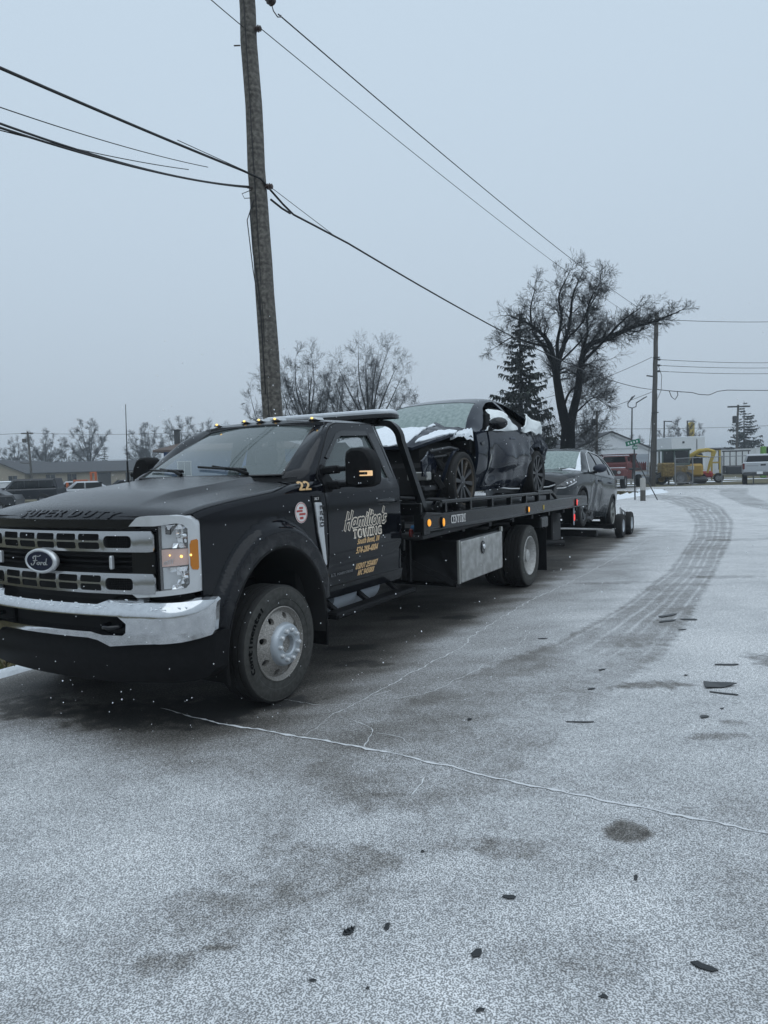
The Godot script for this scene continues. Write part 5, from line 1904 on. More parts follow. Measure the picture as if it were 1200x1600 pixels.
	put(b, "windshield_seal", "black_gloss", t)
	b = B.new()
	rows_cowl(b)
	put(b, "cowl", "black_plastic", t)
	for q in [[0.42, -0.16, 0.045, -0.10], [-0.42, -0.88, 0.045, 0.3]]:
		var wp := Node3D.new()
		wp.name = "wiper"
		t.add_child(wp, true)
		var off := Vector3(0, 0.022, 0.018)
		var piv := ws_pt(q[0] + 0.22, 0.0) + off
		var tip := ws_pt(q[0] - 0.5, 0.075) + off
		var mid := ws_pt(q[0] - 0.12, 0.10) + off
		b = B.new()
		b.tube([piv, piv.lerp(mid, 0.4) + Vector3(0, 0.012, 0.01), mid], [0.016, 0.013, 0.008], 6)
		put(b, "arm", "black_plastic", wp)
		b = B.new()
		b.tube([ws_pt(q[0] + 0.16, 0.07) + off * 0.7, mid + Vector3(0, -0.006, 0), ws_pt(q[0] - 0.52, 0.14) + off * 0.7], 0.011, 6)
		b.tube([ws_pt(q[0] + 0.16, 0.07) + off * 1.2, mid, ws_pt(q[0] - 0.3, 0.13) + off * 1.1], 0.008, 6)
		put(b, "blade", "black_gloss", wp)
	# cab back wall with a window
	b = B.new()
	b.sheet(P2([-0.94, 0.6, 0.94, 0.6, 0.93, 1.45, 0.72, 1.99, -0.72, 1.99, -0.93, 1.45]), func(p): return V(2.055 - 0.09 * ss(1.4, 1.98, p.y), p.y, p.x), 0.12, [rrect(-0.62, 1.52, 0.62, 1.90, 0.06)], Vector3(0, 0, 0.03), func(p): return PAINT)
	put(b, "cab_back", "paint", t)
	b = B.new()
	b.sheet(rrect(-0.63, 1.51, 0.63, 1.91, 0.06), func(p): return V(2.03 - 0.09 * ss(1.4, 1.98, p.y), p.y, p.x), 0.2)
	put(b, "rear_window", "glass", t)
	# inside the cab
	b = B.new()
	b.box(V(0.60, 1.03, 0), Vector3(1.76, 0.96, 0.24), 0.02)
	b.box(V(0.575, 1.44, 0), Vector3(1.84, 0.16, 0.27), 0.01)
	put(b, "firewall", "cavity", t)
	b = B.new()
	b.box(V(0.66, 1.34, 0), Vector3(1.7, 0.34, 0.5), 0.06)
	b.box(V(1.35, 0.8, 0), Vector3(1.8, 0.1, 1.2), 0.01)
	put(b, "dashboard", "interior", t)
	b = B.new()
	b.sheet(P2([1.26, -0.62, 1.93, -0.66, 1.93, 0.66, 1.26, 0.62]), func(p): return roof_pt(p) - Vector3(0, 0.05, 0), 0.2)
	put(b, "headliner", "interior_grey", t)
	for w in [-0.42, 0.42]:
		var seat := Node3D.new()
		seat.name = "seat"
		t.add_child(seat, true)
		b = B.new()
		b.box(V(1.42, 1.06, w), Vector3(0.52, 0.2, 0.5), 0.06)
		put(b, "cushion", "interior_grey", seat)
		b = B.new()
		b.box(V(1.74, 1.36, w), Vector3(0.5, 0.62, 0.14), 0.06, Basis(Vector3.RIGHT, 0.18))
		put(b, "backrest", "interior_grey", seat)
		b = B.new()
		b.box(V(1.80, 1.75, w), Vector3(0.28, 0.2, 0.1), 0.045)
		put(b, "headrest", "interior_grey", seat)
	b = B.new()
	var ring := []
	for i in 25:
		var a := TAU * i / 24.0
		ring.append(V(1.02 + 0.09 * sin(a), 1.50 + 0.17 * sin(a), 0.42 + 0.19 * cos(a)))
	b.tube(ring, 0.016, 6, false)
	b.bar(V(1.02, 1.50, 0.25), V(1.02, 1.50, 0.59), 0.03, 0.04, 0.01)
	b.bar(V(1.0, 1.49, 0.42), V(0.7, 1.35, 0.42), 0.07, 0.07, 0.02)
	put(b, "steering_wheel", "interior", t)
	b = B.new()
	b.box(V(1.2, 1.90, 0.0), Vector3(0.24, 0.07, 0.03), 0.02)
	put(b, "rear_view_mirror", "interior", t)
	# whip antenna on the far fender
	b = B.new()
	b.tube([V(0.5, 1.5, -0.93), V(0.5, 1.72, -0.93)], 0.009, 6)
	b.tube([V(0.5, 1.72, -0.93), V(0.53, 2.22, -0.95)], [0.005, 0.003], 6)
	put(b, "antenna", "black_gloss", t)

func rows_cowl(b: B):
	var rows := []
	for i in range(-10, 11):
		var u := i / 10.0
		var w := u * 0.9
		var p := ws_pt(clampf(w / 0.8, -1, 1), 0.0)
		var z := 0.31 + 0.12 * pow(w / 0.93, 2)
		rows.append([V(z - 0.02, hood_h(z, w) - 0.025, w), V(z + 0.03, hood_h(z, w) - 0.022, w), Vector3(w, p.y - 0.004, p.z - 0.02)])
	b.grid(rows)

func ws_pt(u: float, v: float) -> Vector3:
	var w := u * lerpf(0.78, 0.59, v)
	var s := lerpf(0.38 + 0.10 * u * u, 1.165 + 0.06 * u * u, v)
	var h := lerpf(1.562 - 0.012 * u * u, 2.005 - 0.028 * u * u, v) + 0.018 * sin(v * PI)
	return V(s, h, w)

func roof_pt(p: Vector2) -> Vector3:
	var a := absf(p.y) / 0.745
	var h := 2.035 + 0.03 * sin(clampf((p.x - 1.0) / 0.95, 0.0, 1.0) * PI * 0.6) - 0.028 * a * a - 0.03 * pow(a, 8)
	h -= 0.03 * (1.0 - ss(1.15, 1.26, p.x)) + 0.03 * ss(1.9, 1.99, p.x)
	return V(p.x, h, p.y)

func truck_mirror(t: Node3D, sg: float):
	var m := Node3D.new()
	m.name = "door_mirror"
	t.add_child(m, true)
	var b := B.new()
	# black corner plate and two arms
	b.sheet(P2([0.70, 1.42, 0.72, 1.56, 0.80, 1.64, 0.84, 1.62, 0.86, 1.50, 0.80, 1.42]), mir(func(p): return V(p.x, p.y, side_w(p.x, p.y) + 0.016), sg), 0.06, [], Vector3(-0.015 * sg, 0, 0))
	put(b, "corner_plate", "black_plastic", m)
	for y in [1.585, 1.462]:
		b = B.new()
		b.bar(V(0.78, y + 0.004, 0.94 * sg), V(0.79, y + 0.012, 1.09 * sg), 0.07, 0.062, 0.014)
		b.bar(V(0.79, y + 0.012, 1.05 * sg), V(0.80, y + 0.016, 1.22 * sg), 0.05, 0.038, 0.01)
		put(b, "arm", "black_plastic", m)
	b = B.new()
	# the housing, widest at the back where the glass is
	var out := P2([1.165, 1.485, 1.18, 1.462, 1.25, 1.45, 1.34, 1.455, 1.395, 1.475, 1.41, 1.505, 1.412, 1.60, 1.40, 1.665, 1.355, 1.735, 1.30, 1.758, 1.215, 1.756, 1.175, 1.73, 1.165, 1.68])
	var c := Vector2(1.29, 1.60)
	var inw := 0.0 if sg > 0 else 0.25
	var rows := []
	for q in [[0.735, 0.84, 0.0], [0.75, 0.97, 0.0], [0.79, 1.0, 0.0], [0.87, 1.0, 0.0]]:
		var ring := []
		for p in out:
			var e: Vector2 = c + (p - c) * q[1]
			ring.append(V(q[0] + 0.05 * absf(e.x - 1.2), e.y, (e.x - inw) * sg))
		rows.append(ring)
	b.grid(rows, true)
	b.fan(rows[0])
	b.fan(rows[3])
	put(b, "housing", "black_plastic", m)
	if sg < 0:
		return
	b = B.new()
	for y in [1.545, 1.575]:
		b.box(V(0.745, y, (1.352 - inw) * sg), Vector3(0.095, 0.010, 0.03), 0.003)
	b.box(V(0.75, 1.56, (1.388 - inw) * sg), Vector3(0.035, 0.04, 0.03), 0.003)
	put(b, "turn_signal", "mirror_signal", m)

func truck_lettering(t: Node3D):
	var b: B
	# numbers beside the windshield
	b = B.new()
	var num := func(q: Vector2, z: float) -> Vector3:
		var p := Vector2(0.385 + q.x * 0.15, 1.448 + q.y * 0.066)
		return V(p.x, p.y, side_w(p.x, p.y) + z)
	letters(b, "22", "Droid Sans", 700, func(q): return num.call(q, 0.006), 0.02, 0.02)
	put(b, "number_decal", "gold", t)
	# round sticker
	var sk := Node3D.new()
	sk.name = "round_sticker"
	t.add_child(sk, true)
	b = B.new()
	var c := Vector2(0.385, 1.285)
	var on := func(p: Vector2, z: float) -> Vector3: return V(p.x, p.y, side_w(p.x, p.y) + z)
	b.sheet(ellipse(c, 0.078, 0.078, 28), func(p): return on.call(p, 0.005), 0.03)
	put(b, "disc", "decal_white", sk)
	b = B.new()
	for k in 28:
		var a := TAU * k / 28
		var a2 := TAU * (k + 1) / 28
		var e := Vector2(cos(a), sin(a))
		var e2 := Vector2(cos(a2), sin(a2))
		b.quad(on.call(c + e * 0.068, 0.007), on.call(c + e2 * 0.068, 0.007), on.call(c + e2 * 0.073, 0.007), on.call(c + e * 0.073, 0.007))
	for q in [[0.0, 0.034, 0.05, 0.016], [-0.02, 0.012, 0.075, 0.014], [0.012, -0.012, 0.08, 0.016], [0.0, -0.04, 0.045, 0.018]]:
		b.sheet(rrect(c.x + q[0] - q[2] * 0.5, c.y + q[1] - q[3] * 0.5, c.x + q[0] + q[2] * 0.5, c.y + q[1] + q[3] * 0.5, 0.004, 1), func(p): return on.call(p, 0.007), 0.03)
	put(b, "emblem", "decal_red", sk)
	# fender vent: bright strip with the dark model badge
	var vt := Node3D.new()
	vt.name = "fender_vent"
	t.add_child(vt, true)
	var strip := P2([0.55, 1.345, 0.565, 1.352, 0.635, 1.348, 0.64, 1.335, 0.652, 1.2, 0.65, 1.12, 0.692, 0.87, 0.688, 0.856, 0.652, 0.853, 0.642, 0.87, 0.578, 1.12, 0.57, 1.2])
	b = B.new()
	b.prism_on(P2([0.53, 1.40, 0.64, 1.40, 0.66, 1.2, 0.655, 1.12, 0.70, 0.85, 0.65, 0.84, 0.565, 1.12, 0.56, 1.2]), func(p, z): return V(p.x, p.y, side_w(p.x, p.y) + z), 0.008, 0.002)
	put(b, "vent_back", "black_plastic", vt)
	b = B.new()
	b.prism_on(strip, func(p, z): return V(p.x, p.y, side_w(p.x, p.y) + 0.008 + z), 0.014, 0.004)
	put(b, "bright_strip", "bright_trim", vt)
	b = B.new()
	letters(b, "F550", "Droid Sans", 700, func(q): return V(0.652 - q.y * 0.055 + 0.006 * (1.0 - q.x), 1.325 - q.x * 0.165, side_w(0.62, 1.25) + 0.0245))
	put(b, "model_badge", "decal_black", vt)
	b = B.new()
	letters(b, "XLT", "Droid Sans", 700, func(q): return V(0.555 + q.x * 0.06, 1.368 + q.y * 0.02, side_w(0.6, 1.37) + 0.012))
	put(b, "trim_badge", "decal_white", vt)
	# the company's name on the door, an outlined slanted script
	var sign_ := Node3D.new()
	sign_.name = "door_lettering"
	t.add_child(sign_, true)
	var at := func(p: Vector2, z: float) -> Vector3: return V(p.x, p.y, side_w(p.x, p.y) + 0.004 + z)
	var st := []
	var arc := func(cx: float, cy: float, rx: float, ry: float, a0: float, a1: float, n := 8) -> Array:
		var l := []
		for i in n + 1:
			var a := deg_to_rad(lerpf(a0, a1, float(i) / n))
			l.append([cx + rx * cos(a), cy + ry * sin(a)])
		return l
	# letters in units of the small letters' height
	st.append([[0.0, -0.25], [0.0, 1.9]])
	st.append([[0.75, -0.25], [0.75, 2.0]])
	st.append([[-0.1, 0.75], [0.75, 0.9]])
	st.append(arc.call(1.5, 0.5, 0.34, 0.5, 40, 330))
	st.append([[1.84, 1.0], [1.84, 0.0], [2.05, 0.05]])
	for k in 2:
		st.append([[2.25 + k * 0.55, 0.0], [2.25 + k * 0.55, 1.0]])
		st.append(arc.call(2.52 + k * 0.55, 0.65, 0.27, 0.35, 180, 0, 6) + [[2.79 + k * 0.55, 0.0]])
	st.append([[3.75, 1.0], [3.75, 0.1], [3.95, 0.0]])
	st.append([[3.80, 1.4], [3.80, 1.55]])
	st.append([[4.25, 1.9], [4.25, 0.1], [4.45, 0.0]])
	st.append([[4.72, 1.75], [4.72, 0.1], [4.95, 0.0]])
	st.append([[4.5, 1.1], [5.0, 1.2]])
	st.append(arc.call(5.5, 0.5, 0.34, 0.5, 0, 360, 12))
	st.append([[6.15, 0.0], [6.15, 1.0]])
	st.append(arc.call(6.43, 0.62, 0.28, 0.38, 180, 0, 6) + [[6.71, 0.0]])
	st.append([[7.0, 1.5], [7.05, 2.1]])
	st.append([[7.85, 0.95], [7.55, 1.0], [7.38, 0.78], [7.5, 0.55], [7.72, 0.45], [7.82, 0.2], [7.6, 0.0], [7.3, 0.05]])
	var lay := func(q, k: float) -> Vector2:
		var x: float = q[0] / 7.9
		var y: float = q[1]
		return Vector2(0.985 + x * 0.665 + (y - 0.3) * 0.028, 1.122 + y * 0.062 - 0.0 * k)
	for pass_ in [[0.034, 0.002, "cream", "script_outline"], [0.0165, 0.0035, "decal_black", "script_fill"]]:
		b = B.new()
		for l in st:
			var pts := []
			for q in l:
				pts.append(lay.call(q, 0.0))
			b.stroke(pts, pass_[0], func(p): return at.call(p, pass_[1]))
		put(b, pass_[3], pass_[2], sign_)
	b = B.new()
	letters(b, "TOWING", "Droid Sans", 700, func(q): return at.call(Vector2(1.095 + q.x * 0.475, 1.024 + q.y * 0.072 + q.x * 0.0), 0.002), 0.009, 0.05)
	put(b, "word_outline", "cream", sign_)
	b = B.new()
	for i in 6:
		var wd := [0.068, 0.082, 0.104, 0.036, 0.082, 0.080]
		var x := 1.095
		for k in i:
			x += wd[k] + 0.0052
		var ch: String = "TOWING"[i]
		letters(b, ch, "Droid Sans", 400, func(q): return at.call(Vector2(x + wd[i] * (0.16 + 0.68 * q.x), 1.034 + q.y * 0.053), 0.0035))
	put(b, "word_fill", "decal_black", sign_)
	for q in [["South Bend, IN", 1.15, 0.963, 0.365, 0.052], ["574-288-4884", 1.13, 0.895, 0.36, 0.050], ["USDOT 2534007", 1.158, 0.757, 0.36, 0.046], ["MC 945888", 1.19, 0.702, 0.27, 0.044]]:
		b = B.new()
		letters(b, q[0], "Droid Sans", 700, func(e): return at.call(Vector2(q[1] + e.x * q[3] + e.y * 0.022, q[2] + e.y * q[4]), 0.002), 0.006, 0.03)
		put(b, "gold_line", "gold", sign_)
	b = B.new()
	letters(b, "POWER STROKE", "Droid Sans", 700, func(e): return at.call(Vector2(0.875 + e.x * 0.235, 0.748 + e.y * 0.02), 0.006))
	letters(b, "6.7L", "Droid Sans", 700, func(e): return at.call(Vector2(0.785 + e.x * 0.07, 0.746 + e.y * 0.026), 0.006))
	put(b, "engine_badge", "decal_grey", sign_)

func wheel(parent: Node3D, s: float, w: float, sg: float, called: String, front: bool, dual := false):
	var wh := Node3D.new()
	wh.name = called
	parent.add_child(wh, true)
	var o := V(s, 0.405, w * sg)
	var ax := Vector3(sg, 0, 0)
	var b := B.new()
	b.col(Color(0.017, 0.017, 0.0175))
	var pr := [Vector2(0.30, -0.235), Vector2(0.385, -0.232), Vector2(0.401, -0.222)]
	for k in 4:
		var x := -0.185 + k * 0.045
		pr.append_array([Vector2(0.405, x - 0.006), Vector2(0.405, x), Vector2(0.393, x + 0.001), Vector2(0.393, x + 0.007), Vector2(0.405, x + 0.008)])
	pr.append_array([Vector2(0.405, -0.02), Vector2(0.400, -0.008), Vector2(0.392, -0.003)])
	b.lathe(pr, o, ax, 56)
	b.col(Color(0.062, 0.061, 0.058))
	b.lathe([Vector2(0.392, -0.003), Vector2(0.385, 0.002), Vector2(0.382, 0.0), Vector2(0.365, 0.006), Vector2(0.34, 0.009), Vector2(0.31, 0.006), Vector2(0.306, 0.002), Vector2(0.28, 0.0), Vector2(0.262, -0.004), Vector2(0.254, -0.012), Vector2(0.25, -0.05)], o, ax, 56)
	var tyre := put(b, "tyre", "rubber", wh)
	var f := b.frame_of(ax)
	if front and sg > 0:
		b = B.new()
		var name_ := "Continental"
		for i in name_.length():
			var a0 := deg_to_rad(200.0 - i * 7.2) if sg > 0 else 0.0
			letters(b, name_[i], "Droid Sans", 700, func(q):
				var a = a0 - (q.x - 0.5) * deg_to_rad(6.2 if not name_[i] in "il" else 2.2)
				var r = 0.333 + (q.y - 0.3) * (0.036 if name_[i] in "Ctil" else 0.026)
				return V(s - cos(a) * r * -1.0, 0.405 + sin(a) * r, (w + 0.0115) * sg), 0.06, 0.03)
		put(b, "sidewall_lettering", "rubber_letter", tyre)
	var rim := Node3D.new()
	rim.name = "rim"
	wh.add_child(rim, true)
	if not dual:
		b = B.new()
		b.lathe([Vector2(0.25, -0.06), Vector2(0.252, -0.012), Vector2(0.258, -0.002), Vector2(0.252, 0.003), Vector2(0.246, -0.002), Vector2(0.24, -0.018), Vector2(0.228, -0.026)], o, ax, 48)
		put(b, "rim_edge", "wheel_steel", rim)
		b = B.new()
		var holes := []
		for k in 8:
			var a := TAU * (k + 0.35) / 8
			holes.append(ellipse(Vector2(cos(a), sin(a)) * 0.194, 0.023, 0.023, 14))
		var disc := func(p: Vector2) -> Vector3:
			var r := p.length()
			var x := -0.03 + 0.022 * ss(0.228, 0.20, r) + 0.035 * ss(0.2, 0.14, r)
			return o + f.x * p.x + f.y * p.y + ax * x
		b.sheet(ellipse(Vector2.ZERO, 0.229, 0.229, 48), disc, 0.03, holes, ax * -0.03)
		put(b, "disc", "wheel_steel", rim)
		b = B.new()
		b.lathe([Vector2(0.152, 0.012), Vector2(0.150, 0.028), Vector2(0.143, 0.05), Vector2(0.136, 0.060), Vector2(0.128, 0.064), Vector2(0.072, 0.066), Vector2(0.062, 0.058), Vector2(0.058, -0.01)], o, ax, 40)
		put(b, "hub", "wheel_hub", rim)
		b = B.new()
		b.lathe([Vector2(0.056, 0.0), Vector2(0.0, 0.0)], o, ax, 24)
		put(b, "hub_bore", "cavity", rim)
		for k in 10:
			var a := TAU * k / 10.0
			b = B.new()
			b.lathe([Vector2(0.0165, 0.060), Vector2(0.016, 0.080), Vector2(0.012, 0.089), Vector2(0.0, 0.091)], o + (f.x * cos(a) + f.y * sin(a)) * 0.102, ax, 10)
			put(b, "lug_nut", "bright_trim", rim)
	else:
		b = B.new()
		b.lathe([Vector2(0.25, -0.04), Vector2(0.258, -0.002), Vector2(0.25, 0.004), Vector2(0.243, -0.006), Vector2(0.236, -0.03), Vector2(0.215, -0.06), Vector2(0.208, -0.13), Vector2(0.2, -0.15), Vector2(0.13, -0.165), Vector2(0.12, -0.155), Vector2(0.11, -0.09), Vector2(0.085, -0.08), Vector2(0.08, -0.03), Vector2(0.05, -0.02), Vector2(0.0, -0.018)], o, ax, 40)
		put(b, "rim_bowl", "wheel_white", rim)
		for k in 10:
			var a := TAU * k / 10.0
			b = B.new()
			b.lathe([Vector2(0.014, -0.16), Vector2(0.0135, -0.13), Vector2(0.0, -0.125)], o + (f.x * cos(a) + f.y * sin(a)) * 0.143, ax, 8)
			put(b, "lug_nut", "wheel_hub", rim)
		for k in 5:
			var a := TAU * (k + 0.3) / 5.0
			b = B.new()
			b.lathe([Vector2(0.0, -0.1485), Vector2(0.02, -0.149)], o + (f.x * cos(a) + f.y * sin(a)) * 0.178, ax, 12)
			put(b, "hand_hole", "cavity", rim)

func truck_wheels(t: Node3D):
	for sg in [1.0, -1.0]:
		wheel(t, 0.0, 1.078, sg, "front_wheel", true)
		wheel(t, 5.2, 1.202, sg, "rear_wheel", false, true)
		wheel(t, 5.2, 0.91, sg, "rear_wheel", false, true)
	var b := B.new()
	b.tube([V(0, 0.405, -0.9), V(0, 0.405, 0.9)], 0.06, 10)
	b.ball(V(0.0, 0.40, -0.25), Vector3(0.16, 0.15, 0.16), 12)
	put(b, "front_axle", "black_frame", t)
	b = B.new()
	b.tube([V(5.2, 0.405, -0.9), V(5.2, 0.405, 0.9)], 0.075, 10)
	b.ball(V(5.2, 0.405, 0), Vector3(0.2, 0.19, 0.2), 12)
	put(b, "rear_axle", "black_frame", t)
	b = B.new()
	for w in [0.43, -0.43]:
		b.box(V(3.3, 0.66, w), Vector3(0.09, 0.22, 8.4), 0.01)
		b.bar(V(4.4, 0.56, w * 1.25), V(6.0, 0.56, w * 1.25), 0.08, 0.06)
		b.bar(V(-0.7, 0.55, w * 1.25), V(0.7, 0.5, w * 1.25), 0.08, 0.05)
	for s in [-0.6, 0.9, 2.2, 3.6, 4.6, 5.8, 7.0]:
		b.box(V(s, 0.66, 0), Vector3(0.86, 0.16, 0.08), 0.01)
	b.box(V(0.1, 0.75, 0), Vector3(0.7, 0.4, 0.9), 0.1)
	put(b, "chassis_frame", "black_frame", t)
	b = B.new()
	b.tube([V(2.0, 0.5, 0.1), V(4.0, 0.52, 0.2), V(5.8, 0.5, 0.7), V(6.35, 0.45, 1.1), V(6.55, 0.43, 1.28)], 0.05, 10)
	put(b, "exhaust_pipe", "black_frame", t)
	b = B.new()
	b.lathe([Vector2(0, -0.4), Vector2(0.17, -0.38), Vector2(0.17, 0.38), Vector2(0, 0.4)], V(1.35, 0.56, 0.72), Vector3(0, 0, 1), 20)
	put(b, "side_tank", "pale_grey", t)

func deck_h(s: float) -> float:
	return 1.16 - 0.0154 * (s - 2.03)

func truck_bed(t: Node3D):
	var bed := Node3D.new()
	bed.name = "flatbed"
	t.add_child(bed, true)
	var D := func(s: float, dh: float, w: float) -> Vector3: return V(s, deck_h(s) + dh, w)
	var b := B.new()
	b.box((D.call(2.05, -0.115, 0) + D.call(8.3, -0.115, 0)) * 0.5, Vector3(2.36, 0.05, 6.25), 0.005, Basis(Vector3.RIGHT, 0.0154))
	put(b, "deck", "deck", bed)
	b = B.new()
	for s in [2.3, 3.1, 3.9, 4.7, 5.5, 6.3, 7.1, 7.9]:
		b.box(D.call(s, -0.19, 0), Vector3(2.3, 0.09, 0.08), 0.005)
	for w in [0.4, -0.4]:
		b.box(D.call(5.1, -0.2, w), Vector3(0.1, 0.16, 6.0), 0.01)
	put(b, "cross_member", "black_frame", bed)
	for sg in [1.0, -1.0]:
		var prof := [Vector2(1.10, 0.0), Vector2(1.205, 0.0), Vector2(1.218, -0.006), Vector2(1.222, -0.02), Vector2(1.222, -0.128), Vector2(1.226, -0.140), Vector2(1.236, -0.146), Vector2(1.236, -0.160), Vector2(1.225, -0.168), Vector2(1.10, -0.168), Vector2(1.10, 0.0)]
		b = B.new()
		for i in prof.size() - 1:
			b.flat()
			b.quad(D.call(2.03, prof[i].y, prof[i].x * sg), D.call(8.31, prof[i].y, prof[i].x * sg), D.call(8.31, prof[i + 1].y, prof[i + 1].x * sg), D.call(2.03, prof[i + 1].y, prof[i + 1].x * sg))
		for s in [2.03, 8.31]:
			var cap := []
			for p in prof.slice(0, -1):
				cap.append(D.call(s, p.y, p.x * sg))
			b.fan(cap)
		var rail := put(b, "side_rail", "bed_black", bed)
		# front corner plate
		b = B.new()
		b.prism_on(P2([1.96, -0.19, 1.96, -0.03, 2.03, 0.02, 2.36, 0.0, 2.36, -0.02, 2.10, -0.02, 2.10, -0.19]), func(p, z): return D.call(p.x, p.y, (1.205 + z) * sg), 0.03, 0.005)
		put(b, "corner_plate", "bed_black", rail)
		# lamps
		for q in [[2.065, -0.078, 0.034, 0.034, "amber_lit"], [2.39, -0.092, 0.022, 0.040, "amber_lit"], [5.06, -0.09, 0.022, 0.034, "amber_lit"], [7.55, -0.09, 0.024, 0.05, "red_lit"]]:
			var lamp := Node3D.new()
			lamp.name = "marker_lamp"
			bed.add_child(lamp, true)
			b = B.new()
			b.prism_on(ellipse(Vector2(q[0], q[1]), q[2] * 1.35, q[3] * 1.3, 18), func(p, z): return D.call(p.x, p.y, (1.222 + z) * sg), 0.018, 0.004)
			put(b, "lamp_rim", "black_gloss", lamp)
			b = B.new()
			b.prism_on(ellipse(Vector2(q[0], q[1]), q[2], q[3], 18), func(p, z): return D.call(p.x, p.y, (1.236 + z) * sg), 0.012, 0.005)
			put(b, "lens", q[4], lamp)
		b = B.new()
		b.prism_on(P2([5.745, -0.06, 5.795, -0.06, 5.795, -0.11, 5.77, -0.135, 5.745, -0.11]), func(p, z): return D.call(p.x, p.y, (1.222 + z) * sg), 0.006, 0.001)
		put(b, "yellow_tag", "yellow_tag", bed)
		# low inner rail on posts
		b = B.new()
		var path := [[2.44, 0.05], [2.46, 0.10], [6.35, 0.10], [6.62, 0.0]]
		for i in 3:
			b.bar(D.call(path[i][0], path[i][1], 1.17 * sg), D.call(path[i + 1][0], path[i + 1][1], 1.17 * sg), 0.05, 0.042, 0.008)
		b.bar(D.call(5.62, 0.125, 1.17 * sg), D.call(6.3, 0.125, 1.17 * sg), 0.05, 0.03, 0.006)
		for s in [2.55, 3.2, 3.85, 4.5, 5.1, 5.65, 6.2]:
			b.bar(D.call(s, -0.01, 1.17 * sg), D.call(s, 0.10, 1.17 * sg), 0.05, 0.06, 0.005)
		put(b, "guard_rail", "bed_black", bed)
	b = B.new()
	letters(b, "CENTURY", "Droid Serif", 700, func(q): return D.call(2.60 + q.x * 0.38, -0.118 + q.y * 0.082, 1.2265))
	put(b, "rail_lettering", "decal_white", bed)
	# headboard under the hoop and the hoop itself
	b = B.new()
	b.box(V(2.2, 1.2, 0), Vector3(2.2, 0.12, 0.05), 0.01)
	b.box(V(2.12, 0.95, 0), Vector3(1.9, 0.3, 0.04), 0.01)
	put(b, "headboard", "bed_black", bed)
	b = B.new()
	var arcp := []
	arcp.append(V(2.42, 1.16, 1.02))
	arcp.append(V(2.385, 1.86, 0.80))
	for i in 7:
		var a := deg_to_rad(15 + i * 12.5)
		arcp.append(V(2.38, 1.86 + 0.19 * sin(a), 0.61 + 0.19 * cos(a)))
	var full := arcp.duplicate()
	for i in range(arcp.size() - 1, -1, -1):
		full.append(arcp[i] * Vector3(-1, 1, 1))
	b.soft()
	var rws := []
	for i in full.size():
		var d: Vector3 = (full[mini(i + 1, full.size() - 1)] - full[maxi(i - 1, 0)]).normalized()
		var nz := Vector3(0, 0, 1)
		var nx := d.cross(nz).normalized()
		rws.append([full[i] + nx * 0.03 + nz * 0.04, full[i] - nx * 0.03 + nz * 0.04, full[i] - nx * 0.03 - nz * 0.04, full[i] + nx * 0.03 - nz * 0.04])
	for k in 4:
		var strip := []
		for r in rws:
			strip.append([r[k], r[(k + 1) % 4]])
		b.grid(strip)
	put(b, "headache_hoop", "bed_black", bed)
	# light bar with snow on it
	var lb := Node3D.new()
	lb.name = "light_bar"
	t.add_child(lb, true)
	b = B.new()
	var shape := rrect(-0.80, -0.155, 0.80, 0.155, 0.13, 5)
	b.prism(shape, V(2.30, 2.088, 0), Vector3(1, 0, 0), Vector3(0, 0, -1), 0.045, 0.012)
	put(b, "base", "black_gloss", lb)
	b = B.new()
	b.prism(shape, V(2.30, 2.128, 0), Vector3(0.985, 0, 0), Vector3(0, 0, -0.97), 0.038, 0.018)
	put(b, "cover", "frosted_lens", lb)
	b = B.new()
	b.prism(shape, V(2.31, 2.162, 0), Vector3(0.95, 0, 0), Vector3(0, 0, -0.9), 0.012, 0.01)
	put(b, "snow_cap", "snow", lb)
	b = B.new()
	for w in [0.5, -0.5]:
		b.box(V(2.34, 2.07, w), Vector3(0.12, 0.06, 0.14), 0.01)
	put(b, "foot", "black_frame", lb)
	# tool boxes under the bed
	for sg in [1.0, -1.0]:
		var tb := Node3D.new()
		tb.name = "toolbox"
		t.add_child(tb, true)
		b = B.new()
		b.box(V(3.47, 0.61, 0.86 * sg), Vector3(0.66, 0.46, 1.30), 0.008)
		put(b, "body", "dark_mirror_steel", tb)
		b = B.new()
		b.prism_on(rrect(2.86, 0.395, 4.09, 0.825, 0.02), func(p, z): return V(p.x, p.y, (1.19 + z) * sg), 0.03, 0.008)
		var dr := put(b, "door", "aluminium", tb)
		b = B.new()
		b.prism_on(ellipse(Vector2(3.45, 0.705), 0.055, 0.075, 20), func(p, z): return V(p.x, p.y, (1.22 + z) * sg), 0.014, 0.006)
		put(b, "latch", "black_gloss", dr)
		b = B.new()
		b.prism_on(ellipse(Vector2(3.45, 0.715), 0.028, 0.03, 14), func(p, z): return V(p.x, p.y, (1.233 + z) * sg), 0.014, 0.006)
		put(b, "lock", "chrome", dr)
		b = B.new()
		b.bar(V(2.83, 0.39, 1.2 * sg), V(2.83, 0.84, 1.2 * sg), 0.03, 0.03, 0.004)
		b.bar(V(4.1, 0.82, 1.2 * sg), V(4.1, 0.88, 1.2 * sg), 0.05, 0.03, 0.004)
		put(b, "edge_trim", "raw_silver", tb)
		# bulkhead of the body and its brace
		b = B.new()
		b.bar(V(2.3, 0.82, 0.55 * sg), V(2.78, 0.39, 1.19 * sg), 0.02, 0.06, 0.003)
		b.bar(V(2.78, 0.385, 0.3 * sg), V(2.78, 0.385, 1.2 * sg), 0.05, 0.03, 0.003)
		b.bar(V(2.2, 0.5, 0.95 * sg), V(2.2, 0.9, 0.95 * sg), 0.04, 0.04, 0.003)
		put(b, "brace", "black_plastic", t)
		# rear mud flap and fender
		b = B.new()
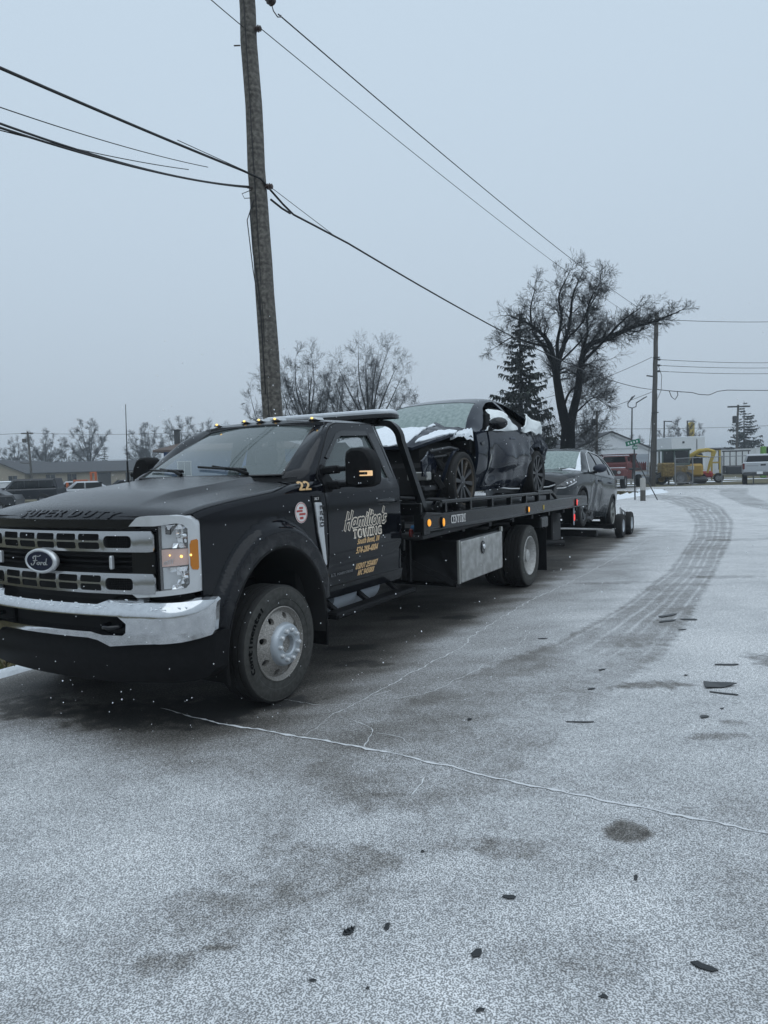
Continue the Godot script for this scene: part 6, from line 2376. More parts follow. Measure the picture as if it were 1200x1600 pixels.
		b.box(V(5.86, 0.42, 1.02 * sg), Vector3(0.42, 0.6, 0.012), 0.003)
		put(b, "mud_flap", "black_plastic", t)
		b = B.new()
		b.box(V(5.8, 0.80, 1.0 * sg), Vector3(0.46, 0.16, 0.34), 0.02)
		put(b, "lamp_box", "bed_black", t)
		b = B.new()
		b.box(V(7.56, 0.84, 1.1 * sg), Vector3(0.2, 0.36, 0.05), 0.01)
		put(b, "tail_board", "bed_black", t)
		b = B.new()
		b.prism_on(ellipse(Vector2(7.52, 0.745), 0.026, 0.055, 18), func(p, z): return V(p.x, p.y, (1.2 + z) * sg), 0.012, 0.004)
		put(b, "tail_lamp", "red_lit", t)
		b = B.new()
		b.prism_on(rrect(7.50, 0.62, 7.54, 0.9, 0.01, 1), func(p, z): return V(p.x, p.y, (1.19 + z) * sg), 0.01, 0.002)
		put(b, "reflector_strip", "pale_grey", t)
	# things in the gap behind the cab
	b = B.new()
	b.tube([V(2.14, 1.02, 1.02), V(2.14, 1.02, 1.12)], [0.03, 0.035], 8)
	put(b, "hydraulic_cap", "blue_cap", t)
	b = B.new()
	b.prism_on(ellipse(Vector2(2.05, 0.985), 0.035, 0.04, 14), func(p, z): return V(p.x, p.y, 1.05 + z), 0.02, 0.005)
	put(b, "side_marker", "red_lens", t)
	b = B.new()
	for k in 6:
		b.tube([V(2.1 + k * 0.02, 0.6 + 0.03 * k, 0.3 + 0.1 * k), V(2.12, 0.9, 0.4 + 0.1 * k), V(2.2, 1.1, 0.5 + 0.08 * k)], 0.015, 6)
	put(b, "hydraulic_hose", "black_frame", t)
	# wheel lift behind the bed
	b = B.new()
	b.bar(V(6.4, 0.5, 0), V(9.6, 0.30, 0.1), 0.16, 0.14, 0.01)
	b.bar(V(9.6, 0.30, -0.85), V(9.6, 0.30, 1.1), 0.12, 0.12, 0.01)
	b.box(V(7.4, 0.62, 0.0), Vector3(1.9, 0.5, 0.5), 0.02)
	put(b, "wheel_lift", "black_frame", t)

# ---------------------------------------------------------------- passenger cars

# A car's shell as sections along s: t 0..1 across the top, 1..2 down to the shoulder, 2..3 down the side.
# c: T top line, wr half width of the top, B shoulder line, wb half width at the shoulder, sill height, crown, bulge
func car_pt(c: Dictionary, s: float, t: float) -> Vector3:
	var top := pw(c.T, s)
	var wr := pw(c.wr, s)
	var bl := minf(pw(c.B, s), top - 0.03)
	var wb := pw(c.wb, s)
	var re: float = top - c.crown * wr * wr
	if t <= 1.0:
		return V(s, top - c.crown * (wr * t) * (wr * t) - 0.02 * pow(t, 6), wr * t)
	re -= 0.02
	if t <= 2.0:
		var k := t - 1.0
		var bow: float = sin(k * PI) * minf(0.05, (wb - wr) * 0.25 + (re - bl) * 0.05)
		return V(s, lerpf(re, bl, k) + bow * 0.6, lerpf(wr, wb, k) + bow * 0.35)
	var k := t - 2.0
	var h: float = lerpf(bl, c.sill, k)
	var w: float = wb + c.bulge * sin(clampf(k * 1.25, 0.0, 1.0) * PI) - c.tuck * pow(k, 3)
	for a in c.arches:
		var q = sqrt(pow(s - a, 2) + pow(h - c.R, 2)) / (c.R * 1.12)
		w += c.flare * (1.0 - ss(1.0, 1.3, q)) * ss(1.0, 0.5, absf(k - 1.0) + 0.5)
	if c.has("dent"):
		w += c.dent.call(s, h)
	return V(s, h, w)

func car_t(c: Dictionary, s: float, h: float) -> float:
	var bl := minf(pw(c.B, s), pw(c.T, s) - 0.03)
	return 2.0 + (bl - h) / (bl - c.sill)

func side_poly(c: Dictionary, l: Array) -> PackedVector2Array:
	# (s, h) on the lower side turned into (s, t)
	var p := P2(l)
	for i in p.size():
		p[i] = Vector2(p[i].x, car_t(c, p[i].x, p[i].y))
	return p

func arch_hole(c: Dictionary, a: float, k := 1.12) -> PackedVector2Array:
	var p := PackedVector2Array()
	for q in ellipse(Vector2(a, c.R), c.R * k, c.R * k, 24, -0.9, PI + 0.9):
		p.append(Vector2(q.x, car_t(c, q.x, q.y) if q.y > c.sill else 3.2))
	return p

func grown(p: PackedVector2Array, d: float) -> PackedVector2Array:
	var o := Geometry2D.offset_polygon(p, d)
	return o[0] if o.size() else p

func car_wheel(parent: Node3D, s: float, w: float, sg: float, R: float, rim: float, spokes: int, metal: String, dust := "", turn := 0.0):
	var wh := Node3D.new()
	wh.name = "wheel"
	parent.add_child(wh, true)
	wh.position = V(s, R, w * sg)
	wh.rotation.y = turn
	var ax := Vector3(sg, 0, 0)
	var o := Vector3.ZERO
	var b := B.new()
	b.col(Color(0.016, 0.016, 0.0165))
	b.lathe([Vector2(rim * 0.9, -0.22), Vector2(R - 0.02, -0.215), Vector2(R, -0.19), Vector2(R, -0.14), Vector2(R - 0.006, -0.138), Vector2(R - 0.006, -0.132), Vector2(R, -0.13), Vector2(R, -0.08), Vector2(R - 0.006, -0.078), Vector2(R - 0.006, -0.072), Vector2(R, -0.07), Vector2(R, -0.025), Vector2(R - 0.012, -0.004), Vector2(R - 0.04, 0.006), Vector2(rim + 0.02, 0.004), Vector2(rim + 0.002, -0.008), Vector2(rim * 0.97, -0.05)], o, ax, 40)
	put(b, "tyre", "rubber", wh)
	var rm := Node3D.new()
	rm.name = "rim"
	wh.add_child(rm, true)
	b = B.new()
	b.lathe([Vector2(rim + 0.001, -0.02), Vector2(rim + 0.004, -0.004), Vector2(rim - 0.006, 0.0), Vector2(rim - 0.018, -0.012), Vector2(rim - 0.02, -0.18)], o, ax, 40)
	put(b, "rim_edge", metal if dust == "" else dust, rm)
	b = B.new()
	b.lathe([Vector2(rim - 0.02, -0.12), Vector2(0.0, -0.125)], o, ax, 24)
	put(b, "brake_disc", "cavity", rm)
	b = B.new()
	b.lathe([Vector2(0.075, -0.07), Vector2(0.07, -0.03), Vector2(0.04, -0.022), Vector2(0.0, -0.02)], o, ax, 20)
	put(b, "hub", metal, rm)
	var f := b.frame_of(ax)
	for i in spokes:
		b = B.new()
		var pair := [-0.13, 0.13] if spokes == 5 else [0.0]
		for d in pair:
			var a := TAU * (i + 0.2) / spokes
			var a2: float = a + d
			var e := f.x * cos(a) + f.y * sin(a)
			var e2 := f.x * cos(a2 + d * 0.6) + f.y * sin(a2 + d * 0.6)
			var n := ax.cross(e2).normalized()
			var p0 = e * 0.05 + n * d * 0.12 - ax * 0.03
			var p1 := e2 * (rim - 0.012) - ax * 0.012
			var w0 := 0.022 if spokes == 5 else 0.013
			var w1 := 0.034 if spokes == 5 else 0.028
			b.flat()
			b.quad(p0 - n * w0, p0 + n * w0, p1 + n * w1, p1 - n * w1)
			b.quad(p0 + n * w0, p0 + n * w0 - ax * 0.03, p1 + n * w1 - ax * 0.03, p1 + n * w1)
			b.quad(p0 - n * w0, p0 - n * w0 - ax * 0.03, p1 - n * w1 - ax * 0.03, p1 - n * w1)
		put(b, "spoke", dust if dust != "" and i % 10 == 3 else metal, rm)

func build_wreck():
	var at := truck_xz(3.76, 0.0)
	var t := thing("wrecked_sedan", "dark navy wrecked sedan with deployed white airbags on the flatbed", "car", Vector3(at.x, deck_h(3.76) - 0.055, at.y), -TURN)
	t.rotation_order = EULER_ORDER_YXZ
	t.rotation = Vector3(0.0154, -TURN, 0)
	var wob := noise(2.6, 3, 301)
	var dent := func(s: float, h: float) -> float:
		var d := 0.0
		d -= 0.055 * exp(-(pow((s - 1.05) / 0.22, 2) + pow((h - 0.50) / 0.20, 2)))
		d += 0.03 * exp(-(pow((s - 1.5) / 0.4, 2) + pow((h - 0.55) / 0.16, 2)))
		d -= 0.03 * exp(-pow((h - 0.36 - 0.04 * s) / 0.05, 2)) * ss(0.7, 1.0, s) * (1.0 - ss(2.2, 2.5, s))
		d += wob.get_noise_2d(s * 0.6, h * 0.8) * 0.02 * ss(0.35, 0.8, s) * (1.0 - ss(0.72, 0.86, h))
		d += wob.get_noise_2d(s * 2.2 + 9.0, h * 2.0) * 0.10 * ss(2.35, 2.6, s) - 0.05 * ss(2.35, 2.7, s)
		return d
	var c := {"T": [Vector2(-0.62, 0.70), Vector2(-0.3, 0.82), Vector2(0.1, 0.915), Vector2(0.42, 0.985), Vector2(0.75, 1.17), Vector2(1.25, 1.37), Vector2(1.75, 1.445), Vector2(2.2, 1.43), Vector2(2.7, 1.34), Vector2(3.2, 1.17), Vector2(3.6, 1.04), Vector2(3.84, 0.93)],
		"wr": [Vector2(-0.62, 0.62), Vector2(-0.1, 0.70), Vector2(0.42, 0.76), Vector2(0.75, 0.69), Vector2(1.25, 0.60), Vector2(1.75, 0.565), Vector2(2.4, 0.55), Vector2(3.2, 0.58), Vector2(3.84, 0.6)],
		"B": [Vector2(-0.62, 0.64), Vector2(0.0, 0.84), Vector2(0.45, 0.93), Vector2(1.2, 0.955), Vector2(2.4, 0.99), Vector2(3.2, 0.98), Vector2(3.84, 0.86)],
		"wb": [Vector2(-0.62, 0.78), Vector2(0.0, 0.86), Vector2(0.5, 0.885), Vector2(1.6, 0.90), Vector2(2.8, 0.90), Vector2(3.4, 0.86), Vector2(3.84, 0.72)],
		"sill": 0.2, "crown": 0.06, "bulge": 0.035, "tuck": 0.10, "arches": [0.0, 2.86], "R": 0.345, "flare": 0.02, "dent": dent}
	var paint := Color(0.105, 0.135, 0.225)
	var col := func(p): return paint
	var fn := func(p): return car_pt(c, p.x, p.y)
	var fl := mir(fn, -1)
	var b: B
	# far flank, tail, lower flank and pillars of this flank
	var glass_top := P2([0.46, 0.0, 0.46, 0.955, 1.22, 0.94, 1.24, 0.0])
	var back_top := P2([2.62, 0.0, 2.60, 0.9, 3.42, 0.92, 3.46, 0.0])
	for sg in [1.0, -1.0]:
		b = B.new()
		var f2 := mir(fn, sg)
		# roof and pillars
		var w1 := P2([0.62, 1.93, 0.72, 1.76, 0.95, 1.45, 1.2, 1.2, 1.45, 1.10, 1.78, 1.09, 1.80, 1.93])
		var w2 := P2([1.90, 1.93, 1.88, 1.09, 2.25, 1.11, 2.6, 1.3, 2.88, 1.72, 2.9, 1.9])
		b.sheet(P2([0.44, 0.0, 3.84, 0.0, 3.84, 2.0, 0.40, 2.0]), f2, Vector2(0.07, 0.09), [grown(glass_top, 0.0), back_top, w1, w2], Vector3(-0.02 * sg, -0.01, 0), col)
		put(b, "roof", "navy", t)
		b = B.new()
		b.sheet(w2, mir(func(p): return car_pt(c, p.x, p.y) - Vector3(0.10, 0.05, 0), sg), 0.2)
		put(b, "window_opening", "cavity", t)
		var front := 0.42 if sg > 0 else -0.6
		b = B.new()
		var side := P2([front, 2.0, 3.84, 2.0, 3.84, 3.0, front, 3.0])
		var door1 := side_poly(c, [0.78, 0.94, 0.78, 0.5, 0.72, 0.26, 1.80, 0.25, 1.84, 0.5, 1.80, 0.965])
		var holes := [arch_hole(c, 0.0), arch_hole(c, 2.86, 1.18)]
		if sg > 0:
			holes.append(grown(door1, 0.012))
		b.sheet(side, f2, Vector2(0.06, 0.08), holes, Vector3(-0.04 * sg, 0, 0), col)
		put(b, "body_side", "navy", t)
		if sg > 0:
			b = B.new()
			b.sheet(door1, func(p): return car_pt(c, p.x, p.y) + Vector3(0.012, 0, 0), Vector2(0.05, 0.06), [], Vector3(-0.03, 0, 0), col)
			var d := put(b, "front_door", "navy", t)
			b = B.new()
			b.prism_on(rrect(1.52, 0.845, 1.72, 0.87, 0.01), func(p, z): return car_pt(c, p.x, car_t(c, p.x, p.y)) + Vector3(0.012 + z, 0, 0), 0.008, 0.002)
			put(b, "door_handle", "navy_dull", d)
			b = B.new()
			b.fan([car_pt(c, 0.80, car_t(c, 0.80, 0.62)) + Vector3(0.02, 0, 0), car_pt(c, 0.84, car_t(c, 0.84, 0.66)) + Vector3(0.02, 0, 0), car_pt(c, 0.88, car_t(c, 0.88, 0.6)) + Vector3(0.022, 0, 0), car_pt(c, 0.83, car_t(c, 0.83, 0.55)) + Vector3(0.02, 0, 0), car_pt(c, 0.79, car_t(c, 0.79, 0.45)) + Vector3(0.02, 0, 0)])
			put(b, "bare_metal_tear", "raw_silver", d)
	b = B.new()
	var cap := []
	for i in range(-20, 21):
		var q := car_pt(c, 3.84, absf(i) * 0.15) * Vector3(signf(i) if i != 0 else 1.0, 1, 1)
		cap.append(q)
	b.fan(cap)
	put(b, "tail_panel", "navy_dull", t)
	b = B.new()
	for sg in [1.0, -1.0]:
		b.sheet(glass_top, mir(func(p): return car_pt(c, p.x, p.y) + Vector3(0, -0.006, 0), sg), 0.1)
	put(b, "windshield", "frosted_glass", t)
	b = B.new()
	for sg in [1.0, -1.0]:
		b.sheet(back_top, mir(func(p): return car_pt(c, p.x, p.y) + Vector3(0, -0.006, 0), sg), 0.1)
	put(b, "rear_window", "dark_glass", t)
	# crumpled hood under snow
	var hood_fn := func(p: Vector2) -> Vector3:
		var q := car_pt(c, p.x, absf(p.y)) * Vector3(signf(p.y) if p.y != 0 else 1.0, 1, 1)
		q.y += 0.03 + 0.05 * exp(-pow((absf(p.y) - 0.62 + 0.25 * (p.x + 0.2)) / 0.10, 2)) * ss(-0.6, 0.1, p.x) + 0.02 * wob.get_noise_2d(p.x * 1.2, p.y * 1.6) + 0.05 * ss(0.2, -0.6, p.x)
		return q
	b = B.new()
	b.sheet(P2([-0.60, -1.0, 0.42, -1.1, 0.45, -0.6, 0.45, 0.6, 0.42, 1.12, 0.1, 1.16, -0.3, 1.1, -0.60, 0.85, -0.68, 0.0]), hood_fn, Vector2(0.06, 0.08), [], Vector3(0, -0.03, 0), col)
	var hood := put(b, "hood", "navy", t)
	b = B.new()
	var melt := func(p: Vector2) -> Vector3:
		return hood_fn.call(p) + Vector3(0, 0.008 + 0.012 * maxf(0.0, wob.get_noise_2d(p.x * 3.0, p.y * 3.0 + 4.0)), 0)
	b.sheet(P2([-0.58, -0.95, 0.40, -1.05, 0.43, -0.6, 0.42, 0.30, 0.34, 0.52, 0.18, 0.50, -0.15, 0.62, -0.45, 0.70, -0.57, 0.66, -0.65, 0.0]), melt, Vector2(0.05, 0.06), [], Vector3(0, -0.012, 0))
	b.sheet(P2([-0.5, 0.82, -0.1, 0.72, 0.2, 0.66, 0.34, 0.72, 0.30, 0.92, 0.0, 0.98, -0.3, 0.94]), melt, Vector2(0.05, 0.06), [], Vector3(0, -0.012, 0))
	b.sheet(P2([0.06, 1.0, 0.40, 0.98, 0.42, 1.6, 0.36, 2.1, 0.12, 2.0, 0.02, 1.5]), func(p): return car_pt(c, p.x, p.y) + Vector3(-0.02, 0.02 + 0.05 * wob.get_noise_2d(p.x * 4.0, p.y * 3.0), 0), Vector2(0.06, 0.1), [], Vector3(0, -0.03, 0))
	put(b, "snow_cover", "snow", hood)
	# torn open front: bay walls, beam, dangling panel
	b = B.new()
	b.box(V(0.05, 0.50, 0.0), Vector3(1.3, 0.62, 1.1), 0.08)
	b.box(V(-0.35, 0.38, 0.0), Vector3(1.4, 0.4, 0.5), 0.05)
	b.box(V(0.40, 0.50, 0.45), Vector3(0.75, 0.66, 0.06), 0.01)
	for k in 9:
		var z := rng.randf_range(-0.6, 0.3)
		b.bar(V(z, rng.randf_range(0.25, 0.7), 0.72), V(z + rng.randf_range(-0.2, 0.2), rng.randf_range(0.25, 0.75), 0.8), 0.05, 0.07, 0.01)
	put(b, "engine_bay", "cavity", t)
	b = B.new()
	b.tube([V(-0.55, 0.70, 0.72), V(-0.2, 0.74, 0.80), V(0.1, 0.72, 0.78)], 0.02, 6)
	b.tube([V(-0.6, 0.63, 0.70), V(-0.25, 0.655, 0.80)], 0.014, 6)
	b.bar(V(-0.65, 0.30, 0.66), V(-0.2, 0.30, 0.76), 0.08, 0.06, 0.01)
	b.tube([V(-0.7, 0.2, 0.4), V(-0.35, 0.16, 0.8), V(0.2, 0.1, 0.86)], 0.025, 6)
	put(b, "bent_support", "gunmetal", t)
	b = B.new()
	b.bar(V(-0.82, 0.44, 0.6), V(-0.82, 0.44, 0.84), 0.11, 0.09, 0.01)
	put(b, "bumper_beam", "raw_silver", t)
	b = B.new()
	b.sheet(P2([-1.0, 0.60, -0.75, 0.70, -0.45, 0.66, -0.36, 0.56, -0.42, 0.48, -0.7, 0.42, -0.95, 0.44]), func(p): return V(p.x, p.y, 0.78 + 0.06 * sin(p.x * 5.0) + 0.03 * wob.get_noise_2d(p.x * 3, p.y * 3)), 0.05, [], Vector3(-0.02, 0, 0), col)
	put(b, "torn_bumper", "navy", t)
	# cabin dark, airbags
	b = B.new()
	b.box(V(1.9, 0.62, 0), Vector3(1.5, 0.6, 2.3), 0.1)
	b.box(V(1.75, 1.0, 0.36), Vector3(0.46, 0.5, 0.18), 0.05)
	b.box(V(1.75, 1.0, -0.36), Vector3(0.46, 0.5, 0.18), 0.05)
	put(b, "cabin", "interior", t)
	b = B.new()
	var bag := func(p: Vector2) -> Vector3:
		var q := car_pt(c, p.x, clampf(p.y, 1.05, 1.99))
		var k := clampf(p.y - 1.0, 0.0, 1.0)
		q.x += 0.03 + 0.085 * sin(k * PI) + 0.03 * wob.get_noise_2d(p.x * 2.5, p.y * 1.2) + 0.02 * sin(p.x * 9.0 + p.y * 5.0)
		if p.y > 1.99:
			q.y -= (p.y - 1.99) * 0.35
		return q
	b.sheet(P2([0.70, 1.98, 0.80, 1.70, 1.0, 1.38, 1.10, 1.22, 1.2, 1.26, 1.38, 1.42, 1.6, 1.70, 1.80, 1.93, 1.84, 2.01, 1.4, 2.04]), bag, Vector2(0.04, 0.05), [], Vector3(-0.02, 0, 0))
	put(b, "airbag_curtain", "cloth", t)
	b = B.new()
	b.sheet(P2([1.90, 2.03, 2.2, 1.78, 2.45, 1.45, 2.55, 1.52, 2.72, 1.68, 2.98, 1.82, 2.92, 2.16, 2.6, 2.16, 2.2, 2.10]), func(p): return bag.call(p) + Vector3(0.03, 0.02 * sin(p.x * 14.0), 0), Vector2(0.04, 0.05), [], Vector3(-0.02, 0, 0))
	put(b, "airbag_curtain", "cloth", t)
	# door mirror
	b = B.new()
	var m := Node3D.new()
	m.name = "door_mirror"
	t.add_child(m, true)
	b.ball(V(0.80, 1.03, 1.03), Vector3(0.125, 0.078, 0.09), 14)
	put(b, "housing", "black_gloss", m)
	b = B.new()
	b.bar(V(0.78, 0.95, 0.88), V(0.79, 0.98, 0.98), 0.08, 0.05, 0.01)
	put(b, "foot", "black_gloss", m)
	b = B.new()
	b.prism_on(P2([0.50, 0.80, 0.62, 0.81, 0.60, 0.77, 0.53, 0.765]), func(p, z): return car_pt(c, p.x, car_t(c, p.x, p.y)) + Vector3(z, 0, 0), 0.012, 0.003)
	put(b, "fender_camera", "black_gloss", t)
	for q in [[0.0, 1.0], [2.86, 1.0], [0.0, -1.0], [2.86, -1.0]]:
		car_wheel(t, q[0], 0.905, q[1], 0.345, 0.272, 10, "gunmetal", "brake_dust" if q[0] == 0.0 else "", 0.0)

func build_crossover():
	var at := truck_xz(9.60, -0.05)
	var t := thing("grey_crossover", "grey crossover with a crumpled door, front wheels lifted behind the tow truck", "car", Vector3(at.x, 0.415, at.y), -TURN)
	t.rotation = Vector3(-0.10, -TURN, 0)
	t.rotation_order = EULER_ORDER_YXZ
	var dent := func(s: float, h: float) -> float:
		return -0.05 * exp(-(pow((s - 1.25) / 0.25, 2) + pow((h - 0.62) / 0.18, 2))) - 0.035 * exp(-(pow((s - 0.85) / 0.1, 2) + pow((h - 0.55) / 0.3, 2))) + 0.02 * exp(-(pow((s - 1.0) / 0.12, 2) + pow((h - 0.75) / 0.2, 2)))
	var c := {"T": [Vector2(-0.90, 0.62), Vector2(-0.86, 0.88), Vector2(-0.7, 0.97), Vector2(-0.3, 1.05), Vector2(0.22, 1.12), Vector2(0.55, 1.34), Vector2(0.98, 1.58), Vector2(1.5, 1.675), Vector2(2.3, 1.68), Vector2(2.95, 1.63), Vector2(3.3, 1.50), Vector2(3.56, 1.18), Vector2(3.66, 0.95)],
		"wr": [Vector2(-0.90, 0.52), Vector2(-0.7, 0.62), Vector2(-0.2, 0.72), Vector2(0.22, 0.78), Vector2(0.6, 0.69), Vector2(1.0, 0.635), Vector2(1.6, 0.61), Vector2(2.6, 0.60), Vector2(3.25, 0.58), Vector2(3.66, 0.66)],
		"B": [Vector2(-0.90, 0.56), Vector2(-0.75, 0.82), Vector2(-0.3, 0.97), Vector2(0.3, 1.06), Vector2(1.2, 1.08), Vector2(2.6, 1.12), Vector2(3.4, 1.12), Vector2(3.66, 0.9)],
		"wb": [Vector2(-0.90, 0.60), Vector2(-0.75, 0.76), Vector2(-0.4, 0.86), Vector2(0.2, 0.885), Vector2(1.2, 0.90), Vector2(2.6, 0.90), Vector2(3.3, 0.84), Vector2(3.66, 0.70)],
		"sill": 0.24, "crown": 0.06, "bulge": 0.02, "tuck": 0.07, "arches": [0.0, 2.66], "R": 0.35, "flare": 0.035, "dent": dent}
	var paint := Color(0.026, 0.028, 0.033)
	var col := func(p): return paint
	var fn := func(p): return car_pt(c, p.x, p.y)
	var b: B
	var glass_top := P2([0.26, 0.0, 0.26, 0.95, 0.95, 0.94, 0.98, 0.0])
	var d1 := side_poly(c, [0.52, 1.04, 0.56, 0.7, 0.50, 0.34, 1.42, 0.34, 1.46, 0.7, 1.44, 1.06])
	var d2 := side_poly(c, [1.48, 1.06, 1.50, 0.7, 1.46, 0.34, 2.18, 0.34, 2.30, 0.62, 2.44, 0.82, 2.46, 1.09])
	for sg in [1.0, -1.0]:
		var f2 := mir(fn, sg)
		var w1 := P2([0.52, 1.9, 0.60, 1.68, 0.80, 1.36, 1.02, 1.15, 1.2, 1.1, 1.42, 1.09, 1.44, 1.92])
		var w2 := P2([1.52, 1.92, 1.50, 1.09, 2.1, 1.09, 2.36, 1.13, 2.42, 1.92])
		var w3 := P2([2.5, 1.90, 2.46, 1.15, 2.7, 1.2, 3.0, 1.55, 3.1, 1.84])
		b = B.new()
		b.sheet(P2([0.20, 0.0, 3.66, 0.0, 3.66, 2.0, 0.16, 2.0]), f2, Vector2(0.07, 0.09), [glass_top, w1, w2, w3], Vector3(-0.02 * sg, -0.01, 0), col)
		put(b, "roof", "grey_paint", t)
		for w in [w1, w2, w3]:
			b = B.new()
			b.sheet(w, mir(func(p): return car_pt(c, p.x, p.y) - Vector3(0.014, 0, 0), sg), 0.2)
			put(b, "side_window", "dark_glass", t)
		b = B.new()
		var loop := []
		for q in [[0.50, 1.93], [0.58, 1.67], [0.79, 1.34], [1.02, 1.13], [1.3, 1.07], [2.2, 1.07], [2.72, 1.18], [3.02, 1.54], [3.13, 1.88]]:
			loop.append(f2.call(Vector2(q[0], q[1])) + Vector3(0.004 * sg, 0, 0))
		b.tube(loop, 0.009, 5)
		put(b, "window_trim", "bright_trim", t)
		b = B.new()
		b.sheet(P2([-0.90, 2.0, 3.66, 2.0, 3.66, 3.0, -0.90, 3.0]), f2, Vector2(0.05, 0.08), [arch_hole(c, 0.0), arch_hole(c, 2.66), grown(d1, 0.01), grown(d2, 0.01), side_poly(c, [-0.87, 0.76, -0.80, 0.80, -0.52, 0.885, -0.42, 0.905, -0.46, 0.83, -0.62, 0.77, -0.80, 0.70])], Vector3(-0.04 * sg, 0, 0), col)
		put(b, "body_side", "grey_paint", t)
		for q in [["front_door", d1, 1.28], ["rear_door", d2, 2.26]]:
			b = B.new()
			b.sheet(q[1], mir(func(p): return car_pt(c, p.x, p.y) + Vector3(0.002, 0, 0), sg), Vector2(0.05, 0.06), [], Vector3(-0.03 * sg, 0, 0), col)
			var d := put(b, q[0], "grey_paint", t)
			b = B.new()
			var hx: float = q[2]
			b.tube([f2.call(Vector2(hx - 0.1, 2.14)), f2.call(Vector2(hx - 0.07, 2.14)) + Vector3(0.03 * sg, 0, 0), f2.call(Vector2(hx + 0.07, 2.14)) + Vector3(0.03 * sg, 0, 0), f2.call(Vector2(hx + 0.1, 2.14))], 0.014, 6)
			put(b, "door_handle", "navy_dull", d)
		# black arch edges
		b = B.new()
		for a in c.arches:
			var rows := []
			for p in ellipse(Vector2(a, c.R), c.R * 1.12, c.R * 1.12, 22, -0.25, PI + 0.25):
				var e := car_pt(c, p.x, car_t(c, p.x, p.y))
				var inn := car_pt(c, a + (p.x - a) * 1.10, car_t(c, a + (p.x - a) * 1.10, c.R + (p.y - c.R) * 1.10))
				rows.append([inn * Vector3(sg, 1, 1) + Vector3(0.006 * sg, 0, 0), e * Vector3(sg, 1, 1) + Vector3(0.01 * sg, 0, 0), Vector3(0.4 * sg, e.y, e.z)])
			b.grid(rows)
		put(b, "wheel_arch", "black_plastic", t)
		# headlight, fog lamp
		var hl := Node3D.new()
		hl.name = "headlight"
		t.add_child(hl, true)
		b = B.new()
		b.sheet(side_poly(c, [-0.87, 0.76, -0.80, 0.80, -0.52, 0.885, -0.42, 0.905, -0.46, 0.83, -0.62, 0.77, -0.80, 0.70]), mir(func(p): return car_pt(c, p.x, p.y) - Vector3(0.03, 0, -0.0), sg), 0.05, [], Vector3(-0.03 * sg, 0, 0))
		put(b, "bowl", "gunmetal", hl)
		b = B.new()
		for q in [[-0.72, 0.775], [-0.62, 0.80], [-0.52, 0.84]]:
			b.ball(car_pt(c, q[0], car_t(c, q[0], q[1])) * Vector3(sg, 1, 1) - Vector3(0.012 * sg, 0, 0), Vector3(0.02, 0.025, 0.035), 10)
		put(b, "projector", "reflector", hl)
		b = B.new()
		b.sheet(side_poly(c, [-0.87, 0.76, -0.80, 0.80, -0.52, 0.885, -0.42, 0.905, -0.46, 0.83, -0.62, 0.77, -0.80, 0.70]), mir(func(p): return car_pt(c, p.x, p.y) + Vector3(0.003, 0, 0), sg), 0.05)
		put(b, "lens", "glass_clear", hl)
		b = B.new()
		b.tube([car_pt(c, -0.87, car_t(c, -0.87, 0.70)) * Vector3(sg, 1, 1), car_pt(c, -0.80, car_t(c, -0.80, 0.685)) * Vector3(sg, 1, 1) + Vector3(0.005 * sg, 0, 0), car_pt(c, -0.60, car_t(c, -0.60, 0.765)) * Vector3(sg, 1, 1) + Vector3(0.005 * sg, 0, 0), car_pt(c, -0.45, car_t(c, -0.45, 0.82)) * Vector3(sg, 1, 1)], 0.011, 6)
		put(b, "chrome_line", "bright_trim", hl)
		# mirror
		var m := Node3D.new()
		m.name = "door_mirror"
		t.add_child(m, true)
		b = B.new()
		b.ball(V(0.74, 1.17, 1.03 * sg), Vector3(0.14, 0.085, 0.09), 14)
		put(b, "housing", "navy_dull", m)
		b = B.new()
		b.bar(V(0.72, 1.08, 0.86 * sg), V(0.73, 1.10, 0.98 * sg), 0.07, 0.05, 0.01)
		put(b, "foot", "black_gloss", m)
		car_wheel(t, 0.0, 0.90, sg, 0.35, 0.235, 5, "gunmetal")
		car_wheel(t, 2.66, 0.90, sg, 0.35, 0.235, 5, "raw_silver")
	b = B.new()
	for sg in [1.0, -1.0]:
		b.sheet(P2([-0.90, 0.0, 0.22, 0.0, 0.20, 0.97, 0.17, 1.0, 0.16, 1.98, -0.90, 1.98]), mir(fn, sg), Vector2(0.06, 0.1), [], null, col)
	put(b, "hood", "grey_paint", t)
	b = B.new()
	for sg in [1.0, -1.0]:
		b.sheet(glass_top, mir(func(p): return car_pt(c, p.x, p.y) + Vector3(0, -0.005, 0), sg), 0.1)
	put(b, "windshield", "frosted_glass", t)
	b = B.new()
	b.sheet(P2([0.20, 0.55, 0.28, 0.66, 0.33, 0.86, 0.70, 0.905, 0.93, 0.925, 0.60, 0.985, 0.24, 0.99, 0.18, 0.8]), func(p): return car_pt(c, p.x, minf(p.y, 1.0)) + Vector3(0, 0.016, 0), 0.06, [], Vector3(0, -0.014, 0))
	put(b, "snow_patch", "snow", t)
	b = B.new()
	for i in [-0.90, 3.66]:
		var cap := []
		for k in range(-20, 21):
			cap.append(car_pt(c, i, absf(k) * 0.15) * Vector3(signf(k) if k != 0 else 1.0, 1, 1))
		b.fan(cap)
	b.box(V(1.4, 0.32, 0), Vector3(1.3, 0.2, 3.4), 0.03)
	b.box(V(1.6, 0.85, 0), Vector3(1.5, 0.6, 2.8), 0.1)
	put(b, "underbody", "cavity", t)
	b = B.new()
	b.sheet(P2([-0.55, 0.60, 0.55, 0.60, 0.60, 0.78, 0.4, 0.84, -0.4, 0.84, -0.60, 0.78]), func(p): return V(-0.91 - 0.02 * cos(p.x * 2.0), p.y, p.x), 0.1, [], Vector3(0, 0, -0.03))
